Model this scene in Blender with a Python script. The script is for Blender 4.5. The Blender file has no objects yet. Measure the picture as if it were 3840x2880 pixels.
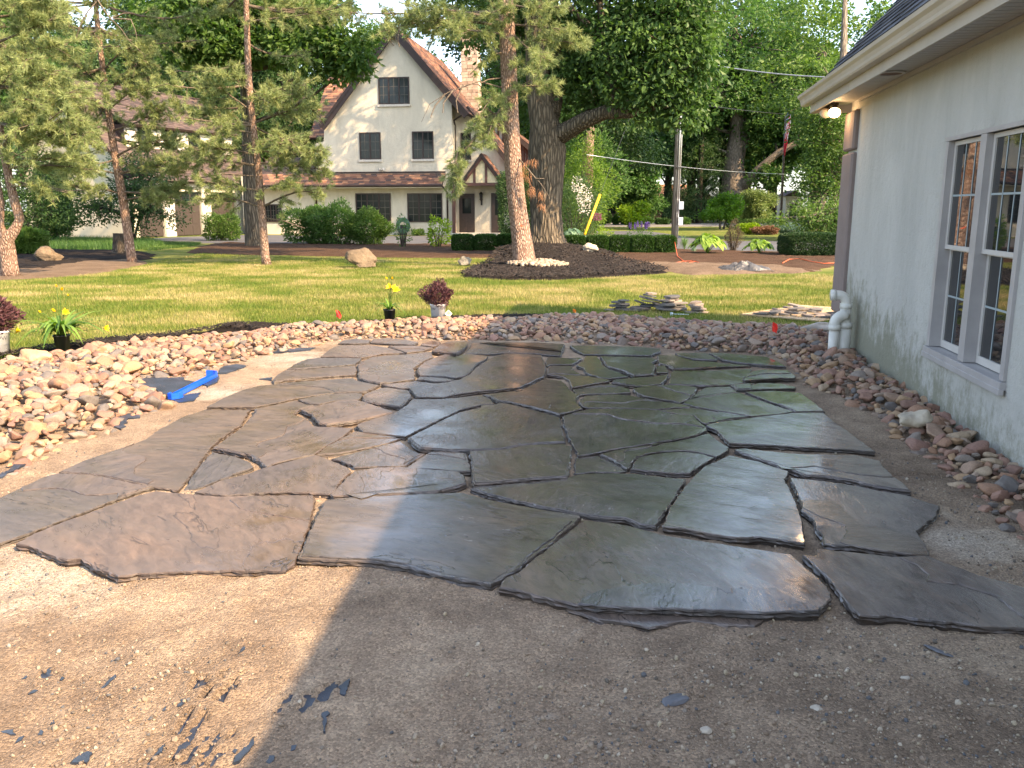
import bpy, bmesh, math, random
import numpy as np
from math import radians, sin, cos, tan, pi, sqrt, atan2
from mathutils import Vector, Matrix, noise as mnoise
random.seed(7); RNG = np.random.default_rng(7)
scene = bpy.context.scene
COL = scene.collection

# ---------------------------------------------------------------- camera, sky, sun
FPX = 3200.0; PITCH = radians(11.65); CH = 1.6
cam_d = bpy.data.cameras.new("camera"); cam = bpy.data.objects.new("camera", cam_d)
COL.objects.link(cam); scene.camera = cam
cam_d.sensor_width = 36.0; cam_d.lens = FPX / 3840.0 * 36.0
cam_d.clip_start = 0.05; cam_d.clip_end = 2000
cam.location = (0, 0, CH); cam.rotation_euler = (radians(90) - PITCH, 0, 0)

SUN_EL = radians(38.0); SUN_AZ = radians(-54.0)     # light travels away from the camera and to the left
world = bpy.data.worlds.new("World"); scene.world = world; world.use_nodes = True
wn = world.node_tree.nodes; wl = world.node_tree.links; wn.clear()
wo = wn.new('ShaderNodeOutputWorld'); wb = wn.new('ShaderNodeBackground'); ws = wn.new('ShaderNodeTexSky')
ws.sky_type = 'NISHITA'; ws.sun_disc = False
ws.sun_elevation = SUN_EL; ws.sun_rotation = radians(180) + SUN_AZ
ws.air_density = 1.0; ws.dust_density = 1.6; ws.ozone_density = 1.2
wb.inputs['Strength'].default_value = 0.15
whs = wn.new('ShaderNodeHueSaturation'); whs.inputs['Saturation'].default_value = 0.72
wl.new(ws.outputs[0], whs.inputs['Color']); wl.new(whs.outputs[0], wb.inputs[0]); wl.new(wb.outputs[0], wo.inputs[0])
sl = bpy.data.lights.new("sun", 'SUN'); sl.energy = 4.0; sl.angle = radians(0.55); sl.color = (1.0, 0.71, 0.42)
so = bpy.data.objects.new("sun", sl); COL.objects.link(so)
sd = Vector((sin(SUN_AZ) * cos(SUN_EL), cos(SUN_AZ) * cos(SUN_EL), -sin(SUN_EL)))
so.rotation_euler = sd.to_track_quat('-Z', 'Y').to_euler(); so.location = (20, -20, 30)
scene.render.engine = 'CYCLES'
scene.view_settings.view_transform = 'Standard'; scene.view_settings.look = 'None'
scene.view_settings.exposure = 1.93; scene.view_settings.gamma = 1.0
scene.cycles.max_bounces = 8; scene.cycles.transparent_max_bounces = 8

# ---------------------------------------------------------------- measuring helpers (photo point -> place)
def ray(u, v):
    a = (u - 1920) / FPX; b = (1440 - v) / FPX
    return Vector((a, cos(PITCH) + b * sin(PITCH), b * cos(PITCH) - sin(PITCH)))
def G(u, v, z=0.0):
    r = ray(u, v); t = (z - CH) / r.z
    return Vector((r.x * t, r.y * t, z))
def P(u, v, Y):
    r = ray(u, v); t = Y / r.y
    return Vector((r.x * t, Y, CH + r.z * t))
class Frame:
    def __init__(s, O, rotz):
        s.O = Vector((O[0], O[1], 0)); s.rz = rotz
        s.X = Vector((cos(rotz), sin(rotz), 0)); s.Y = Vector((-sin(rotz), cos(rotz), 0))
    def uv(s, u, v, ly=0.0):
        r = ray(u, v); c = Vector((0, 0, CH)) - s.O
        t = (ly - c.dot(s.Y)) / r.dot(s.Y); p = c + r * t
        return p.dot(s.X), p.z
    def uvx(s, u, v, lx=0.0):
        r = ray(u, v); c = Vector((0, 0, CH)) - s.O
        t = (lx - c.dot(s.X)) / r.dot(s.X); p = c + r * t
        return p.dot(s.Y), p.z
    def world(s, lx, ly, z=0): return s.O + s.X * lx + s.Y * ly + Vector((0, 0, z))

# ---------------------------------------------------------------- object helpers
def tag(o, label=None, cat=None, group=None, kind=None):
    if label: o['label'] = label
    if cat: o['category'] = cat
    if group: o['group'] = group
    if kind: o['kind'] = kind
    return o
def thing(name, label, cat, loc=(0, 0, 0), rotz=0.0, group=None, kind=None):
    o = bpy.data.objects.new(name, None); COL.objects.link(o); o.empty_display_size = 0.2
    o.location = loc; o.rotation_euler = (0, 0, rotz)
    return tag(o, label, cat, group, kind)
def setpar(o, parent):
    if parent is not None: o.parent = parent
def link_mesh(name, me, mat=None, parent=None, loc=None, rot=None, scale=None):
    o = bpy.data.objects.new(name, me); COL.objects.link(o)
    if mat is not None:
        for m in (mat if isinstance(mat, (list, tuple)) else [mat]): me.materials.append(m)
    setpar(o, parent)
    if loc is not None: o.location = loc
    if rot is not None: o.rotation_euler = rot
    if scale is not None: o.scale = scale
    return o
def np_mesh(name, V, F, tint=None, smooth=False, midx=None):
    V = np.asarray(V, dtype=np.float32); F = np.asarray(F, dtype=np.int32)
    k = F.shape[1]
    me = bpy.data.meshes.new(name)
    me.vertices.add(len(V)); me.vertices.foreach_set('co', V.ravel())
    me.loops.add(F.size); me.loops.foreach_set('vertex_index', F.ravel())
    me.polygons.add(len(F)); me.polygons.foreach_set('loop_start', np.arange(0, F.size, k, dtype=np.int32))
    me.polygons.foreach_set('loop_total', np.full(len(F), k, dtype=np.int32))
    me.polygons.foreach_set('use_smooth', np.full(len(F), bool(smooth)))
    if midx is not None: me.polygons.foreach_set('material_index', np.asarray(midx, dtype=np.int32))
    if tint is not None:
        a = me.attributes.new('tint', 'FLOAT', 'POINT'); a.data.foreach_set('value', np.asarray(tint, dtype=np.float32))
    me.update(calc_edges=True); me.validate()
    return me
class MB:
    def __init__(s): s.v = []; s.f = []; s.m = []; s.cur = 0
    def add(s, vs, fs):
        b = len(s.v); s.v += [tuple(x) for x in vs]
        for f in fs: s.f.append(tuple(b + i for i in f)); s.m.append(s.cur)
        return s
    def box(s, x0, x1, y0, y1, z0, z1):
        if x0 > x1: x0, x1 = x1, x0
        if y0 > y1: y0, y1 = y1, y0
        if z0 > z1: z0, z1 = z1, z0
        return s.add([(x0,y0,z0),(x1,y0,z0),(x1,y1,z0),(x0,y1,z0),(x0,y0,z1),(x1,y0,z1),(x1,y1,z1),(x0,y1,z1)],
            [(3,2,1,0),(4,5,6,7),(0,1,5,4),(1,2,6,5),(2,3,7,6),(3,0,4,7)])
    def prism_xz(s, poly, y0, y1):      # polygon in x,z extruded along y
        n = len(poly)
        a = sum(poly[i][0]*poly[(i+1)%n][1]-poly[(i+1)%n][0]*poly[i][1] for i in range(n))
        if a < 0: poly = poly[::-1]
        vs = [(x, y0, z) for x, z in poly] + [(x, y1, z) for x, z in poly]
        fs = [tuple(range(n)), tuple(range(2*n-1, n-1, -1))] + [((i+1)%n, i, n+i, n+(i+1)%n) for i in range(n)]
        return s.add(vs, fs)
    def prism_yz(s, poly, x0, x1):
        b = len(s.v); s.prism_xz(poly, x0, x1)
        s.v[b:] = [(y, x, z) for x, y, z in s.v[b:]]
        k = sum(1 for _ in s.f)
        return s
    def prism_xy(s, poly, z0, z1):
        n = len(poly)
        a = sum(poly[i][0]*poly[(i+1)%n][1]-poly[(i+1)%n][0]*poly[i][1] for i in range(n))
        if a < 0: poly = poly[::-1]
        vs = [(x, y, z0) for x, y in poly] + [(x, y, z1) for x, y in poly]
        fs = [tuple(range(n-1, -1, -1)), tuple(range(n, 2*n))] + [(i, (i+1)%n, n+(i+1)%n, n+i) for i in range(n)]
        return s.add(vs, fs)
    def slab(s, quad, t, nrm=None):     # thick sheet from 3-d corner points, thickness t along normal (downwards)
        q = [Vector(p) for p in quad]
        n = nrm or (q[1]-q[0]).cross(q[2]-q[0]).normalized()
        if n.z < 0: n = -n
        k = len(q); lo = [p - n*t for p in q]
        return s.add(q + lo, [tuple(range(k)), tuple(range(2*k-1, k-1, -1))] + [((i+1)%k, i, k+i, k+(i+1)%k) for i in range(k)])
    def tube(s, pts, rad, n=8, caps=True, rough=0.0, seed=0, flute=0):
        pts = [Vector(p) for p in pts]; L = len(pts)
        if not hasattr(rad, '__len__'): rad = [rad]*L
        vs = []; fs = []
        prev = None
        for i, p in enumerate(pts):
            t = (pts[min(i+1, L-1)] - pts[max(i-1, 0)]).normalized()
            if prev is None:
                a = Vector((1,0,0)) if abs(t.x) < 0.9 else Vector((0,1,0))
                prev = (a - t*a.dot(t)).normalized()
            else: prev = (prev - t*prev.dot(t)).normalized()
            b = t.cross(prev)
            for k in range(n):
                th = 2*pi*k/n; r = rad[i]
                if rough: r *= 1 + rough*mnoise.noise(Vector((cos(th)*3+seed, sin(th)*3, i*0.35)))
                if flute: r *= 1 + flute*0.5*sin(th*5+seed)+flute*0.4*sin(th*3+i*.2)
                vs.append(p + prev*cos(th)*r + b*sin(th)*r)
        for i in range(L-1):
            for k in range(n):
                fs.append((i*n+k, i*n+(k+1)%n, (i+1)*n+(k+1)%n, (i+1)*n+k))
        if caps:
            fs.append(tuple(range(n-1, -1, -1))); fs.append(tuple((L-1)*n+k for k in range(n)))
        return s.add(vs, fs)
    def lathe(s, prof, n=16, c=(0,0,0)):
        vs = []; fs = []
        for r, z in prof:
            for k in range(n): vs.append((c[0]+r*cos(2*pi*k/n), c[1]+r*sin(2*pi*k/n), c[2]+z))
        for i in range(len(prof)-1):
            for k in range(n): fs.append((i*n+k, i*n+(k+1)%n, (i+1)*n+(k+1)%n, (i+1)*n+k))
        fs.append(tuple(range(n-1,-1,-1))); fs.append(tuple((len(prof)-1)*n+k for k in range(n)))
        return s.add(vs, fs)
    def mesh(s, name, smooth=False, fix=True):
        me = bpy.data.meshes.new(name); me.from_pydata(s.v, [], s.f)
        me.polygons.foreach_set('material_index', s.m)
        if fix:
            bm = bmesh.new(); bm.from_mesh(me); bmesh.ops.recalc_face_normals(bm, faces=bm.faces); bm.to_mesh(me); bm.free()
        me.polygons.foreach_set('use_smooth', [smooth]*len(me.polygons))
        me.update(); return me
    def build(s, name, mat, parent=None, smooth=False, **k):
        return link_mesh(name, s.mesh(name, smooth), mat, parent, **k)
def merge(tv, tf, R, T, tints):
    """copies of a template (tv,tf) with matrices R (k,3,3), offsets T (k,3)"""
    k = len(T); n = len(tv)
    V = np.einsum('kij,nj->kni', R, tv) + T[:, None, :]
    F = tf[None] + (np.arange(k) * n)[:, None, None]
    return V.reshape(-1, 3), F.reshape(-1, tf.shape[1]), np.repeat(tints, n)
def rand_rot(k, rng=RNG):
    q = rng.normal(size=(k, 4)); q /= np.linalg.norm(q, axis=1)[:, None]
    w, x, y, z = q.T
    return np.stack([1-2*(y*y+z*z), 2*(x*y-z*w), 2*(x*z+y*w), 2*(x*y+z*w), 1-2*(x*x+z*z), 2*(y*z-x*w),
                     2*(x*z-y*w), 2*(y*z+x*w), 1-2*(x*x+y*y)], axis=1).reshape(-1, 3, 3)
def vnoise(x, y, seed=0):
    x = np.asarray(x, float); y = np.asarray(y, float)
    xi = np.floor(x).astype(np.int64); yi = np.floor(y).astype(np.int64); fx = x-xi; fy = y-yi
    def h(a, b):
        n = (a*374761393 + b*668265263 + seed*1442695041) & 0xffffffff
        n = ((n ^ (n >> 13))*1274126177) & 0xffffffff
        return ((n ^ (n >> 16)) & 0xffff)/65535.0
    fx = fx*fx*(3-2*fx); fy = fy*fy*(3-2*fy)
    return (h(xi,yi)*(1-fx)+h(xi+1,yi)*fx)*(1-fy)+(h(xi,yi+1)*(1-fx)+h(xi+1,yi+1)*fx)*fy
def fbm(x, y, o=4, seed=0):
    r = 0; a = 1; t = 0
    for i in range(o): r = r+a*vnoise(x*2**i, y*2**i, seed+i*17); t += a; a *= .5
    return r/t
def in_poly(px, py, poly):
    c = np.zeros(len(px), bool); n = len(poly); j = n-1
    for i in range(n):
        xi, yi = poly[i][0], poly[i][1]; xj, yj = poly[j][0], poly[j][1]
        if yi != yj:
            m = ((yi > py) != (yj > py)) & (px < (xj-xi)*(py-yi)/(yj-yi)+xi)
            c ^= m
        j = i
    return c
def poly_dist(px, py, poly):
    d = np.full(len(px), 1e9); n = len(poly)
    for i in range(n):
        ax, ay = poly[i][0], poly[i][1]; bx, by = poly[(i+1)%n][0], poly[(i+1)%n][1]
        vx, vy = bx-ax, by-ay; L = vx*vx+vy*vy+1e-12
        t = np.clip(((px-ax)*vx+(py-ay)*vy)/L, 0, 1)
        d = np.minimum(d, np.hypot(px-ax-t*vx, py-ay-t*vy))
    return d

# ---------------------------------------------------------------- materials
MATS = {}
class NT:
    def __init__(s, name):
        s.mat = bpy.data.materials.new(name); s.mat.use_nodes = True
        s.t = s.mat.node_tree; s.n = s.t.nodes; s.l = s.t.links
        s.b = s.n['Principled BSDF']; s.out = s.n['Material Output']
        s.co = None
    def new(s, typ, **kw):
        n = s.n.new(typ)
        for k, v in kw.items(): setattr(n, k, v)
        return n
    def coord(s, scale=(1,1,1), rot=(0,0,0), space='Object'):
        tc = s.new('ShaderNodeTexCoord'); mp = s.new('ShaderNodeMapping')
        mp.inputs['Scale'].default_value = scale; mp.inputs['Rotation'].default_value = rot
        s.l.new(tc.outputs[space], mp.inputs[0]); return mp.outputs[0]
    def world(s, scale=(1,1,1), rot=(0,0,0)):
        g = s.new('ShaderNodeNewGeometry'); mp = s.new('ShaderNodeMapping')
        mp.inputs['Scale'].default_value = scale; mp.inputs['Rotation'].default_value = rot
        s.l.new(g.outputs['Position'], mp.inputs[0]); return mp.outputs[0]
    def noise(s, co, scale=5, detail=4, rough=0.55, dist=0.0):
        n = s.new('ShaderNodeTexNoise'); s.l.new(co, n.inputs['Vector'])
        n.inputs['Scale'].default_value = scale; n.inputs['Detail'].default_value = detail
        n.inputs['Roughness'].default_value = rough; n.inputs['Distortion'].default_value = dist
        return n.outputs['Fac']
    def voro(s, co, scale=5, feature='F1', out='Distance'):
        n = s.new('ShaderNodeTexVoronoi', feature=feature); s.l.new(co, n.inputs['Vector'])
        n.inputs['Scale'].default_value = scale; return n.outputs[out]
    def ramp(s, fac, stops, interp='LINEAR'):
        r = s.new('ShaderNodeValToRGB'); s.l.new(fac, r.inputs[0]); cr = r.color_ramp; cr.interpolation = interp
        while len(cr.elements) < len(stops): cr.elements.new(0.5)
        for e, (p, c) in zip(cr.elements, stops):
            e.position = p
            e.color = (c, c, c, 1) if not hasattr(c, '__len__') else (*c, 1)
        return r.outputs[0]
    def mix(s, fac, a, b, mode='MIX'):
        m = s.new('ShaderNodeMix', data_type='RGBA', blend_type=mode)
        for i, x in ((0, fac), (6, a), (7, b)):
            sock = m.inputs[i]
            if isinstance(x, bpy.types.NodeSocket): s.l.new(x, sock)
            elif hasattr(x, '__len__'): sock.default_value = (*x, 1)
            else: sock.default_value = x if i == 0 else (x, x, x, 1)
        return m.outputs[2]
    def math(s, op, a, b=None, c=None):
        m = s.new('ShaderNodeMath', operation=op)
        for i, x in enumerate((a, b, c)):
            if x is None: continue
            if isinstance(x, bpy.types.NodeSocket): s.l.new(x, m.inputs[i])
            else: m.inputs[i].default_value = x
        return m.outputs[0]
    def bump(s, h, strength=0.5, dist=0.01, normal=None):
        b = s.new('ShaderNodeBump'); s.l.new(h, b.inputs['Height'])
        b.inputs['Strength'].default_value = strength; b.inputs['Distance'].default_value = dist
        if normal is not None: s.l.new(normal, b.inputs['Normal'])
        return b.outputs[0]
    def attr(s, name='tint'):
        a = s.new('ShaderNodeAttribute'); a.attribute_name = name; return a.outputs['Fac']
    def objrand(s): return s.new('ShaderNodeObjectInfo').outputs['Random']
    def island(s): return s.new('ShaderNodeNewGeometry').outputs['Random Per Island']
    def set(s, color=None, rough=None, normal=None, metal=None, spec=None, emis=None, estr=None, trans=None, alpha=None):
        for nm, x in (('Base Color', color), ('Roughness', rough), ('Normal', normal), ('Metallic', metal), ('Specular IOR Level', spec),
                      ('Emission Color', emis), ('Emission Strength', estr), ('Transmission Weight', trans), ('Alpha', alpha)):
            if x is None: continue
            sk = s.b.inputs[nm]
            if isinstance(x, bpy.types.NodeSocket): s.l.new(x, sk)
            elif hasattr(x, '__len__') and len(x) == 3: sk.default_value = (*x, 1)
            else: sk.default_value = x
        return s.mat

def m_simple(name, col, rough=0.6, var=0.15, nscale=8, bump=0.0, bdist=0.004, metal=0.0, spec=0.5, bscale=60):
    t = NT(name); co = t.coord()
    n = t.noise(co, nscale, 5)
    lo = tuple(c*(1-var) for c in col); hi = tuple(min(1, c*(1+var)) for c in col)
    c = t.ramp(n, [(0.3, lo), (0.7, hi)])
    nm = t.bump(t.noise(co, bscale, 4), bump, bdist) if bump else None
    return t.set(c, rough, nm, metal, spec)

def m_leaf(name, dark, light, trans=0.4, rough=0.5, spec=0.3):
    t = NT(name); a = t.attr(); r = t.math('FRACT', t.math('ADD', a, t.math('MULTIPLY', t.objrand(), 0.13)))
    c = t.ramp(t.math('ADD', t.math('MULTIPLY', a, 0.9), t.math('MULTIPLY', t.objrand(), 0.1)), [(0.0, dark), (1.0, light)])
    t.set(c, rough, spec=spec)
    tr = t.new('ShaderNodeBsdfTranslucent'); hs = t.new('ShaderNodeHueSaturation')
    hs.inputs['Saturation'].default_value = 1.15; hs.inputs['Value'].default_value = 1.5; t.l.new(c, hs.inputs['Color'])
    t.l.new(hs.outputs[0], tr.inputs[0])
    ms = t.new('ShaderNodeMixShader'); ms.inputs[0].default_value = trans
    t.l.new(t.b.outputs[0], ms.inputs[1]); t.l.new(tr.outputs[0], ms.inputs[2]); t.l.new(ms.outputs[0], t.out.inputs[0])
    return t.mat

def m_bark(name, dark, light, scale=1.0, stretch=0.18, bump=1.0, dist=0.03):
    t = NT(name); co = t.world((1, 1, stretch))
    n1 = t.noise(co, 9*scale, 6, 0.65, 0.4); v = t.voro(co, 11*scale, 'DISTANCE_TO_EDGE'); n2 = t.noise(t.world(), 1.3*scale, 3)
    h = t.math('MULTIPLY', t.math('MINIMUM', t.math('MULTIPLY', v, 3.0), 1.0), n1)
    c = t.ramp(h, [(0.05, dark), (0.45, light)])
    c = t.mix(t.ramp(n2, [(0.35, 0.0), (0.7, 0.35)]), c, tuple(0.6*x for x in light))
    return t.set(c, 0.9, t.bump(h, bump, dist), spec=0.15)

def m_stone_block(name, cols, scale=6, rough=0.75, bump=0.5, bdist=0.01, wet=0.0):
    """one stone each: hue from island and object randomness, mottled"""
    t = NT(name)
    r = t.math('FRACT', t.math('ADD', t.island(), t.math('MULTIPLY', t.objrand(), 7.31)))
    k = len(cols)
    base = t.ramp(r, [(i/(k-1) if k > 1 else 0, c) for i, c in enumerate(cols)], 'CONSTANT' if k > 4 else 'LINEAR')
    co = t.coord(); n = t.noise(co, scale, 5, 0.6); n2 = t.noise(co, scale*6, 3)
    c = t.mix(0.75, base, t.ramp(n, [(0.3, (0.62, 0.60, 0.58)), (0.7, (1.12, 1.1, 1.06))]), 'MULTIPLY')
    nm = t.bump(t.math('ADD', n, t.math('MULTIPLY', n2, 0.35)), bump, bdist)
    return t.set(c, rough, nm, spec=0.35)
# ================================================================= SETTING: ground
def m_lawn():
    t = NT('lawn_material'); co = t.world()
    big = t.noise(co, 0.35, 4, 0.6); mid = t.noise(t.world((1, 1.3, 1)), 0.9, 6, 0.7); fine = t.noise(co, 40, 4, 0.7)
    c = t.ramp(mid, [(0.32, (0.08, 0.12, 0.018)), (0.5, (0.15, 0.17, 0.038)), (0.66, (0.28, 0.235, 0.10))])
    c = t.mix(t.ramp(big, [(0.4, 0.0), (0.62, 0.7)]), c, (0.085, 0.13, 0.022))
    c = t.mix(0.8, c, t.ramp(fine, [(0.25, 0.55), (0.75, 1.3)]), 'MULTIPLY')
    return t.set(c, 0.85, t.bump(fine, 0.8, 0.03), spec=0.1)
M_LAWN = m_lawn()
def m_dirt():
    t = NT('gravelly_soil'); co = t.world()
    big = t.noise(co, 0.75, 5, 0.6, 0.6); mid = t.noise(co, 4.5, 6, 0.65); fine = t.noise(co, 110, 5, 0.8)
    v = t.voro(co, 130, 'F1', 'Color'); vd = t.voro(co, 130)
    c = t.ramp(t.math('ADD', t.math('MULTIPLY', big, 0.55), t.math('MULTIPLY', mid, 0.45)),
               [(0.34, (0.150, 0.110, 0.078)), (0.5, (0.265, 0.200, 0.142)), (0.66, (0.40, 0.315, 0.225))])
    peb = t.ramp(t.math('MULTIPLY', v, 1.0), [(0.1, (0.45, 0.42, 0.4)), (0.5, (0.95, 0.95, 0.95)), (0.92, (1.9, 1.85, 1.75))])
    c = t.mix(t.ramp(fine, [(0.4, 0.25), (0.6, 0.75)]), c, t.mix(1.0, c, peb, 'MULTIPLY'))
    c = t.mix(t.ramp(t.noise(co, 1.7, 6, 0.7, 1.5), [(0.66, 0.0), (0.76, 0.7)]), c, (0.52, 0.47, 0.40))
    for (pu, pv), rad in (((3610, 2035), .42), ((90, 2170), .75), ((820, 1480), .5), ((1120, 1350), .7)):      # spilled pale stone dust
        q = G(pu, pv); vm = t.new('ShaderNodeVectorMath', operation='DISTANCE'); t.l.new(co, vm.inputs[0]); vm.inputs[1].default_value = q
        k = t.math('ADD', t.math('SUBTRACT', 1.0, t.math('DIVIDE', vm.outputs['Value'], rad)), t.math('MULTIPLY', t.math('SUBTRACT', mid, 0.5), 1.6))
        c = t.mix(t.ramp(k, [(0.2, 0.0), (0.9, 0.65)]), c, t.mix(1.0, (0.47, 0.42, 0.35), t.ramp(v, [(0.1, .6), (.9, 1.3)]), 'MULTIPLY'))
    h = t.math('ADD', t.math('MULTIPLY', fine, 1.2), t.math('SUBTRACT', mid, t.math('MULTIPLY', vd, 0.9)))
    return t.set(c, 0.93, t.bump(h, 1.0, 0.007), spec=0.2)
M_DIRT = m_dirt()
def m_mulch(name, d, l):
    t = NT(name); co = t.world((1, 1, 1)); n = t.noise(co, 30, 6, 0.8, 1.2); b = t.noise(co, 1.5, 3)
    c = t.ramp(n, [(0.35, d), (0.62, l)]); c = t.mix(t.ramp(b, [(0.4, 0.0), (0.7, 0.35)]), c, tuple(x*1.6 for x in l))
    return t.set(c, 0.95, t.bump(n, 1.0, 0.05), spec=0.12)
M_MULCH = m_mulch('black_mulch', (0.006, 0.005, 0.005), (0.035, 0.028, 0.024))
M_BROWN = m_mulch('brown_mulch', (0.028, 0.016, 0.010), (0.105, 0.064, 0.042))
M_BARE = m_mulch('bare_soil', (0.085, 0.060, 0.042), (0.215, 0.158, 0.112))
def m_asphalt():
    t = NT('asphalt'); co = t.world(); n = t.noise(co, 60, 4, 0.8); b = t.noise(co, 0.5, 4)
    c = t.ramp(n, [(0.3, (0.055, 0.058, 0.066)), (0.7, (0.11, 0.112, 0.122))])
    c = t.mix(t.ramp(b, [(0.4, 0.0), (0.7, 0.4)]), c, (0.14, 0.14, 0.145))
    return t.set(c, 0.85, t.bump(n, 0.4, 0.01), spec=0.3)
M_ASPH = m_asphalt()

g = MB(); N = 24; R = 450
g.add([(R*cos(2*pi*i/N), R*sin(2*pi*i/N) + 60, -0.012) for i in range(N)], [tuple(range(N))])
tag(g.build('lawn_ground', M_LAWN), kind='structure')

def ncap(poly, ds):                       # resample closed polygon (world xy)
    out = []
    n = len(poly)
    for i in range(n):
        a = Vector(poly[i][:2]); b = Vector(poly[(i+1) % n][:2]); k = max(1, int((b-a).length/ds))
        for j in range(k): out.append(a + (b-a)*(j/k))
    return out
def mound(name, poly, height, mat, edge=0.5, res=0.12, rough=0.02, seed=0, hfun=None, smooth=True, z0=0.006, wob=0.0):
    """height field over a polygon: rises from the ground at its rim"""
    px = [p[0] for p in poly]; py = [p[1] for p in poly]
    xs = np.arange(min(px)-res, max(px)+res*2, res); ys = np.arange(min(py)-res, max(py)+res*2, res)
    X, Y = np.meshgrid(xs, ys); x = X.ravel(); y = Y.ravel()
    if wob: 
        xq = x+wob*(fbm(x*2.2, y*2.2, 3, seed+5)-.5)*2; yq = y+wob*(fbm(x*2.2, y*2.2, 3, seed+9)-.5)*2
    else: xq, yq = x, y
    ins = in_poly(xq, yq, poly); d = poly_dist(xq, yq, poly); d = np.where(ins, d, -d)
    e = np.clip(d/edge, 0, 1); e = e*e*(3-2*e)
    z = z0 + height*e + rough*(fbm(x*5, y*5, 4, seed)-0.4)*2*np.clip(d/(res*2), 0, 1)
    if hfun is not None: z = z + hfun(x, y)*e
    z = np.where(d < 0, np.maximum(-0.06, d*0.6), z)
    nx, ny = len(xs), len(ys); idx = np.arange(nx*ny).reshape(ny, nx)
    q = np.stack([idx[:-1,:-1], idx[:-1,1:], idx[1:,1:], idx[1:,:-1]], -1).reshape(-1, 4)
    keep = (d[q] > -res*1.6).any(1)
    q = q[keep]; used, inv = np.unique(q, return_inverse=True)
    V = np.stack([x, y, z], 1)[used]
    o = link_mesh(name, np_mesh(name, V, inv.reshape(-1, 4), smooth=smooth), mat)
    return tag(o, kind='structure')
def Gp(pts, z=0.0): return [tuple(G(u, v, z)[:2]) for u, v in pts]

def soil_h(x, y):
    h = 0.020*(fbm(x*1.3, y*1.3, 3, 3)-.5) + 0.024*(fbm(x*6, y*6, 3, 11)-.5) + 0.012*(fbm(x*24, y*24, 3, 21)-.5)
    return h + 0.008 + 0.022*np.abs(fbm(x*2.6+3, y*2.6, 3, 61)-.5) + 0.001
# bare gravelly soil round the patio
outer = [(0,1354),(114,1335),(209,1326),(316,1304),(405,1291),(525,1278),(620,1269),(760,1259),(873,1250),(949,1237),(1044,1226),(1127,1219),
         (1271,1213),(1400,1207),(1479,1203),(1565,1198),(1700,1194),(1900,1193),(2063,1185),(2204,1180),(2334,1184),(2442,1194),(2605,1204),(2768,1214),(2930,1222),(3108,1232)]
OUT = Gp(outer, 0.05)
soil_poly = [(-10, -3.0), (-10, 5.2)] + OUT + [(3.9, 11.2), (3.9, -3.0)]
def grid_field(name, poly, res, hfun, mat, z0=0.004):
    px = [p[0] for p in poly]; py = [p[1] for p in poly]
    xs = np.arange(min(px), max(px)+res, res); ys = np.arange(min(py), max(py)+res, res)
    X, Y = np.meshgrid(xs, ys); x = X.ravel(); y = Y.ravel()
    ins = in_poly(x, y, poly); z = np.where(ins, z0+hfun(x, y), -0.05)
    nx, ny = len(xs), len(ys); idx = np.arange(nx*ny).reshape(ny, nx)
    q = np.stack([idx[:-1,:-1], idx[:-1,1:], idx[1:,1:], idx[1:,:-1]], -1).reshape(-1, 4)
    q = q[ins[q].any(1)]; used, inv = np.unique(q, return_inverse=True)
    o = link_mesh(name, np_mesh(name, np.stack([x,y,z],1)[used], inv.reshape(-1,4), smooth=True), mat)
    return tag(o, kind='structure')
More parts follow.
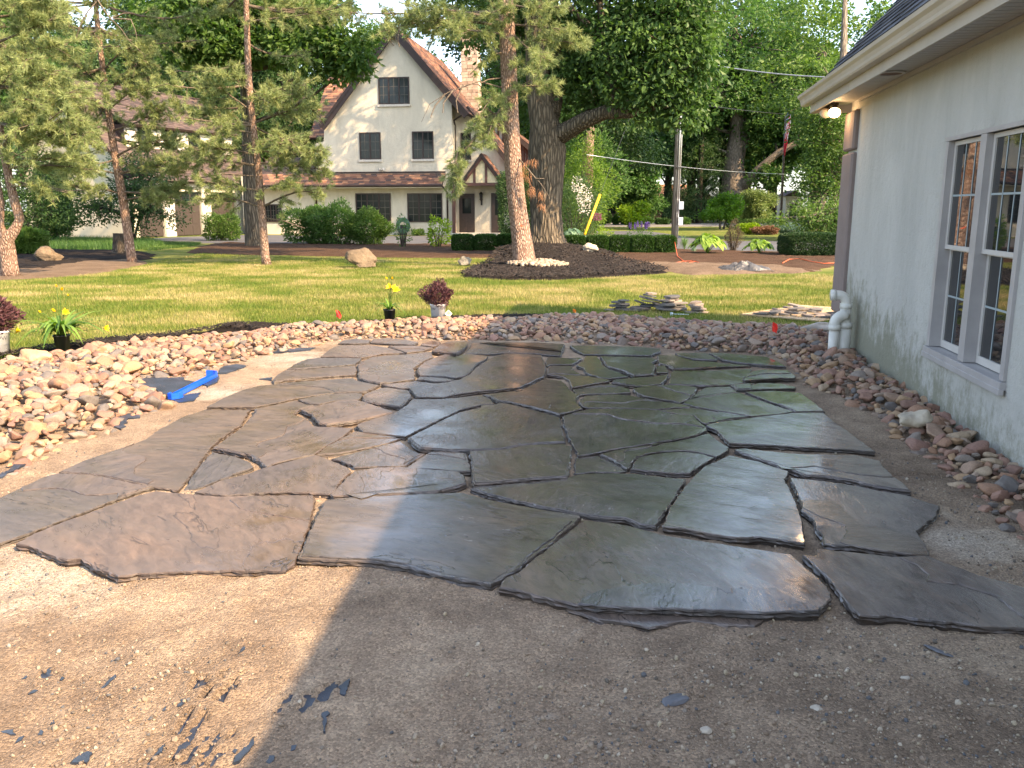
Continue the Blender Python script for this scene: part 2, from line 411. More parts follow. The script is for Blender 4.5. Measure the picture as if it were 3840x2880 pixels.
# dark landscape fabric showing through thin soil
def m_fabric():
    t = NT('woven_fabric'); co = t.world(); w = t.new('ShaderNodeTexWave', bands_direction='X'); t.l.new(co, w.inputs[0]); w.inputs['Scale'].default_value = 160
    n = t.noise(co, 6, 5); c = t.ramp(n, [(0.35, (0.012, 0.018, 0.030)), (0.65, (0.036, 0.050, 0.078))])
    return t.set(c, 0.38, t.bump(w.outputs['Fac'], 0.4, 0.002), spec=0.6)
M_FAB = m_fabric()
FAB = {  # crop-4 coordinates (0..2212 over 0..1500 px, origin 0,2100)
 'lower': [[(205,660),(230,610),(290,580),(285,625),(330,622),(300,640),(250,650)],[(120,655),(145,635),(140,655)],[(330,670),(345,650),(342,672)],[(155,748),(190,722),(212,726),(190,740)],
  [(545,742),(590,690),(640,645),(632,670),(600,700),(570,725)],[(693,600),(716,580),(712,596)],[(985,835),(1000,800),(1030,788),(1025,812),(1005,830)],[(900,850),(920,825),(918,845)],
  [(1060,720),(1075,670),(1110,650),(1150,660),(1222,643),(1210,680),(1160,730),(1130,770),(1105,765),(1110,725),(1085,735)],
  [(1320,525),(1345,492),(1358,490),(1340,512)],[(1185,775),(1230,735),(1270,690),(1330,620),(1370,575),(1345,625),(1310,690),(1265,755),(1225,785),(1190,790)],
  [(900,1150),(960,1060),(1040,960),(1100,880),(1165,825),(1150,870),(1090,950),(1030,1040),(960,1110),(930,1150)],[(810,1150),(860,1090),(915,1030),(900,1060),(850,1120),(830,1150)],
  [(950,990),(1000,910),(1080,810),(1220,645),(1290,575),(1270,605),(1180,710),(1095,815),(1040,890),(960,985)],
  [(400,1150),(440,1110),(490,1086),(515,1095),(500,1130),(480,1150)],[(970,1150),(1050,1060),(1130,970),(1168,955),(1150,1010),(1100,1080),(1040,1150)],
  [(1075,1150),(1130,1050),(1200,960),(1245,925),(1230,975),(1180,1040),(1130,1130),(1115,1150)],[(1140,1150),(1200,1060),(1290,950),(1310,950),(1260,1020),(1210,1100),(1180,1150)],
  [(1295,1130),(1320,1080),(1385,1015),(1410,985),(1405,1030),(1360,1080),(1325,1120)],[(1470,1120),(1490,1085),(1520,1085),(1515,1110),(1490,1132)],
  [(1512,865),(1540,810),(1600,740),(1637,718),(1630,745),(1580,800),(1540,845)],[(1640,840),(1690,780),(1680,740),(1720,730),(1750,760),(1790,700),(1850,665),(1870,680),(1830,740),(1790,800),(1740,780),(1700,830),(1665,855)],
  [(1880,750),(1890,700),(1935,665),(1930,700),(1905,760)],[(1780,855),(1812,843),(1808,890),(1800,960),(1788,955),(1790,890)],[(1605,1045),(1610,1015),(1640,1010),(1630,1035)],
  [(0,965),(30,955),(75,950),(90,975),(40,970)],[(85,1020),(105,990),(135,980),(120,1005)],[(210,985),(225,955),(243,965),(235,985)],[(1285,1065),(1300,1050),(1315,1055),(1300,1075)],[(280,925),(300,900),(305,918)]],
 'upper': [[(660,930),(700,880),(835,875),(830,900),(760,905),(720,970),(690,960)],[(820,690),(860,670),(1090,665),(1090,680),(1200,700),(1100,735),(1010,760),(975,770),(905,730),(830,712)],
  [(1030,800),(1080,770),(1190,750),(1180,775),(1150,800),(1060,812)],[(1195,700),(1280,660),(1300,650),(1290,690),(1230,720)],[(1290,640),(1320,600),(1400,585),(1460,595),(1400,620),(1340,635)],
  [(1600,515),(1700,492),(1870,487),(1840,500),(1700,512)],[(0,1250),(110,1180),(180,1162),(165,1185),(80,1230),(0,1268)],[(1535,672),(1615,662),(1610,678)]]}
pf = MB(); FABW = []
def ragged(pts, ds, amp, seed):
    out = []; r = random.Random(seed); n = len(pts)
    for i in range(n):
        a = Vector(pts[i]); b = Vector(pts[(i+1)%n]); k = max(1, int((b-a).length/ds)); d = (b-a)
        nn = Vector((-d.y, d.x)).normalized() if d.length > 0 else Vector((0,0))
        for j in range(k): out.append(a + d*(j/k) + (nn*r.gauss(0, amp) if j else Vector((0,0))))
    return out
for i, (key, polys) in enumerate(FAB.items()):
    for j, pl in enumerate(polys):
        pts = [((x/1.4747, 2100+y/1.4747) if key == 'lower' else (x/1.58, 1000+y/1.58)) for x, y in pl]
        w = [G(a, b, 0.014)[:2] for a, b in pts]
        w = ragged(w, 0.012 if key == 'lower' else 0.04, 0.0035 if key == 'lower' else 0.008, j)
        ar = abs(sum(w[k].x*w[(k+1)%len(w)].y-w[(k+1)%len(w)].x*w[k].y for k in range(len(w))))/2
        cx_ = sum(p.x for p in w)/len(w); cy_ = sum(p.y for p in w)/len(w); zs_ = 0.004+float(soil_h(np.array([cx_]), np.array([cy_]))[0])
        if ar > .0022: FABW.append([tuple(p) for p in w])
        pf.prism_xy([tuple(p) for p in w], -0.004, (0.0085 if ar > .0022 else zs_+.004) if key == 'lower' else zs_+.012)
tag(pf.build('landscape_fabric', M_FAB), 'dark blue-black woven landscape fabric showing in torn patches through the soil', 'ground fabric', kind='stuff')
near = [(-3.2, 1.6), (-3.2, 5.0), (3.2, 5.0), (3.2, 1.6)]
def fabmask(x, y):
    m = np.zeros(len(x)); 
    for pl in FABW:
        a = np.array(pl); lo = a.min(0)-.05; hi = a.max(0)+.05; i = np.where((x > lo[0]) & (x < hi[0]) & (y > lo[1]) & (y < hi[1]))[0]
        if len(i) == 0: continue
        ins = in_poly(x[i], y[i], pl); d = poly_dist(x[i], y[i], pl); m[i] = np.where(ins, 1.0, np.where(d < .022, -0.55*(1-d/.022), m[i]))
    return m
def hollow(h, x, y):
    m = fabmask(x, y); n = fbm(x*30, y*30, 3, 8)
    return np.where(m > .5, np.where(n > .80, h*.6, -.002), h+np.maximum(-m, 0)*.012)
grid_field('soil_base', soil_poly, 0.07, lambda x, y: soil_h(x, y)-0.05*((x>-3.15)&(x<3.15)&(y>1.65)&(y<4.95)), M_DIRT)
grid_field('soil_foreground', near, 0.0155, lambda x, y: hollow(soil_h(x, y)+0.006*(fbm(x*60, y*60, 2, 5)-.5), x, y)-0.02*(np.clip(1-np.minimum(np.minimum(x+3.2,3.2-x),np.minimum(y-1.6,5.0-y))/0.12,0,1)), M_DIRT)
def ground_z(x, y): return 0.004 + float(soil_h(np.array([x]), np.array([y]))[0])

# loose pebbles on the soil
def icos(sub):
    bm = bmesh.new(); bmesh.ops.create_icosphere(bm, subdivisions=sub, radius=1.0)
    V = np.array([v.co[:] for v in bm.verts]); F = np.array([[v.index for v in f.verts] for f in bm.faces]); bm.free(); return V, F
I1 = icos(1); I2 = icos(2); I3 = icos(3); I4 = icos(5)
def rock_shape(base, seed, amp=0.22, facets=9, elong=(1, .72, .5)):
    V, F = base; r = random.Random(seed)
    V = V.copy()
    for _ in range(facets):             # cut flats, as broken and worn stone has
        n = Vector((r.gauss(0,1), r.gauss(0,1), r.gauss(0,1))).normalized(); k = r.uniform(0.5, 0.86)
        d = V @ np.array(n); V = V - np.outer(np.maximum(d-k, 0)*0.95, np.array(n))
    for i in range(len(V)):
        V[i] *= 1 + amp*mnoise.noise(Vector(V[i])*1.3 + Vector((seed*3.7, 0, 0)))
    return V*np.array(elong), F
M_PEB = m_stone_block('pebble_stone', [(0.17,0.145,0.12),(0.25,0.2,0.15),(0.12,0.105,0.09),(0.3,0.25,0.19),(0.19,0.16,0.135),(0.40,0.35,0.28),(0.2,0.15,0.11),(0.1,0.105,0.115),(0.33,0.28,0.2),(0.26,0.2,0.15),(0.22,0.17,0.13)], 20, 0.8, 0.3, 0.003)
def scatter_pebbles():
    k = 26000
    u = RNG.uniform(0, 1, k)
    y = 1.9 + 3.6*u**1.4; x = RNG.uniform(-0.72, 0.72, k)*(y+0.4)
    y2 = RNG.uniform(4, 10, 3500); x2 = RNG.uniform(-4.6, 3.3, 3500)
    x = np.r_[x, x2]; y = np.r_[y, y2]
    dens = fbm(x*1.6, y*1.6, 3, 41); keep = RNG.uniform(size=len(x)) < np.clip((dens-0.3)*3.0, 0.08, 1)
    x, y = x[keep], y[keep]; k = len(x)
    s = np.clip(RNG.lognormal(math.log(0.0042), 0.5, k), 0.0025, 0.014)
    tv, tf = rock_shape(I1, 5, 0.1, 4, (1, .8, .6))
    V, F, t = merge(tv, tf, rand_rot(k)*s[:, None, None], np.stack([x, y, 0.004+soil_h(x, y)+s*0.35], 1), RNG.uniform(size=k))
    return tag(link_mesh('loose_pebbles', np_mesh('loose_pebbles', V, F, t, smooth=False), M_PEB), kind='stuff',
               label='small loose pebbles scattered over the bare soil', cat='pebbles')
scatter_pebbles()
# a few single stones lying on the foreground soil
M_SLATE = m_simple('slate_grey', (0.085, 0.088, 0.1), 0.45, 0.3, 14, 0.5, 0.004)
o = thing('slate_chip', 'flat oval grey slate chip half pressed into the foreground soil', 'stone', G(2535, 2625, 0.012), 0.5)
V, F = rock_shape(I2, 3, .1, 4, (0.055, 0.036, 0.008)); link_mesh('stone', np_mesh('stone', V, F), M_SLATE, o)
o = thing('slate_chip', 'narrow blue-grey slate sliver on the soil below the right-hand slab', 'stone', G(3520, 2440, 0.012), -0.9)
V, F = rock_shape(I2, 8, .1, 4, (0.06, 0.016, 0.007)); link_mesh('stone', np_mesh('stone', V, F), M_SLATE, o)
M_LIMEY = m_simple('limestone_lump', (0.36, 0.32, 0.26), 0.9, 0.15, 20, 0.8, 0.004)
for q, sc, lb in (((3060, 2655), 0.020, 'knobbly whitish lump of crushed lime right of the slate chip'), ((2648, 2738), 0.021, 'small whitish crumbly lump in the soil below the slate chip'),
                  ((3395, 2540), 0.018, 'tiny pale lump at the right of the foreground soil')):
    V, F = rock_shape(I2, int(q[0]), .35, 3, (sc, sc*.8, sc*.4)); o = link_mesh('stone_lump', np_mesh('stone_lump', V, F), M_LIMEY, loc=G(*q, 0.014)); tag(o, lb, 'stone')

# ridges of pushed-up soil beside the two long fabric tracks
M_RIM = M_DIRT

# ---------------------------------------------------------------- mulch, beds, driveway
mul = Gp([(-700,1500),(-300,1395),(0,1330),(65,1312),(316,1276),(525,1258),(728,1238),(873,1210),(962,1210),(1076,1216),(1203,1219),(1361,1210),(1500,1201),(1700,1186),(1850,1183),(2064,1181)], 0.05)
mulch_poly = mul + [tuple(Vector(p) + Vector((0.0, -0.5))) for p in reversed(mul)]
mound('mulch_strip', mulch_poly, 0.075, M_MULCH, 0.25, 0.05, 0.03, 2, wob=0.06)
mnd = Gp([(1723,1036),(1800,1046),(1950,1050),(2100,1048),(2230,1041),(2330,1034),(2440,1028),(2510,1020),(2450,1000),(2330,975),(2245,950),(2150,930),(2020,925),(1930,930),(1880,950),(1830,985),(1760,1010)])
def oak_h(x, y): return 0.42*np.exp(-(((x-1.05)/1.9)**2+((y-29.0)/2.6)**2))
mound('mulch_mound', mnd, 0.07, M_MULCH, 0.9, 0.12, 0.04, 7, hfun=oak_h, wob=0.15)
bed = Gp([(700,948),(900,955),(1100,957),(1300,962),(1500,966),(1700,966),(1900,965),(2000,925),(1700,916),(1400,916),(1000,915),(850,908),(760,920)])
mound('planting_bed_front', bed, 0.04, M_BROWN, 0.6, 0.2, 0.03, 9, wob=0.3)
bed2 = Gp([(2080,955),(2330,985),(2430,1015),(2560,1018),(2750,1022),(3050,1016),(3160,985),(3400,975),(3400,960),(2900,945),(2500,934),(2200,930),(2080,932)])
mound('planting_bed_right', bed2, 0.04, M_BROWN, 0.6, 0.15, 0.03, 12, wob=0.3)
bare = Gp([(2300,985),(2560,1030),(2750,1026),(2950,1024),(3060,1014),(2950,1000),(2600,988)])
mound('bare_earth_right', bare, 0.075, M_BARE, 0.8, 0.14, 0.03, 14, wob=0.35)
left_bare = Gp([(-260,1080),(0,1050),(150,1042),(330,1030),(450,1010),(560,985),(500,965),(300,960),(0,960),(-260,960)])
mound('bare_earth_left', left_bare, 0.03, M_BARE, 0.5, 0.12, 0.02, 16, wob=0.3)
left_m = Gp([(-200,1010),(0,1015),(200,1012),(330,985),(440,980),(560,972),(590,955),(500,938),(330,942),(200,935),(0,940),(-200,945)])
mound('mulch_bed_left', left_m, 0.06, M_MULCH, 0.6, 0.12, 0.03, 18, wob=0.25)
def sheet(name, pts, z, mat, world_pts=None):
    s = MB(); w = world_pts or Gp(pts)
    s.prism_xy([tuple(p) for p in w], -0.03, z); return tag(s.build(name, mat), kind='structure')
sheet('driveway', [(480,899),(540,915),(800,912),(1000,914),(1350,921),(1700,921),(2050,915),(2300,930),(2700,945),(3100,940),(3500,930),(3500,908),(3100,905),(2650,905),(2520,880),(2420,867),(2200,868),(2050,880),(1700,886),(1300,886),(1186,885),(930,882),(700,889)], 0.02, M_ASPH)
sheet('street', [(1900,849),(2400,851),(2700,849),(3000,846),(3100,840),(2700,838),(2300,835),(1900,834)], 0.02, m_simple('pale_asphalt', (0.17, 0.165, 0.16), 0.9, 0.2, 2))

# ================================================================= COBBLE BORDER
inner_left = [(-400,2050),(0,1800),(95,1785),(140,1742),(200,1712),(250,1680),(330,1658),(425,1630),(470,1575),(540,1562),(620,1545),(640,1505),(600,1480),(520,1446),(540,1424),(700,1428),(800,1392),(880,1367),(1010,1340),(1180,1302),(1265,1284)]
inner_far = [(1380,1274),(1700,1282),(2000,1283),(2270,1298),(2476,1310),(2530,1322),(2880,1336),(2930,1352),(2960,1380),(2990,1420)]
inner_right = [(2994,1446),(3060,1475),(3140,1492),(3205,1540),(3275,1560),(3350,1600),(3330,1640),(3420,1700),(3520,1765),(3575,1812),(3640,1870),(3690,1945),(3780,2010),(3900,2090),(4300,2400)]
COB_IN = Gp(inner_left + inner_far + inner_right, 0.0)
YAW = radians(8.53); D_ = Vector((sin(YAW), cos(YAW), 0)); N_ = Vector((cos(YAW), -sin(YAW), 0)); WOFF = 2.318
def wp(s, off=WOFF, z=0.0): return Vector((D_.x*s + N_.x*off, D_.y*s + N_.y*off, z))     # point along the near house wall
COB = [(-8.5, 6.0)] + OUT + [tuple(wp(11.4, WOFF+0.25)[:2]), tuple(wp(3.0, WOFF+0.02)[:2])] + COB_IN[::-1] + [(-8.5, 3.6)]
def cob_h(x, y, d): return 0.02 + 0.10*np.clip(d/0.45, 0, 1)**0.8 + 0.03*(fbm(x*1.5, y*1.5, 2, 77)-.5)
COBC = [(0.34,0.21,0.14),(0.30,0.185,0.14),(0.41,0.28,0.17),(0.21,0.175,0.15),(0.29,0.255,0.225),(0.36,0.23,0.175),(0.38,0.30,0.235),(0.25,0.155,0.12),(0.43,0.34,0.24),(0.31,0.19,0.15),(0.17,0.16,0.155),(0.41,0.29,0.18),(0.37,0.265,0.195),(0.31,0.215,0.16)]
COBC = [(a*.85, b*.815, c*.79) for a, b, c in COBC]
M_COB = m_stone_block('river_cobble', COBC, 9, 0.7, 0.35, 0.006)
def cobbles():
    k = 46000
    xs = RNG.uniform(-8.5, 4.6, k); ys = RNG.uniform(2.6, 13.2, k)
    ins = in_poly(xs, ys, COB); xs, ys = xs[ins], ys[ins]
    d = poly_dist(xs, ys, COB); k = len(xs)
    s = np.clip(RNG.lognormal(math.log(0.043), 0.38, k), 0.023, 0.120)*np.where(ys > 9.5, 0.86, 1.0)
    order = np.argsort(-s); taken = {}; keep = []
    for i in order:                       # dart throwing, spheres may overlap by a fraction
        cx, cy = int(xs[i]/0.15), int(ys[i]/0.15); ok = True
        for a in (-1,0,1):
            for b in (-1,0,1):
                for j in taken.get((cx+a, cy+b), ()):
                    if (xs[i]-xs[j])**2+(ys[i]-ys[j])**2 < (0.70*(s[i]*0.8+s[j]*0.8))**2: ok = False; break
                if not ok: break
            if not ok: break
        if ok: taken.setdefault((cx, cy), []).append(i); keep.append(i)
    keep = np.array(keep); top_x, top_y, top_s = xs[keep], ys[keep], s[keep]
    # second, lower fill so no bare gaps show
    lo = RNG.uniform(size=len(xs)) < 0.16; lo[keep] = False
    fx, fy, fs = xs[lo], ys[lo], np.minimum(s[lo], 0.05)
    X = np.r_[top_x, fx]; Y = np.r_[top_y, fy]; S = np.r_[top_s, fs]; dd = poly_dist(X, Y, COB)
    Z = cob_h(X, Y, dd)*np.r_[np.ones(len(top_x)), np.full(len(fx), 0.55)] + S*0.10 - 0.012
    root = thing('cobble_border', 'river cobbles in tan, pink and grey heaped in a band round the patio', None, kind='structure'); del root['label']
    bm_ = MB()
    # heaped soil and fabric beneath the stones
    inside = poly_dist
    NV = 9
    tmpl = [rock_shape(I2, 100+i, 0.22, 8+i % 4, (1, random.uniform(.62, .85), random.uniform(.42, .62))) for i in range(NV)]
    tmpl3 = [rock_shape(I3, 100+i, 0.22, 8+i % 4, (1, random.uniform(.62, .85), random.uniform(.42, .62))) for i in range(NV)]
    k = len(X); R = rand_rot(k)
    az = RNG.uniform(0, 2*pi, k); tl = RNG.normal(0, 0.36, (k, 2))
    Rm = np.zeros((k, 3, 3)); ca, sa = np.cos(az), np.sin(az)
    for i in range(k):
        Rm[i] = np.array(Matrix.Rotation(az[i], 3, 'Z') @ Matrix.Rotation(tl[i, 0], 3, 'X') @ Matrix.Rotation(tl[i, 1], 3, 'Y'))
    var = RNG.integers(0, NV, k)
    px = 1920+FPX*X/np.maximum(Y, .1)*1.0; dist = np.hypot(X, Y)
    vis = (px > 20) & (px < 3820) & (Y > 3); vis[len(top_x):] = False
    ang = np.where(vis, S/dist, 0); big = np.argsort(-ang)[:300]
    meshes = [np_mesh('cobble', *tmpl3[i], smooth=True) for i in range(NV)]
    for m in meshes: m.materials.append(M_COB)
    for i in big:
        o = bpy.data.objects.new('cobble', meshes[var[i]]); COL.objects.link(o); o.parent = root
        o.matrix_local = Matrix.Translation((X[i], Y[i], Z[i])) @ Matrix(Rm[i].tolist()).to_4x4() @ Matrix.Scale(S[i], 4)
    rest = np.setdiff1d(np.arange(k), big); VV = []; FF = []; TT = []; b = 0
    for q in range(NV):
        ii = rest[var[rest] == q]
        V, F, t = merge(tmpl[q][0], tmpl[q][1], Rm[ii]*S[ii][:, None, None], np.stack([X[ii], Y[ii], Z[ii]], 1), RNG.uniform(size=len(ii)))
        VV.append(V); FF.append(F+b); TT.append(t); b += len(V)
    o = link_mesh('cobbles', np_mesh('cobbles', np.concatenate(VV), np.concatenate(FF), np.concatenate(TT), smooth=False), M_COB, root); o['kind'] = 'stuff'
    return root
cobble_root = cobbles()
cb = mound('cobble_bed_soil', COB, 0.03, M_DIRT, 0.6, 0.08, 0.01, 31)
# single big stones of the border
def boulder(name, label, uv, z, size, seed, mat, rotz=0.0, base=None, amp=.38, facets=13, cat='boulder'):
    V, F = rock_shape(base or I4, seed, amp, facets, size)
    for i_ in range(len(V)): V[i_] *= 1+.05*mnoise.noise(Vector(V[i_])*14)+.035*mnoise.noise(Vector(V[i_])*33)
    V[:, 2] = np.where(V[:, 2] < -size[2]*.55, -size[2]*.55, V[:, 2])
    o = link_mesh(name, np_mesh(name, V, F, smooth=True), mat)
    p = G(*uv, 0.0); o.location = (p.x, p.y, z); o.rotation_euler = (0, 0, rotz); tag(o, label, cat); return o
M_PALE = m_simple('pale_sandstone', (0.44, 0.38, 0.29), 0.85, 0.25, 7, 0.9, 0.02, bscale=14)
M_FIELD = m_simple('field_boulder', (0.135, 0.10, 0.064), 0.9, 0.45, 3, 1.0, 0.05, bscale=7)
M_FIELD2 = m_simple('grey_field_boulder', (0.17, 0.155, 0.125), 0.9, 0.4, 5, 1.0, 0.04, bscale=8)
boulder('border_boulder', 'largest pale tan stone among the cobbles below the window', (3412,1640), 0.13, (0.15, 0.10, 0.085), 61, M_PALE, 0.2)
boulder('border_boulder', 'big flat brown stone on the border beside the lily pot at far left', (155,1395), 0.15, (0.21, 0.10, 0.085), 62, m_simple('brown_stone', (0.42,0.27,0.16), .8, .3, 6, .8, .02, bscale=12), 0.1)
boulder('border_boulder', 'pale grey flat stone at the lawn edge by the house corner', (3060,1262), 0.10, (0.33, 0.16, 0.10), 63, m_simple('grey_stone', (0.40,0.37,0.33), .85, .2, 6, .8, .02, bscale=12), 0.0)
boulder('lawn_boulder', 'rounded brown boulder alone on the lawn in front of the house', (1360,1004), 0.22, (0.50, 0.36, 0.34), 64, M_FIELD, 0.2)
boulder('bed_boulder', 'long pitted tan boulder lying in the black mulch at far left', (178,985), 0.18, (0.58, 0.36, 0.28), 65, M_FIELD, -0.05)
boulder('lawn_boulder', 'small dark square-cut stone on the lawn left of the pine mound', (1745,997), 0.11, (0.20, 0.15, 0.15), 66, M_FIELD2, 0.3)
boulder('mound_boulder', 'tan angular rock on the black mound right of the big oak', (2212,972), 0.34, (0.27, 0.2, 0.2), 67, M_PALE, 0.4)
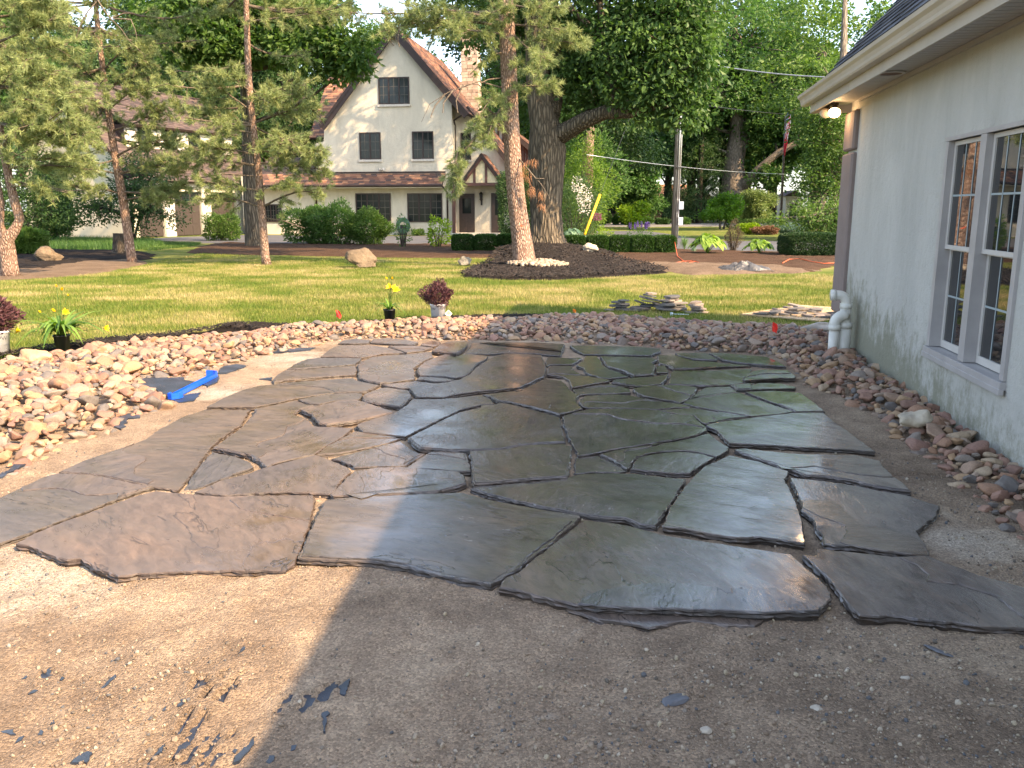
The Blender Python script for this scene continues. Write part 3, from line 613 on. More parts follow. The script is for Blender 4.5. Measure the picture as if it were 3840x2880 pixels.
# ================================================================= FLAGSTONE PATIO
def cA(x, y): return (x/1.58, 1000+y/1.58)
def cB(x, y): return (1000+x/2.212, 1180+y/2.212)
def cC(x, y): return (1900+x/1.8433, 1180+y/1.8433)
def cD(x, y): return (x/1.58, 1600+y/1.58)
def cE(x, y): return (1000+x/1.58, 1600+y/1.58)
def cF(x, y): return (2400+x/1.5361, 1600+y/1.5361)
CR = dict(A=cA, B=cB, C=cC, D=cD, E=cE, F=cF)
def S_(spec):
    out = []; cur = None
    for tok in spec.split():
        if tok in CR: cur = CR[tok]
        else:
            a, b = tok.split(','); out.append(cur(float(a), float(b)))
    return out
STONES = [
 # front row
 ("D 345,275 520,285 620,297 700,315 800,340 912,358 850,375 700,425 500,505 350,562 200,622 0,692 -200,770 -330,790 -400,640 -300,520 -100,470 0,418 100,370 250,300", 0.040),
 ("D 930,385 1120,400 1280,412 1500,404 1700,402 1856,400 1868,425 1835,560 1785,700 1742,800 1692,845 1400,848 1100,856 850,870 700,887 600,848 510,800 480,785 450,786 400,792 330,772 240,738 170,712 95,700 200,640 400,560 600,490 800,415", 0.045),
 ("E 350,440 470,425 640,415 860,405 1080,395 1150,392 1200,405 1350,440 1600,484 1740,505 1850,522 1858,535 1780,600 1700,675 1600,745 1500,835 1410,885 1330,932 1200,912 1050,885 900,850 850,830 650,800 500,795 188,778 250,640 300,530", 0.046),
 ("E 1880,547 2000,560 2140,580 F 130,618 350,652 600,692 750,712 872,730 900,760 960,815 1040,885 1098,955 1100,990 1050,1038 1030,1060 900,1065 730,1073 600,1068 500,1063 250,1055 0,1048 E 2000,1072 1830,1058 1620,1010 1500,975 1380,955 1410,905 1500,860 1600,770 1750,655", 0.052),
 ("F 938,742 1010,748 1020,706 1240,727 1490,752 1640,742 1790,795 1950,855 2212,925 2600,1010 2600,1190 2212,1157 1990,1148 1840,1125 1640,1105 1470,1085 1330,1083 1268,1080 1210,1030 1150,950 1080,868 1000,790", 0.050),
 # second row
 ("F 865,294 1060,312 1240,337 1380,367 1530,388 1620,418 1728,452 1700,510 1640,560 1590,600 1640,668 1668,742 1600,738 1430,720 1215,690 1060,680 1055,640 1015,590 1000,540 935,490 925,430 895,350", 0.052),
 ("F 515,162 700,202 858,256 832,300 862,360 902,450 930,530 944,630 946,670 840,656 690,636 560,640 420,622 260,590 135,578 170,480 230,385 292,302 380,222", 0.054),
 ("E 1208,362 1300,346 1480,336 1640,318 1790,296 1845,280 1960,273 2140,276 F 0,272 140,292 262,302 205,400 150,490 92,585 0,572 E 2120,550 1990,542 1870,525 1760,502 1620,474 1450,436 1320,400", 0.042),
 ("E 395,410 378,402 430,350 480,295 520,264 660,242 800,238 1000,256 1140,264 1170,287 1182,335 1100,362 1000,384 800,398 600,404", 0.050),
 ("D 1155,388 1300,322 1440,287 1540,252 1680,212 1870,165 1960,195 2060,240 2082,265 2010,322 1985,378 1950,398 1700,385 1480,395 1330,408", 0.048),
 ("A 350,1218 500,1150 620,1110 770,1060 860,1025 930,975 1010,932 1090,890 1215,850 1330,852 1480,847 1445,905 1428,935 1300,1020 1243,1075 1180,1158 1120,1240 1055,1322 900,1298 740,1265 600,1240", 0.044),
 ("A 1257,1100 1390,1124 1480,1160 1500,1187 1400,1222 1200,1300 1150,1315 1088,1320 1110,1290 1142,1235 1192,1170", 0.035),
 ("A 1515,865 B -100,788 60,760 245,720 340,752 430,757 300,785 250,800 235,838 330,862 385,922 430,928 580,930 712,938 640,1000 500,1075 395,1152 200,1188 100,1212 A 1580,1180 1540,1148 1480,1112 1400,1098 1268,1070 1330,1025 1442,945", 0.046),
 ("E 522,28 600,38 740,57 790,70 720,96 600,121 450,150 295,164 345,120 430,76", 0.038),
 ("E 385,187 560,143 700,108 792,88 850,135 900,160 938,162 880,195 810,232 680,233 520,238 490,217 440,197", 0.042),
 ("E 972,148 1060,143 1180,157 1196,212 1210,262 1130,262 1000,250 828,244 890,197", 0.040),
 ("E 1206,150 1400,138 1560,108 1765,103 1806,118 1797,200 1782,293 1640,300 1480,315 1330,333 1228,338 1217,280 1218,200", 0.054),
 # mid right
 ("C 1380,762 1420,748 1500,735 1690,712 1900,688 2000,680 2190,680 F 1140,-8 1190,20 1260,75 1355,143 1240,133 1100,124 900,114 700,99 515,90 C 1500,842 1450,792", 0.054),
 ("F 545,127 600,120 660,130 870,152 1100,162 1240,162 1380,197 1400,232 1460,287 1520,332 1562,376 1490,368 1330,343 1200,308 1060,288 950,282 870,248 750,208 640,170", 0.046),
 ("C 1650,533 1850,524 2030,537 2120,600 2200,670 2000,676 1990,670 1880,620 1770,582 1690,548", 0.046),
 ("C 388,700 480,672 560,657 800,652 1040,662 1150,690 1290,702 1338,750 1372,772 1385,800 1300,835 1160,862 940,895 860,908 720,926 600,953 500,968 450,880 410,790", 0.052),
 ("C 645,970 740,940 860,922 950,910 1160,876 1300,846 1395,816 1450,862 1536,915 1528,938 1450,980 1350,952 1240,936 1100,941 990,956 900,980 875,1010 848,1062 832,1066 740,1010", 0.045),
 ("C 480,987 560,977 632,977 738,1022 825,1082 780,1088 600,1086 475,1100 468,1040", 0.034),
 ("C 908,990 1000,968 1100,954 1240,949 1345,963 1436,988 1350,1036 1268,1092 1130,1093 1000,1078 858,1066 876,1030", 0.046),
 ("C 545,562 650,556 760,552 862,560 940,578 1080,602 1205,617 1282,635 1150,640 1030,652 800,643 570,643 525,636 502,610 510,585", 0.048),
 ("C 872,512 950,492 1100,489 1250,496 1316,507 1300,550 1252,578 1203,606 1150,592 1050,578 950,558 905,542", 0.050),
 ("C 1335,522 1380,502 1545,496 1588,532 1640,548 1750,592 1890,640 1980,670 1880,688 1700,702 1500,668 1300,633 1220,612 1290,562", 0.050),
 ("C 1050,658 1290,642 1450,667 1690,708 1560,723 1400,752 1348,742 1296,696 1180,684", 0.040),
 ("C 1548,486 1650,477 1800,472 1900,477 2000,500 1990,508 1800,512 1640,517 1590,516", 0.048),
 ("C 1692,392 1780,380 1950,387 1998,425 1988,437 1900,435 1800,442 1650,452 1632,448", 0.068),
 ("C 1134,402 1155,388 1400,385 1688,373 1688,395 1628,450 1640,472 1540,483 1400,493 1300,490 1114,483 1132,430", 0.046),
 ("C 1044,283 1150,278 1290,318 1450,328 1690,352 1450,359 1300,372 1152,375 1104,348 1055,333", 0.045),
 ("C 1165,264 1378,262 1456,305 1446,315 1300,307 1185,281", 0.045),
 ("C 1398,264 1500,264 1800,292 1870,322 1932,360 1800,352 1600,332 1494,313 1445,286", 0.048),
 ("C 436,212 600,214 900,222 1058,237 1066,256 1008,273 1000,280 860,278 535,270 475,241", 0.048),
 ("B 1702,238 1690,268 1652,322 1800,327 1900,322 1960,314 C 0,262 180,265 290,277 372,282 392,240 402,206 200,194 0,194", 0.046),
 ("C 292,292 440,302 516,297 516,308 498,318 452,342 300,343 280,355 268,330 278,302", 0.042),
 ("C 288,367 312,354 450,357 472,388 510,412 600,433 700,448 710,460 600,478 452,502 432,450 392,428 340,417 280,410", 0.046),
 ("C 545,287 616,287 656,322 656,345 700,373 780,398 842,424 720,437 652,432 562,407 534,370 482,350 530,322", 0.048),
 ("C 646,288 860,293 1000,297 1040,310 1002,330 1026,350 1016,400 1006,412 882,422 822,392 702,358 684,330", 0.050),
 ("C 1038,357 1090,347 1110,380 1115,398 1034,402", 0.042),
 ("C 740,452 862,437 1030,427 1115,412 1105,440 1062,478 900,492 852,487 724,468", 0.044),
 ("C 462,514 600,492 715,480 848,512 855,538 700,545 542,547 485,556", 0.045),
 # long green strips
 ("B 950,577 1100,564 1240,550 1390,570 1490,560 1600,537 1690,492 1745,432 1850,367 1900,342 1980,322 C 100,270 240,280 248,310 270,360 262,410 255,425 90,502 0,508 B 2090,602 1800,627 1600,652 1460,682 1242,679 1204,630 1184,608 1120,608 1000,588", 0.050),
 ("B 1790,660 2090,626 C 90,520 265,437 380,452 428,502 438,525 500,560 480,580 478,602 508,642 525,655 385,693 368,698 160,638 0,602 B 1915,712 1862,678", 0.046),
 ("B 1172,1022 1300,958 1450,878 1600,808 1775,768 1782,748 1900,742 1930,727 C 0,612 160,650 362,706 374,750 388,820 408,883 250,890 60,912 B 1930,1120 1680,1128 1500,1126 1370,1116 1270,1108 1212,1060", 0.052),
 ("B 765,908 900,862 1068,815 1120,778 1172,743 1212,698 1400,702 1600,683 1780,662 1850,692 1885,735 1780,742 1600,786 1400,886 1300,936 1150,1012 1050,1002 800,972 745,925", 0.048),
 ("B 812,657 940,607 1000,602 1100,617 1178,627 1198,680 1150,738 1108,768 1000,753 872,733 793,704", 0.046),
 ("B 432,902 382,830 286,790 312,777 452,748 570,718 720,703 798,717 870,742 1055,806 900,848 700,888 500,912", 0.056),
 ("B 262,706 420,672 560,652 740,647 795,652 776,690 758,702 570,712 440,742 345,733", 0.038),
 # upper left
 ("A 1225,838 1320,785 1430,735 1540,705 1620,697 B 200,562 400,542 600,527 718,518 760,542 850,562 935,578 880,608 830,632 740,637 560,642 420,663 250,692 60,738 -100,770", 0.045),
 ("B 62,558 52,535 100,490 160,460 300,457 440,442 600,432 735,422 748,460 733,498 600,503 400,518 200,538", 0.047),
 ("B 168,450 250,400 340,367 445,357 600,357 720,360 788,362 760,390 735,409 600,422 440,432 300,446", 0.044),
 ("B 450,345 492,312 550,272 600,256 850,253 1000,272 1108,300 1148,318 1100,316 950,323 860,342 780,352 600,346", 0.046),
 ("B 594,235 640,211 740,199 860,211 846,234 700,238", 0.040),
 ("B 860,232 882,202 1000,194 1150,207 1256,227 1228,248 1180,246 1000,238", 0.045),
 ("B 1288,237 1380,214 1446,226 1428,248 1390,262 1284,253", 0.046),
 ("B 1005,264 1200,258 1385,274 1300,298 1200,308 1162,312 1122,298", 0.042),
 ("B 1370,300 1452,237 1500,224 1638,209 1666,226 1656,260 1618,298 1572,322 1480,312", 0.062),
 ("B 750,415 800,385 870,352 1000,338 1150,330 1360,308 1382,352 1305,380 1236,432 1216,445 1230,490 1226,538 1150,543 1000,563 940,568 852,553 768,528 760,500 762,460", 0.048),
 ("B 1250,442 1315,387 1398,352 1480,328 1560,350 1640,324 1720,332 1836,346 1826,365 1738,418 1688,476 1648,506 1570,526 1480,512 1272,502 1254,480", 0.048),
 ("B 1268,513 1480,524 1560,541 1480,553 1390,553 1305,538 1250,538", 0.040),
]
def m_flag():
    t = NT('wet_bluestone'); r = t.objrand()
    co = t.world()
    va = t.new('ShaderNodeVectorMath', operation='ADD')
    cx = t.new('ShaderNodeCombineXYZ'); t.l.new(t.math('MULTIPLY', r, 37.0), cx.inputs[0]); t.l.new(t.math('MULTIPLY', r, 91.0), cx.inputs[1])
    t.l.new(co, va.inputs[0]); t.l.new(cx.outputs[0], va.inputs[1])
    rot = t.new('ShaderNodeVectorRotate', rotation_type='Z_AXIS'); t.l.new(va.outputs[0], rot.inputs['Vector']); t.l.new(t.math('MULTIPLY', r, 2.2), rot.inputs['Angle'])
    mp = t.new('ShaderNodeMapping'); mp.inputs['Scale'].default_value = (1, 2.6, 1); t.l.new(rot.outputs[0], mp.inputs[0]); st = mp.outputs[0]
    a = t.noise(st, 1.6, 5, 0.6, 0.8); b = t.noise(st, 9, 6, 0.65, 0.6); f = t.noise(va.outputs[0], 90, 4, 0.7); m = t.noise(st, 28, 5, 0.65)
    hue = t.ramp(r, [(0.0, (0.112, 0.090, 0.070)), (0.25, (0.092, 0.083, 0.074)), (0.5, (0.124, 0.097, 0.079)), (0.75, (0.090, 0.084, 0.082)), (1.0, (0.118, 0.097, 0.083))])
    c = t.mix(1.0, hue, t.ramp(a, [(0.3, (0.75, 0.76, 0.8)), (0.55, (1.05, 1.0, 0.95)), (0.75, (1.35, 1.2, 1.05))]), 'MULTIPLY')
    c = t.mix(1.0, c, t.ramp(b, [(0.35, 0.8), (0.65, 1.22)]), 'MULTIPLY')
    c = t.mix(t.ramp(t.noise(st, 5, 6, 0.75, 1.5), [(0.68, 0.0), (0.74, 0.35)]), c, (0.24, 0.225, 0.20))       # dusty, drying scars
    # cleft ledges: contour steps of a slow noise
    steps = t.math('FRACT', t.math('MULTIPLY', t.noise(st, 0.9, 5, 0.55, 0.4), 5.0))
    ledge = t.ramp(steps, [(0.0, 0.0), (0.06, 1.0), (1.0, 0.3)])
    c = t.mix(t.math('MULTIPLY', t.ramp(steps, [(0.0, 1.0), (0.05, 0.0)]), 0.75), c, (0.015, 0.014, 0.014))
    h = t.math('ADD', t.math('MULTIPLY', b, 0.9), t.math('ADD', t.math('MULTIPLY', m, 0.35), t.math('ADD', t.math('MULTIPLY', f, 0.10), t.math('MULTIPLY', a, 0.35))))
    h = t.math('ADD', h, t.math('MULTIPLY', ledge, 0.55))
    # puddles lie where a slow noise is high: there the relief drowns
    pud = t.noise(co, 2.1, 4, 0.6, 0.5)
    wet = t.ramp(pud, [(0.38, 0.24), (0.50, 0.12), (0.60, 0.03)])
    gp = t.new('ShaderNodeNewGeometry'); sxp = t.new('ShaderNodeSeparateXYZ'); t.l.new(gp.outputs['Position'], sxp.inputs[0])
    dry = t.ramp(t.math('ADD', t.math('MULTIPLY', sxp.outputs['X'], -0.5), t.math('MULTIPLY', t.math('SUBTRACT', t.noise(co, 1.3, 4), 0.5), 1.6)), [(0.30, 0.0), (0.75, 0.26)])   # already drying on the left
    ro = t.math('ADD', t.math('ADD', wet, dry), t.math('MULTIPLY', t.math('SUBTRACT', b, 0.5), 0.25))
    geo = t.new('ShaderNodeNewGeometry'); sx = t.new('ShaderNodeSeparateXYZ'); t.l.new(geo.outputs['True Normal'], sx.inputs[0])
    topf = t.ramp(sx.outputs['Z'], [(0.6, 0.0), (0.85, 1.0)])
    ro = t.mix(topf, 0.6, ro)
    bs = t.ramp(pud, [(0.45, 0.30), (0.62, 0.05)])
    bn = t.new('ShaderNodeBump'); t.l.new(h, bn.inputs['Height']); t.l.new(bs, bn.inputs['Strength']); bn.inputs['Distance'].default_value = 0.008
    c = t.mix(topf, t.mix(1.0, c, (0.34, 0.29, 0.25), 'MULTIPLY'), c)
    t.set(c, ro, bn.outputs[0], spec=0.6)
    film = t.ramp(t.math('ADD', t.math('MULTIPLY', sxp.outputs['X'], 0.45), t.math('MULTIPLY', pud, 1.5)), [(0.58, 0.0), (1.0, 1.0)])      # water film, thicker on the right
    t.l.new(t.math('MULTIPLY', t.math('MULTIPLY', film, topf), t.ramp(t.noise(st, 3.2, 6, 0.7, 0.8), [(0.38, 0.15), (0.58, 0.95)])), t.b.inputs['Coat Weight']); t.b.inputs['Coat IOR'].default_value = 1.45
    t.l.new(t.ramp(pud, [(0.42, 0.16), (0.60, 0.03)]), t.b.inputs['Coat Roughness'])
    b2 = t.new('ShaderNodeBump'); t.l.new(t.math('ADD', b, t.math('ADD', t.math('MULTIPLY', m, .7), t.math('MULTIPLY', f, .3))), b2.inputs['Height']); b2.inputs['Strength'].default_value = 0.35; b2.inputs['Distance'].default_value = 0.006
    t.l.new(b2.outputs[0], t.b.inputs['Coat Normal'])
    return t.mat
M_FLAG = m_flag()
def offset_poly(p, d):
    n = len(p); out = []
    for i in range(n):
        a, b, c = p[i-1], p[i], p[(i+1) % n]
        e1 = (b-a); e2 = (c-b)
        if e1.length < 1e-9: e1 = e2
        if e2.length < 1e-9: e2 = e1
        n1 = Vector((e1.y, -e1.x)).normalized(); n2 = Vector((e2.y, -e2.x)).normalized()
        m = n1+n2; m = m.normalized() if m.length > .2 else n1
        out.append(b + m*d)
    return out
def flag_mesh(w, ztop, seed, tilt=None):
    """w: ccw outline (Vector2) of the top face"""
    r = random.Random(seed); n0 = len(w)
    area = sum(w[i].x*w[(i+1)%n0].y - w[(i+1)%n0].x*w[i].y for i in range(n0))
    if area < 0: w = w[::-1]
    p = []
    for i in range(n0):
        a = w[i]; b = w[(i+1)%n0]; k = max(1, int((b-a).length/0.024)); d = b-a; nn = Vector((d.y, -d.x)).normalized()
        for j in range(k):
            q = a + d*(j/k)
            if j: q = q + nn*(0.007*mnoise.noise(Vector((q.x*9, q.y*9, seed)))+0.006*mnoise.noise(Vector((q.x*31, q.y*31, seed)))+r.gauss(0, 0.0014))
            p.append(q)
    n = len(p); cen = sum(p, Vector((0,0)))/n
    tx, ty = r.gauss(0, 0.0045), r.gauss(0, 0.0045)
    if tilt: tx, ty, cen = tilt
    def zt(q): return ztop + (q.x-cen.x)*tx + (q.y-cen.y)*ty
    rings = [(offset_poly(p, -0.004), 0.0, 0), (p, -0.003, 0), (offset_poly(p, 0.004), -0.009, .007), (offset_poly(p, -0.003), -0.015, .006), (offset_poly(p, 0.005), -0.023, .009), (offset_poly(p, -0.003), -0.033, .006), (offset_poly(p, -0.006), -0.9, .003)]
    vs = []; fs = []
    for k, (rg, dz, jit) in enumerate(rings):
        for i, q in enumerate(rg):
            jx = jit*mnoise.noise(Vector((q.x*30, q.y*30, k*3.1))); z = zt(q)+dz + (r.gauss(0, .0025) if jit else 0)
            if k == 1: z += r.gauss(0, 0.0008)
            if dz < -0.5: z = 0.0
            vs.append((q.x+jx, q.y+jx*0.7, z))
    for k in range(len(rings)-1):
        for i in range(n): fs.append((k*n+i, (k+1)*n+i, (k+1)*n+(i+1)%n, k*n+(i+1)%n))
    bm = bmesh.new(); bv = [bm.verts.new(v) for v in vs]
    for f in fs: bm.faces.new([bv[i] for i in f])
    top = bm.faces.new(bv[:n]); top.normal_update()
    res = bmesh.ops.triangulate(bm, faces=[top])
    bmesh.ops.recalc_face_normals(bm, faces=bm.faces)
    me = bpy.data.meshes.new('flagstone'); bm.to_mesh(me); bm.free()
    return me, (tx, ty, cen)
patio = thing('flagstone_patio', None, None, kind='structure')
FLAGC = []
SL = {3: None, 30: None}
LABELS = {0: 'flat slab cut off by the left edge of the picture', 1: 'widest slab at the front left with a wavy front edge', 3: 'layered slab at the front with a broken lower ledge and bright wet patches',
          4: 'slab at the lower right corner running out of the picture', 6: 'shiny light slab reflecting the sky', 5: 'dark cracked slab with a pointed right tip', 48: 'pale raised slab with a rounded left end'}
for i, (spec, zt) in enumerate(STONES):
    w = [G(u, v, zt)[:2] for u, v in S_(spec)]; w = [Vector(p) for p in w]
    me, cen = flag_mesh(w, zt, 300+i)
    o = link_mesh('flagstone', me, M_FLAG, patio); FLAGC.append(cen)
    if i in LABELS: o['label'] = LABELS[i]
FLAGOBJ = [o for o in bpy.data.objects if o.name.startswith('flagstone') and o.type == 'MESH']
FLAGOBJ.sort(key=lambda o: o.name if '.' in o.name else o.name + '.000')
def auto_layer(i, seed):
    r = random.Random(seed); spec, zt = STONES[i]; w = [Vector(G(u, v, zt)[:2]) for u, v in S_(spec)]; n = len(w)
    A_ = sum(w[k].x*w[(k+1)%n].y-w[(k+1)%n].x*w[k].y for k in range(n))/2
    if A_ < 0: w = w[::-1]
    if abs(A_) < .10: return
    w = offset_poly(w, -r.uniform(.006, .02)); cen = sum(w, Vector((0, 0)))/n; a = r.uniform(0, 2*pi); nn = Vector((cos(a)*.7, sin(a))).normalized(); rad = max((q-cen).dot(nn) for q in w); d0 = rad*r.uniform(-.1, .55); out = []
    for k in range(n):
        p, q = w[k], w[(k+1)%n]; dp = (p-cen).dot(nn)-d0; dq = (q-cen).dot(nn)-d0
        if dp >= 0: out.append(p)
        if dp*dq < 0: out.append(p+(q-p)*(dp/(dp-dq)))
    if len(out) < 3: return
    t_ = Vector((-nn.y, nn.x)); fin = []
    for k in range(len(out)):
        p, q = out[k], out[(k+1)%len(out)]; fin.append(p)
        if abs((p-cen).dot(nn)-d0) < 1e-4 and abs((q-cen).dot(nn)-d0) < 1e-4:
            m_ = max(2, int((q-p).length/.05)); am = min(.07, (q-p).length*.12)
            for j in range(1, m_): x_ = p+(q-p)*(j/m_); fin.append(x_+nn*am*(mnoise.noise(Vector((x_.x*4, x_.y*4, seed)))*2+.6))
    me, c_ = flag_mesh(fin, zt+r.uniform(.0035, .0065), seed, FLAGC[i]); link_mesh('split_layer', me, M_FLAG, FLAGOBJ[i])
for i in range(len(STONES)):
    if i in (3, 4, 5, 6): continue
    if random.Random(i*5+1).random() < .75: auto_layer(i, 700+i)
# broken lower ledge in front of the layered slab, and thin split layers on a few slabs: parts of those slabs
def layer(spec, zt, parent_i, seed, thick=0.014):
    w = [Vector(G(u, v, zt)[:2]) for u, v in S_(spec)]
    me, c = flag_mesh(w, zt, seed, FLAGC[parent_i])
    o = link_mesh('split_layer', me, M_FLAG, patio.children[parent_i] if False else FLAGOBJ[parent_i]); return o
layer("E 1700,1040 1900,1040 2100,1050 2212,1060 F 250,1040 500,1040 700,1040 730,1103 660,1152 430,1138 300,1118 160,1145 50,1165 0,1150 E 1960,1145 1800,1092", 0.022, 3, 901)
layer("F 925,425 1000,420 1130,432 1215,510 1270,560 1400,580 1590,640 1640,680 1660,738 1600,736 1430,718 1220,688 1150,665 1190,610 1180,570 1040,520 940,470", 0.056, 5, 902)
layer("F 1650,885 1840,905 2060,975 2212,1095 2500,1150 2600,1100 2600,1010 2212,925 1950,857 1790,798 1640,745 1500,755 1600,800 1660,850", 0.055, 4, 903)
layer("F 0,905 250,900 480,930 780,925 900,1000 1040,1040 1028,1058 900,1063 730,1071 600,1066 500,1061 250,1053 0,1046 E 2000,1070 1850,1050 1860,1020 1950,980", 0.056, 3, 904)
layer("E 700,770 850,730 1100,715 1310,745 1580,738 1500,832 1410,883 1330,928 1200,908 1050,882 900,847 850,826", 0.050, 2, 905)
layer("D 1360,430 1420,480 1500,500 1650,520 1800,545 1836,545 1864,425 1856,402 1700,404 1500,406", 0.049, 1, 906)
layer("F 550,130 860,235 1010,225 1180,262 1400,290 1460,290 1400,235 1378,200 1240,164 1100,164 870,154", 0.050, 18, 907)
# ================================================================= NEAR HOUSE (right) with an unseen stretch bent to fit its shade on the patio
def m_stucco(name, col, stain=True, scale=1.0):
    t = NT(name); co = t.world(); n = t.noise(co, 60*scale, 5, 0.7); v = t.noise(co, 16*scale, 4, 0.6); b = t.noise(t.world((1, 1, 0.35)), 1.6, 5, 0.65, 0.5)
    c = t.mix(0.7, col, t.ramp(b, [(0.3, 0.82), (0.7, 1.12)]), 'MULTIPLY')
    if stain:
        g = t.new('ShaderNodeNewGeometry'); sx = t.new('ShaderNodeSeparateXYZ'); t.l.new(g.outputs['Position'], sx.inputs[0])
        low = t.math('SUBTRACT', 1.0, t.math('MULTIPLY', sx.outputs['Z'], 0.95))           # algae creeping up from the ground
        far = t.math('MULTIPLY', t.math('SUBTRACT', sx.outputs['Y'], 6.0), 0.14)
        k = t.math('ADD', t.math('ADD', low, far), t.math('MULTIPLY', t.math('SUBTRACT', t.noise(t.world((1, 1, .7)), 5.5, 7, 0.78), 0.5), 1.9))
        c = t.mix(t.ramp(k, [(0.6, 0.0), (1.5, 0.8)]), c, (0.19, 0.19, 0.13))
        st = t.noise(t.world((3, 3, 0.5)), 3.0, 6, 0.7)
        c = t.mix(t.ramp(st, [(0.5, 0.0), (0.8, 0.25)]), c, (0.27, 0.26, 0.22))
    h = t.math('ADD', t.math('MULTIPLY', n, 0.6), t.math('MULTIPLY', v, 0.9))
    return t.set(c, 0.92, t.bump(h, 0.9, 0.016), spec=0.2)
M_STUC = m_stucco('grey_stucco', (0.47, 0.465, 0.43))
M_TAUPE = m_simple('taupe_stucco_trim', (0.235, 0.19, 0.175), 0.9, 0.08, 4, 0.5, 0.004, spec=.2)
M_GUT = m_simple('beige_aluminium', (0.43, 0.385, 0.32), 0.38, 0.07, 3, 0.05, 0.001)
M_FASC = m_simple('beige_fascia', (0.40, 0.36, 0.30), 0.5, 0.07, 3)
M_SOF = m_simple('soffit_panel', (0.36, 0.345, 0.32), 0.5, 0.08, 2)
M_WIN = m_simple('grey_window_aluminium', (0.36, 0.345, 0.34), 0.42, 0.1, 5, 0.1, 0.001)
M_SASH = m_simple('pale_sash', (0.50, 0.48, 0.45), 0.45, 0.08, 5)
M_GRILL = m_simple('pale_grille', (0.30, 0.36, 0.38), 0.4, 0.05)
def m_glass(name, col=(0.012, 0.014, 0.016), rough=0.02):
    t = NT(name); co = t.world(); n = t.noise(co, 1.3, 2)
    return t.set(col, rough, t.bump(n, 0.06, 0.02), spec=1.0)
M_GLASS = m_glass('window_glass')
M_DARK = m_simple('black_plastic', (0.015, 0.015, 0.016), 0.45, 0.2)

HZ = 2.785                                    # soffit height
house = thing('stucco_house', 'pale grey stucco house at the right with taupe corner blocks, gutter and lit eave lamp', 'house', wp(0, WOFF), -YAW)
FH = Frame(wp(0, WOFF), -YAW)                 # local x = off the wall (right), local y = along the wall away from camera
# in this frame: lx>0 inside the house, ly = s
T = 0.25; S0, S1 = 4.8, 10.6; W0, W1, WZ0, WZ1 = 5.72, 7.23, 0.47, 2.10
w = MB()
w.prism_xy([(0, S0), (T, S0), (T, W0), (0, W0)], -0.3, HZ+.05)
w.prism_xy([(0, W1), (T, W1), (T, S1), (0, S1)], -0.3, HZ+.05)
w.prism_xy([(0, W0), (T, W0), (T, W1), (0, W1)], -0.3, WZ0)
w.prism_xy([(0, W0), (T, W0), (T, W1), (0, W1)], WZ1, HZ+.05)
w.build('wall', M_STUC, house)
w = MB(); w.prism_xz([(T+.001, -0.3), (4.0, -0.3), (4.0, HZ), (2.0, HZ+2.2), (T+.001, HZ)], S1-T, S1-.001); w.build('gable_wall', M_STUC, house)
w = MB(); w.box(3.75, 4.0, S0, S1-T-.002, -0.3, HZ); w.build('rear_wall', M_STUC, house)
for z0, z1 in ((-0.3, 0.375), (0.40, 2.205), (2.235, 2.66)):
    q = MB(); a, b = 10.18, 10.655; c = 0.018
    q.add([(-.055, a, z0), (-.055, b, z0), (.3, b, z0), (.3, a, z0), (-.055, a, z1-c), (-.055, b, z1-c), (-.035, a+c, z1), (-.035, b-c, z1), (.3, b, z1-c), (.3, a, z1-c)],
          [(0,1,5,4), (4,5,7,6), (1,2,8,5), (3,0,4,9), (2,3,9,8), (6,7,5,8,9,4)][:5])
    q = MB(); q.box(-.055, .20, a, b, z0, z1)
    ob = q.build('corner_block', M_TAUPE, house)
    bv = ob.modifiers.new('bevel', 'BEVEL'); bv.width = 0.02; bv.segments = 1
# soffit slats
SO = 0.372; sm = MB(); sm.box(-SO, -.004, 0.006, 0.094, 0, 0.012); me_s = sm.mesh('soffit_slat'); me_s.materials.append(M_SOF)
for i in range(int((10.9-3.2)/0.1)):
    o = bpy.data.objects.new('soffit_slat', me_s); COL.objects.link(o); o.parent = house; o.location = (0, 3.2+i*0.1, HZ-0.012 + 0.0)
b = MB(); b.box(-SO, -.004, S0, 10.93, HZ+.001, HZ+.02); b.build('soffit_backing', M_SOF, house)
b = MB(); b.box(-.03, .0-.002, S0, 10.175, HZ-.05, HZ-.014); b.build('soffit_trim', M_SOF, house)
b = MB(); b.box(-SO-.022, -SO-.001, S0, 9.0, HZ-.085, HZ+.09); b.build('fascia', M_FASC, house)
b = MB(); b.box(-SO-.022, -SO-.001, 9.006, 10.94, HZ-.088, HZ+.09); b.build('fascia', M_FASC, house)
b = MB(); b.box(-SO-.02, 0.3, 10.935, 10.96, HZ-.088, HZ+.06); b.build('fascia', M_FASC, house)
# unseen nearer stretch of the house, its angle made up to shape the patio shade
near_w = thing('angled_shade_stretch', None, None); del_ = [near_w.pop(k_, None) for k_ in ('label', 'category')]
near_w.parent = house; near_w.location = (0, S0, 0); near_w.rotation_euler = (0, 0, radians(5.0))
b = MB(); b.box(0, T, -12, -.03, -.3, HZ+.05); b.box(4.45, 4.7, -12, -.3, -.3, HZ); b.build('wall', M_STUC, near_w)['kind'] = 'stuff'
b = MB(); b.slab([(-.5, -12, HZ+.13), (-.5, -.03, HZ+.13), (2.4, -.03, 5.5), (2.4, -12, 5.5)], .14); b.slab([(2.4, -12, 5.5), (2.4, -.03, 5.5), (5.3, -.03, HZ+.13), (5.3, -12, HZ+.13)], .14); b.box(-.52, -.38, -12, -.03, HZ-.05, HZ+.12); b.build('roof', m_simple('slate_roof_far', (.08, .08, .09), .9), near_w)['kind'] = 'stuff'
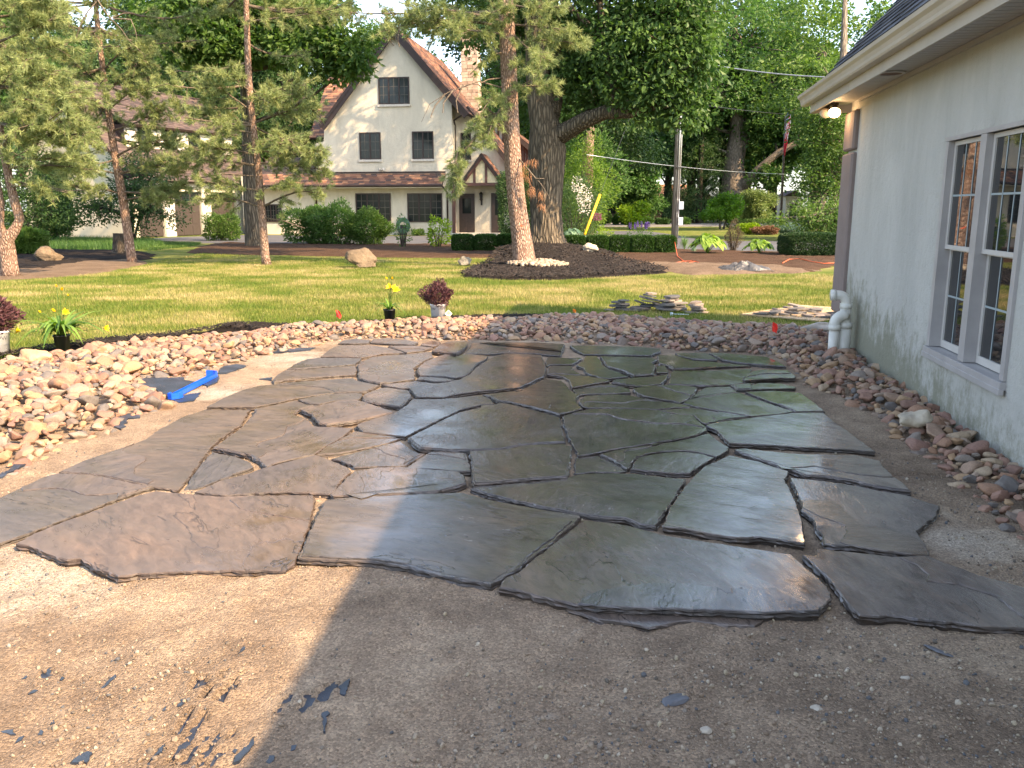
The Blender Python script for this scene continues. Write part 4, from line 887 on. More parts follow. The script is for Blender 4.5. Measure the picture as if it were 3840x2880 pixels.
# K-style gutter
gx = -SO-.023
prof = [(gx, HZ+.005), (gx-.075, HZ+.005), (gx-.085, HZ+.02), (gx-.088, HZ+.045), (gx-.10, HZ+.075), (gx-.125, HZ+.095), (gx-.13, HZ+.125), (gx-.122, HZ+.13), (gx-.115, HZ+.10), (gx-.09, HZ+.08), (gx-.078, HZ+.05), (gx-.07, HZ+.014), (gx, HZ+.014)]
b = MB(); b.prism_xz(prof, S0, 11.1); gt = b.build('gutter', M_GUT, house)
b = MB(); b.prism_xz([prof[0], prof[1], prof[2], prof[3], prof[4], prof[5], prof[6], (gx, HZ+.13)], 11.1, 11.104); b.build('end_cap', M_GUT, gt)
# roof deck and shingles, 45 degrees
ex, ez = gx-.02, HZ+.135; PIT = radians(48); RA = (2.0+0.37+.04)/cos(radians(48))
def roofpt(a, ly, up=0.0): return (ex+a*cos(PIT)-up*sin(PIT), ly, ez+a*sin(PIT)+up*cos(PIT))
b = MB(); b.slab([roofpt(0, S0, -.005), roofpt(0, 11.0, -.005), roofpt(RA, 11.0, -.005), roofpt(RA, S0, -.005)], 0.12)
b.slab([roofpt(RA, S0, -.005), roofpt(RA, 11.0, -.005), (2*2.0-ex, 11.0, ez), (2*2.0-ex, S0, ez)], 0.12)
b.build('roof', m_simple('roof_deck', (0.03, 0.03, 0.035), .9), house)
def m_shingle(name, cols, bump=.6):
    t = NT(name); r = t.math('FRACT', t.math('ADD', t.attr(), t.math('MULTIPLY', t.objrand(), 5.77))); k = len(cols)
    c = t.ramp(r, [(i/k, x) for i, x in enumerate(cols)], 'CONSTANT'); n = t.noise(t.coord(), 90, 4, .8)
    c = t.mix(0.8, c, t.ramp(n, [(.3, .6), (.7, 1.35)]), 'MULTIPLY')
    return t.set(c, 0.88, t.bump(n, bump, .004), spec=.25)
M_SH_NEAR = m_shingle('slate_shingle', [(0.055,0.06,0.075),(0.09,0.095,0.11),(0.13,0.13,0.14),(0.035,0.037,0.045),(0.075,0.075,0.085)])
sh = MB(); EXP, SW = 0.145, 0.30
sh.add([(0, .004, 0), (0, SW-.004, 0), (.30, SW-.004, 0), (.30, .004, 0), (0, .004, .011), (0, SW-.004, .011), (.30, SW-.004, .003), (.30, .004, .003)],
       [(0,1,5,4), (4,5,6,7), (1,2,6,5), (3,0,4,7), (2,3,7,6), (3,2,1,0)])
me_sh = sh.mesh('shingle'); me_sh.materials.append(M_SH_NEAR)
cells = []
for rr in range(26):
    for cc in range(int((11.0-3.0)/SW)+1):
        ly = 11.0-SW*(cc+1) + (0 if rr % 2 else SW*0.5*1) - (SW*.5 if rr % 2 == 0 else 0)*0 - ((rr*7) % 3)*0.03
        if ly < 3.0 or ly+SW > 11.06: continue
        a = rr*EXP-0.035; cells.append((rr, ly, a))
cells.sort(key=lambda c: c[0]*0.145*0.9 + (11-c[1])*0.32)
rotm = Matrix(((cos(PIT), 0, -sin(PIT)), (0, 1, 0), (sin(PIT), 0, cos(PIT))))
restV, restF, restT = [], [], []
tvv = np.array([v.co[:] for v in me_sh.vertices]); tff = [tuple(p.vertices) for p in me_sh.polygons]
for i, (rr, ly, a) in enumerate(cells):
    tiltm = rotm @ Matrix.Rotation(radians(-3.4), 3, 'Y').inverted()
    loc = Vector(roofpt(a, ly, 0.004))
    if i < 290:
        o = bpy.data.objects.new('shingle', me_sh); COL.objects.link(o); o.parent = house
        o.matrix_local = Matrix.Translation(loc) @ tiltm.to_4x4()
    else:
        vv = tvv @ np.array(tiltm).T + np.array(loc); bb = len(restV)*8
        restV.append(vv); restF += [tuple(bb+k for k in f) for f in tff]; restT += [random.random()]*8
if restV:
    o = link_mesh('shingles', np_mesh('shingles', np.concatenate(restV), np.array(restF), restT), M_SH_NEAR, house); o['kind'] = 'stuff'
# soffit vent ring
vy = 8.35
v = MB(); v.lathe([(0.135, 0), (0.135, -0.012), (0.10, -0.014), (0.10, 0)], 28); vo = v.build('soffit_vent', M_SOF, house, True, loc=(-0.19, vy, HZ-.012))
v = MB(); v.lathe([(0.10, -0.004), (0.10, -0.010)], 24); v.build('grille', m_simple('vent_brown', (0.12, 0.07, 0.05), .8), vo)
# double flood lamp under the eave corner
lampr = MB(); lampr.box(-.05, .05, -.05, .05, -.03, 0.0); M_BRNZ = m_simple('bronze_metal', (0.06, 0.045, 0.035), .5, .2)
lo_ = thing('flood_lamp', None, None); lo_.parent = house; lo_.location = (-0.20, 10.62, HZ-.012)
for key in ('label', 'category'):
    if key in lo_: del lo_[key]
lampr.build('mount', M_BRNZ, lo_)
def m_emit(name, col, s):
    t = NT(name); return t.set(col, 0.2, emis=col, estr=s)
M_BULB = m_emit('lit_bulb', (1.0, 0.62, 0.30), 7.0); M_BULB2 = m_simple('unlit_bulb', (0.55, 0.47, 0.38), 0.15)
for dx, dy, mt, lb in ((0.015, -0.035, M_BULB, 'lit'), (-0.045, 0.06, M_BULB2, 'unlit')):
    hd = MB(); hd.lathe([(0.022, 0.0), (0.032, -0.03), (0.055, -0.075), (0.066, -0.10), (0.066, -0.104)], 20)
    bl = MB(); bl.lathe([(0.064, -0.1045), (0.066, -0.118), (0.058, -0.134), (0.035, -0.146), (0.006, -0.15)], 20)
    rt = (radians(38), radians(-8 if dx > 0 else 35), 0)
    h_ = hd.build('lamp_head', M_BRNZ, lo_, True, loc=(dx, dy, -0.03), rot=(radians(-40), radians(12 if dx > 0 else 25), 0))
    bl.build('bulb', mt, lo_, True, loc=(dx, dy, -0.03), rot=(radians(-40), radians(12 if dx > 0 else 25), 0))['label'] = lb + ' bulb'
pl = bpy.data.lights.new('flood_light', 'POINT'); pl.energy = 1.2; pl.color = (1, .62, .3); pl.shadow_soft_size = .06
plo = bpy.data.objects.new('flood_light', pl); COL.objects.link(plo); plo.parent = lo_; plo.location = (0.0, -0.16, -0.20)
# windows: pair of double-hung sashes in one frame
win = thing('window', None, None); win.parent = house; win.location = (0, 0, 0)
for key in ('label', 'category'):
    if key in win: del win[key]
def wb_(name, x0, x1, y0, y1, z0, z1, mat, par, bev=0.003):
    m = MB(); m.box(x0, x1, y0, y1, z0, z1); o = m.build(name, mat, par)
    if bev: bm_ = o.modifiers.new('bevel', 'BEVEL'); bm_.width = bev; bm_.segments = 1
    return o
wf = MB(); e = 0.062; mid = (W0+W1)/2
wf.box(-.022, .10, W1-e, W1, WZ0+.05, WZ1-.002); wf.box(-.022, .10, W0, W0+e, WZ0+.05, WZ1-.002); wf.box(-.026, .10, W0-.01, W1+.01, WZ1-.0, WZ1+.03)
wf.box(-.022, .10, mid-.055, mid+.055, WZ0+.05, WZ1-.002); wf.build('frame', M_WIN, win)
wb_('sill', -.045, .14, W0-.01, W1+.01, WZ0-.01, WZ0+.045, M_WIN, win)
wb_('sill_lip', -.05, -.015, W0-.02, W1+.02, WZ0-.04, WZ0+.0, M_WIN, win)
zm = 1.31
for (y0, y1) in ((W0+e+.002, mid-.057), (mid+.057, W1-e-.002)):
    for up in (0, 1):
        z0, z1 = (WZ0+.052, zm) if up == 0 else (zm-.02, WZ1-.004); x0, x1 = (.062, .092) if up == 0 else (.022, .052)
        rail = .055 if up == 0 else .032; s_ = MB(); q = .036
        s_.box(x0, x1, y0, y0+q, z0, z1); s_.box(x0, x1, y1-q, y1, z0, z1); s_.box(x0, x1, y0+q, y1-q, z0, z0+rail); s_.box(x0, x1, y0+q, y1-q, z1-.032, z1)
        s_.build('sash', M_SASH, win)
        p_ = MB(); p_.box(x0+.012, x0+.016, y0+q, y1-q, z0+rail, z1-.032); p_.build('pane', M_GLASS, win)
        gz0, gz1 = z0+rail, z1-.032; g_ = MB(); wd = (y1-y0-2*q)
        for k in (1, 2): yy = y0+q+wd*k/3; g_.box(x0+.008, x0+.0105, yy-.006, yy+.006, gz0, gz1)
        zz = (gz0+gz1)/2; g_.box(x0+.008, x0+.0105, y0+q, y1-q, zz-.007, zz+.007)
        g_.build('grille', M_GRILL, win)
r_ = MB(); r_.box(0.9, 0.92, W0-.5, W1+.5, 0.2, 2.4); r_.build('room_back', m_simple('room_dark', (0.01, .01, .01), 1.0), win)
# ---------------------------------------------------------------- white drain pipe by the wall
M_PVC = m_simple('white_pvc', (0.62, 0.61, 0.56), 0.35, 0.10, 6)
pipe = thing('drain_pipe', 'white plastic drain pipe with two elbows standing against the house corner', 'pipe', wp(9.55, WOFF-0.13), -YAW)
def arcp(c, r, a0, a1, n=9): return [(c[0], c[1]+r*cos(radians(a0+(a1-a0)*i/n)), c[2]+r*sin(radians(a0+(a1-a0)*i/n))) for i in range(n+1)]
pv = MB(); pv.tube([(0, 0, -0.15), (0, 0, 0.36)], 0.072, 20); pv.build('large_pipe', M_PVC, pipe, True)
pv = MB(); pv.tube([(0,0,0.335),(0,0,0.40)], 0.078, 20); pv.build('collar', M_PVC, pipe, True)
pv = MB(); pv.tube([(0, .01, 0.38), (0, .012, 0.56)], [0.066, .056], 20); pv.build('tee', M_PVC, pipe, True)
pv = MB(); pv.tube([(0,.012,0.545),(0,.012,0.60)], 0.064, 20); pv.build('collar', M_PVC, pipe, True)
def arcx(cx, y, cz, r, a0, a1, n=9): return [(cx+r*cos(radians(a0+(a1-a0)*i/n)), y, cz+r*sin(radians(a0+(a1-a0)*i/n))) for i in range(n+1)]
pv = MB(); pv.tube([(0,.012,0.59)] + arcx(-.085, .012, .60, .085, 0, 88) + [(-.13, .012, .686)], 0.052, 18); pv.build('elbow', M_PVC, pipe, True)
pv = MB(); pv.tube([(-.115,.012,.686),(-.165,.012,.686)], 0.059, 18); pv.build('collar', M_PVC, pipe, True)
pv = MB(); pv.tube([(-.02,-.05,0.475)] + [(-.02-.10*sin(radians(a)), -.055-.01*a/90, .385+.095*cos(radians(a))) for a in range(0, 91, 10)] + [(-.12,-.065,.36)], 0.056, 18); pv.build('elbow', M_PVC, pipe, True)
pv = MB(); pv.tube([(-.12,-.065,.375),(-.12,-.065,.32)], 0.064, 18); pv.build('collar', M_PVC, pipe, True)
pv = MB(); pv.tube([(-.12,-.065,.33),(-.12,-.065,-.12)], 0.052, 18); pv.build('small_pipe', M_PVC, pipe, True)

# ================================================================= SMALL THINGS AROUND THE PATIO
# blue plastic channel
M_BLUE = m_simple('blue_plastic', (0.008, 0.10, 0.75), 0.35, 0.08); M_LAB = m_simple('paper_label', (0.75, 0.78, 0.8), .6)
a = G(652, 1492, .03); bq = G(800, 1416, .03)
ch = thing('blue_channel', 'bright blue plastic channel with upturned ends and a white label on the dark fabric', 'plastic channel', a, atan2(bq.y-a.y, bq.x-a.x))
L_ = (bq-a).length
b = MB(); b.box(0, L_, -.022, .022, 0, .005); b.box(0, L_, -.022, -.018, .005, .036); b.box(0, L_, .018, .022, .005, .036); b.build('bar', M_BLUE, ch)
def strip(pts, wdt, t, mat, name, par):     # upright bent strip (xy path, height wdt)
    s = MB(); p = [Vector(q) for q in pts]; n = len(p); vs = []
    for i in range(n):
        d = (p[min(i+1,n-1)]-p[max(i-1,0)]).normalized(); nn = Vector((-d.y, d.x))*t/2
        for sg in (1, -1):
            for z in (0.0, wdt): vs.append((p[i].x+nn.x*sg, p[i].y+nn.y*sg, z))
    fs = []
    for i in range(n-1):
        A, B = i*4, (i+1)*4
        fs += [(A, A+1, B+1, B), (A+2, B+2, B+3, A+3), (A+1, A+3, B+3, B+1), (A, B, B+2, A+2)]
    fs += [(0,2,3,1), ((n-1)*4, (n-1)*4+1, (n-1)*4+3, (n-1)*4+2)]
    s.add(vs, fs); return s.build(name, mat, par)
strip([(0, .02), (-.045, .03), (-.065, -.01), (-.03, -.055), (0.03, -.065)], .05, .005, M_BLUE, 'end_strip', ch)
strip([(L_, -.02), (L_+.05, -.02), (L_+.08, .03), (L_+.085, .10)], .055, .005, M_BLUE, 'end_strip', ch)
b = MB(); b.box(L_*.42, L_*.80, -.017, .017, .0055, .0075); b.build('label_sticker', M_LAB, ch)

# plant pots
def pot(r0, r1, h, par, mat, name='pot', rim=.006, n=24):
    m = MB(); m.lathe([(r0, 0), (r1*.985, h*.9), (r1+rim, h*.91), (r1+rim, h), (r1-.006, h), (r1-.012, h-.03), (0.002, h-.03)], n); return m.build(name, mat, par, True)
M_POT = m_simple('black_pot', (0.02, 0.02, 0.022), 0.4, 0.2); M_WPOT = m_simple('white_pot', (0.75, 0.76, 0.78), 0.4, 0.04)
M_PRINT = m_simple('grey_print', (0.08, 0.08, 0.09), .6)
M_SOILP = M_MULCH
def blades(cen, n, length, spread, width, seed, zb, up=0.5):
    r = random.Random(seed); V = []; F = []; T = []
    for i in range(n):
        az = r.uniform(0, 2*pi); L = length*r.uniform(.6, 1.15); sp = spread*r.uniform(.4, 1.1); tw = r.random(); w = width*r.uniform(.7, 1.2)
        d = Vector((cos(az), sin(az), 0)); sd_ = Vector((-sin(az), cos(az), 0)); segs = 7; b0 = len(V); droop = r.uniform(.5, 1.15)
        for k in range(segs+1):
            q = k/segs; p = Vector(cen)+d*(0.01+sp*L*q**1.15)+Vector((0, 0, zb+L*(up*2*q - droop*q*q*up*2)))
            ww = w*(1-q**2.2)+.0006; V += [tuple(p-sd_*ww/2+Vector((0,0,ww*.15))), tuple(p+sd_*ww/2+Vector((0,0,ww*.15)))]; T += [tw, tw]
        for k in range(segs): F.append((b0+2*k, b0+2*k+1, b0+2*k+3, b0+2*k+2))
    return V, F, T
M_LILY = m_leaf('lily_leaf', (0.06, 0.14, 0.03), (0.22, 0.36, 0.06), .35); M_YEL = m_leaf('yellow_petal', (0.85, 0.42, 0.01), (0.9, 0.72, 0.02), .3)
def flower(c, size, dirv, seed, closed=False):
    r = random.Random(seed); V = []; F = []; T = []; d = Vector(dirv).normalized(); a = d.orthogonal().normalized(); b_ = d.cross(a)
    for k in range(6):
        th = k*pi/3; e_ = a*cos(th)+b_*sin(th); t_ = a*-sin(th)+b_*cos(th); op = .12 if closed else (.55 if k % 2 else .7); b0 = len(V); tw = r.random()
        for j in range(5):
            q = j/4; w_ = size*.26*sin(pi*min(q*.9+.08, 1))**.8; p = Vector(c)+d*size*(q*.9-.25*q*q*(0 if closed else 1))+e_*size*op*q**1.5
            V += [tuple(p-t_*w_), tuple(p+t_*w_)]; T += [tw, tw]
        for j in range(4): F.append((b0+2*j, b0+2*j+1, b0+2*j+3, b0+2*j+2))
    return V, F, T
def join(parts):
    V = []; F = []; T = []; b = 0
    for v, f, t in parts: V += list(v); F += [tuple(b+i for i in q) for q in f]; T += list(t); b += len(v)
    return V, F, T
def lily(label, uv, Y, pr, ph, nb, length, stems, seed, hgt=None):
    loc = G(*uv, 0.05); o = thing('daylily', label, 'potted plant', (loc.x, loc.y, 0.045))
    pot(pr*.8, pr, ph, o, M_POT); V, F, T = blades((0, 0, 0), nb, length, .95, length*.075, seed, ph-.02, .46); link_mesh('leaves', np_mesh('leaves', V, F, T, smooth=True), M_LILY, o)
    for i, (dx, dy, z, sz, closed) in enumerate(stems):
        m = MB(); m.tube([(0, 0, ph*.9), (dx*.35, dy*.35, ph+(z-ph)*.55), (dx*.75, dy*.75, ph+(z-ph)*.9), (dx, dy, z)], .003, 5); m.build('stem', M_LILY, o)
        V, F, T = flower((dx, dy, z), sz, (dx*1.5+.2*(i % 3-1), dy-.3, .45 if closed else .25), seed+i, closed); link_mesh('bud' if closed else 'flower', np_mesh('flower', V, F, T, smooth=True), M_YEL, o)
lily('large daylily with arching leaves and orange-yellow flowers in a black pot', (236,1310), 0, .085, .17, 110, .62,
     [(-.42,-.05,.22,.075,False),(.50,-.02,.24,.06,False),(.09,-.05,.42,.065,False),(-.04,0,.43,.05,True),(-.20,0,.42,.035,True),(.03,.05,.66,.05,True),(.10,.05,.60,.03,True),(-.02,.05,.70,.035,True)], 21)
lily('small daylily with yellow blooms in a black pot at the lawn edge', (1462,1200), 0, .085, .16, 48, .36,
     [(.02,0,.46,.08,False),(.09,-.03,.42,.09,False),(.05,.03,.44,.08,False),(-.02,0,.58,.045,True),(.05,0,.58,.045,True)], 33)
M_PURP = m_leaf('purple_leaf', (0.035, 0.014, 0.018), (0.17, 0.08, 0.085), .2)
def leafcloud(n, cen, rad, size, seed, tintbase=None, shell=0.5, aspect=.5, up=.3, box=False, hollow=None):
    """n separate pointed leaves spread through an ellipsoid (or box) volume"""
    r = np.random.default_rng(seed); d = r.normal(size=(n, 3)); d /= np.linalg.norm(d, axis=1)[:, None]
    if box: p = r.uniform(-1, 1, (n, 3)); k = r.integers(0, 3, n); s_ = r.random(n) < shell; p[np.arange(n)[s_], k[s_]] = np.sign(p[np.arange(n)[s_], k[s_]])*r.uniform(.9, 1.04, s_.sum()); d = p/np.maximum(np.linalg.norm(p, axis=1)[:, None], .1)
    else:
        q = r.random(n); rr = np.where(q < shell, r.uniform(.85, 1.03, n), r.random(n)**(1/3)); p = d*rr[:, None]
        wob = 1+.16*np.sin(d[:, 0]*5+seed)+.12*np.sin(d[:, 1]*7+seed*2)+.1*np.sin(d[:, 2]*6+seed); p *= wob[:, None]
    if box: p = p/np.maximum(1.0, (np.abs(p)**5).sum(1)**.2)[:, None]
    p = p*np.array(rad)+np.array(cen)
    ax = d*np.array([1, 1, .6])+r.normal(size=(n, 3))*.65+np.array([0, 0, up]); ax /= np.linalg.norm(ax, axis=1)[:, None]
    sd_ = np.cross(ax, r.normal(size=(n, 3))); sd_ /= np.linalg.norm(sd_, axis=1)[:, None]; nr = np.cross(ax, sd_)
    L = size*r.uniform(.65, 1.25, n)[:, None]; W = L*aspect*.5
    V = np.stack([p-ax*L*.1, p+ax*L*.45-sd_*W+nr*W*.35, p+ax*L, p+ax*L*.45+sd_*W+nr*W*.35], 1).reshape(-1, 3)
    i = np.arange(n)[:, None]*4; F = np.concatenate([i+np.array([0, 1, 2]), i+np.array([0, 2, 3])], 0)
    t = np.clip(r.beta(2, 2, n) if tintbase is None else tintbase+r.normal(0, .18, n), 0, 1)
    return V, F, np.repeat(t, 4)
def joinnp(parts):
    V = []; F = []; T = []; b = 0
    for v, f, t in parts: V.append(v); F.append(f+b); T.append(t); b += len(v)
    return np.concatenate(V), np.concatenate(F), np.concatenate(T)
def text_mesh(s, size):
    cu = bpy.data.curves.new('txt', 'FONT'); cu.body = s; cu.size = size; cu.extrude = 0.0; cu.align_x = 'CENTER'
    ob = bpy.data.objects.new('txt', cu); COL.objects.link(ob); dg = bpy.context.evaluated_depsgraph_get(); me = bpy.data.meshes.new_from_object(ob.evaluated_get(dg))
    bpy.data.objects.remove(ob); bpy.data.curves.remove(cu); return me
def bucket(label, uv, seed, tilt=0, card=True, scale=1.0):
    loc = G(*uv, 0.04); o = thing('purple_shrub', label, 'potted plant', (loc.x, loc.y, 0.04), tilt)
    R0, R1, H = .095*scale, .112*scale, .22*scale; pot(R0, R1, H, o, M_WPOT, rim=.004)
    def wrap(me, ang, z0, name, mat):
        for v in me.vertices:
            x, y = v.co.x, v.co.y; z = z0+y; rr = R0+(R1-R0)*z/H+.0015; a_ = ang+x/rr; v.co = (sin(a_)*rr, -cos(a_)*rr, z)
        return link_mesh(name, me, mat, o)
    for an in (-.62, .52): wrap(text_mesh('PW', .055*scale), an, .135*scale, 'lettering', M_PRINT)
    for z_, w_ in ((.105, .05), (.085, .06), (.06, .06), (.04, .05)):
        for an in (-.62, .52):
            m = MB(); m.add([(-w_/2*scale, 0, 0), (w_/2*scale, 0, 0), (w_/2*scale, .004*scale, 0), (-w_/2*scale, .004*scale, 0)], [(0,1,2,3)])
            m.v = [(x + (w_*scale)*(0), y, z) for x, y, z in m.v]; wrap(m.mesh('print_line', fix=False), an, z_*scale, 'print_line', m_simple('light_print', (0.4,0.42,0.5), .6) if 'light_print' not in bpy.data.materials else bpy.data.materials['light_print'])
    V, F, T = leafcloud(2600, (0, 0, H+.13*scale), (.20*scale, .20*scale, .17*scale), .045*scale, seed, up=.6, aspect=.38); 
    link_mesh('foliage', np_mesh('foliage', V, F, T), M_PURP, o)
    m = MB(); r = random.Random(seed)
    for k in range(9): az = r.uniform(0, 6.28); m.tube([(0, 0, H-.03), (cos(az)*.05, sin(az)*.05, H+.10*scale), (cos(az)*.12, sin(az)*.12, H+.24*scale)], .003, 5)
    m.build('stems', M_PURP, o)
    if card:
        c = MB(); c.prism_xz([(0, 0), (.055, .055), (0, .11), (-.055, .055)], -.001, .001); cd = c.build('plant_tag', m_simple('tag_white', (.8, .78, .74), .5), o, loc=(.155, -.07, .03), rot=(0, 0, .15))
        c = MB(); c.prism_xz([(0, .035), (.04, .055), (0, .10), (-.04, .055)], -.002, -.0012); c.build('tag_picture', m_simple('tag_pink', (.75, .35, .27), .5, .3, 30), cd)
bucket('purple shrub in a white lettered pot with a pink plant tag', (1643,1196), 51)
bucket('dark purple shrub in a white lettered pot cut off by the left picture edge', (-5,1325), 52, .5, False, 1.15)

# marker flags
M_FLAGR = m_leaf('pink_flag_plastic', (0.8, 0.06, 0.05), (0.9, 0.1, 0.08), .35); M_WIRE = m_simple('steel_wire', (.3, .3, .3), .4, metal=1)
def marker(label, base, h, cells_, leaf_h, leaf_w, seed, mat=None):
    p = G(*base, 0.0); o = thing('marker_flag', label, 'marker flag', (p.x, p.y, 0)); m = MB(); m.tube([(0, 0, -.02), (.004, 0, h)], .0016, 5); m.build('wire', M_WIRE, o)
    r = random.Random(seed); V = []; F = []; n = 5
    for i in range(n+1):
        for j in range(n+1):
            x = leaf_w*i/n*(1-.45*abs(j/n-.45)); V.append((x, .012*sin(i*1.3+j), h-leaf_h*(1-j/n)-.25*leaf_h*(i/n)**1.2))
    for i in range(n):
        for j in range(n): q = i*(n+1)+j; F.append((q, q+n+1, q+n+2, q+1))
    me = np_mesh('flag', V, F, [.5]*len(V), smooth=True); link_mesh('flag', me, mat or M_FLAGR, o)
marker('pink wire marker flag standing alone on the lawn', (1262,1215), .20, 0, .10, .075, 1)
marker('pink wire marker flag standing in the cobbles left of the house corner', (2891,1302), .30, 0, .11, .07, 2)
marker('tiny orange marker flag low in the lawn left of the stone stacks', (2148,1180), .09, 0, .05, .055, 3, m_leaf('orange_flag_plastic', (0.85, 0.22, 0.03), (0.9, 0.3, 0.06), .3))

# stacks of flat stones and the board
M_STK = m_stone_block('flat_stone', [(0.20,0.17,0.15),(0.13,0.125,0.12),(0.26,0.22,0.19),(0.10,0.10,0.105),(0.17,0.16,0.15),(0.30,0.22,0.17)], 8, 0.8, .5, .008)
def plate(rad, t, seed, asp=.7):
    r = random.Random(seed); n = 8; pts = []
    for k in range(n): a_ = 2*pi*k/n+r.uniform(-.25, .25); q = rad*r.uniform(.75, 1.1); pts.append((q*cos(a_), q*asp*sin(a_)))
    m = MB(); m.prism_xy(pts, -t/2, t/2); return m
def stack(label, uv, layers, seed):
    p = G(*uv, 0.0); o = thing('stone_stack', label, 'stone stack', (p.x, p.y, 0), 0, 'stacks of flat stones on the lawn'); r = random.Random(seed); 
    for (dx, z, rad, tl) in layers:
        m = plate(rad, r.uniform(.022, .034), r.randint(0, 9999), r.uniform(.55, .85)); ob = m.build('stone', M_STK, o, loc=(dx, r.uniform(-.05, .05), z), rot=(r.uniform(-.06, .06), tl, r.uniform(0, .6)))
        bv = ob.modifiers.new('bevel', 'BEVEL'); bv.width = .004
k_ = 13.4/3267
stack('small reddish stack of flat stones, leftmost on the lawn', (2322,1166), [(-.15,.02,.12,0),(.12,.02,.2,.05),(.03,.05,.12,-.2),(.0,.085,.17,0),(.06,.115,.14,.05),(-.02,.145,.13,0),(.05,.17,.10,.03)], 1)
stack('tallest leaning stack of flat stones with a pink slab on top', (2425,1166), [(-.1,.02,.17,0),(-.08,.05,.18,.03),(.02,.085,.17,0),(.20,.10,.15,.28),(-.06,.12,.14,.35),(.06,.15,.17,.18),(.10,.18,.19,.22),(-.02,.215,.14,.20),(.03,.245,.12,.2),(.06,.275,.10,.06)], 2)
stack('broad grey stack of flat stones right of the leaning one', (2516,1168), [(0,.02,.24,0),(0,.05,.26,.02),(.0,.08,.27,.0),(-.03,.11,.24,.02),(.05,.13,.22,0),(.06,.155,.14,-.05),(-.06,.18,.14,0),(.0,.205,.13,.05),(.02,.235,.15,-.04)], 3)
stack('low grey stack of flat stones, rightmost on the lawn', (2611,1174), [(0,.015,.22,0),(.02,.045,.12,0),(.02,.075,.14,.04),(.0,.105,.13,0),(-.01,.135,.14,-.03),(0,.165,.13,-.05)], 4)
M_PLY = m_simple('plywood', (0.44, 0.31, 0.19), 0.8, 0.2, 3, .3, .002)
bd = thing('plywood_sheet', 'weathered plywood sheet lying on the lawn by the house corner', 'board')
b = MB(); qd = [tuple(G(u, v, .03)[:2]) for u, v in ((2776,1177),(3070,1202),(3150,1188),(3180,1155),(3000,1143))]; b.prism_xy(qd, .012, .030); b.build('board', M_PLY, bd)
fr_ = thing('stone_fragments', 'broken flat stone pieces spread over the plywood sheet', 'stone pieces', (0, 0, 0)); r = random.Random(5)
for u_, v_ in ((2850,1174),(2880,1170),(2905,1176),(2930,1166),(2945,1178),(2960,1160),(2975,1172),(2990,1164),(2990,1180),(3010,1172),(3020,1160),(3030,1182),(3045,1174),(3060,1166),(3075,1184),(3090,1178),(3110,1186),(2920,1160),(2985,1152),(3000,1155),(3125,1178)):
    p = G(u_, v_, .05); z = .045+(.03 if r.random() < .3 else 0); m = plate(r.uniform(.08, .17), .028, r.randint(0, 999), .7); ob = m.build('stone', M_STK, fr_, loc=(p.x, p.y, z), rot=(r.uniform(-.12, .12), r.uniform(-.15, .15), r.uniform(0, 3)))
# small pale hose sprinkler in the shaded grass strip
pz = thing('hose_nozzle', 'small pale blue plastic tube lying in the grass in front of the stone stacks', 'hose nozzle', G(2518,1184,0)); 
b = MB(); b.tube([(0,0,.05),(0,0,.0)], .02, 10); b.tube([(0,0,.025),(.12,.02,.02),(.26,.0,.018)], .007, 8); b.build('tube', m_simple('pale_blue_plastic', (.4,.5,.55), .4), pz, True)
# tarp, cord
M_TARP = m_simple('grey_tarp', (0.05, 0.05, 0.052), 0.45, 0.5, 2, .8, .05, bscale=6)
def crumple(name, label, cat, c, sx, sy, h, seed, mat):
    n = 26; V = []; F = []
    for i in range(n+1):
        for j in range(n+1):
            x = (i/n-.5)*2; y = (j/n-.5)*2; e_ = max(0, 1-(x*x+y*y)**.7); z = h*e_**.5*(.35+1.1*abs(mnoise.noise(Vector((x*1.8, y*1.8, seed))))+.35*abs(mnoise.noise(Vector((x*5, y*5, seed)))))
            w_ = 1+.25*mnoise.noise(Vector((x*2, y*2, seed+4))); V.append((x*sx*w_, y*sy*w_, z+.04))
    for i in range(n):
        for j in range(n): q = i*(n+1)+j; F.append((q, q+n+1, q+n+2, q+1))
    o = link_mesh(name, np_mesh(name, V, F, smooth=False), mat, loc=c); s_ = o.modifiers.new('sol', 'SOLIDIFY'); s_.thickness = .004; return tag(o, label, cat)
crumple('plastic_tarp', 'crumpled grey plastic tarp left on the bare soil at right', 'tarp', G(2790,1018,0),   .68, .38, .26, 3, M_TARP)
M_ORG = m_simple('orange_cord', (0.6, 0.12, 0.04), .5)
cd = MB(); pts = [G(u, v, .07) for u, v in ((2536,940),(2540,960),(2558,975),(2575,985),(2560,990),(2530,986),(2560,980),(2600,977),(2625,985),(2632,992),(2600,992),(2585,984),(2610,980),(2628,990))]
pts[0] = P(2527, 890, 31.6); cd.tube(pts, .012, 6, rough=0); tag(cd.build('extension_cord', M_ORG, None, True), 'orange extension cord trailing from the pole over the bare soil', 'cord')
cd = MB(); cd.tube([G(u, v, .07) for u, v in ((2935,986),(2960,972),(3000,970),(3040,980),(3090,988),(3150,984))], .012, 6); tag(cd.build('garden_hose', M_ORG, None, True), 'thin orange hose on the soil behind the grey tarp', 'hose')
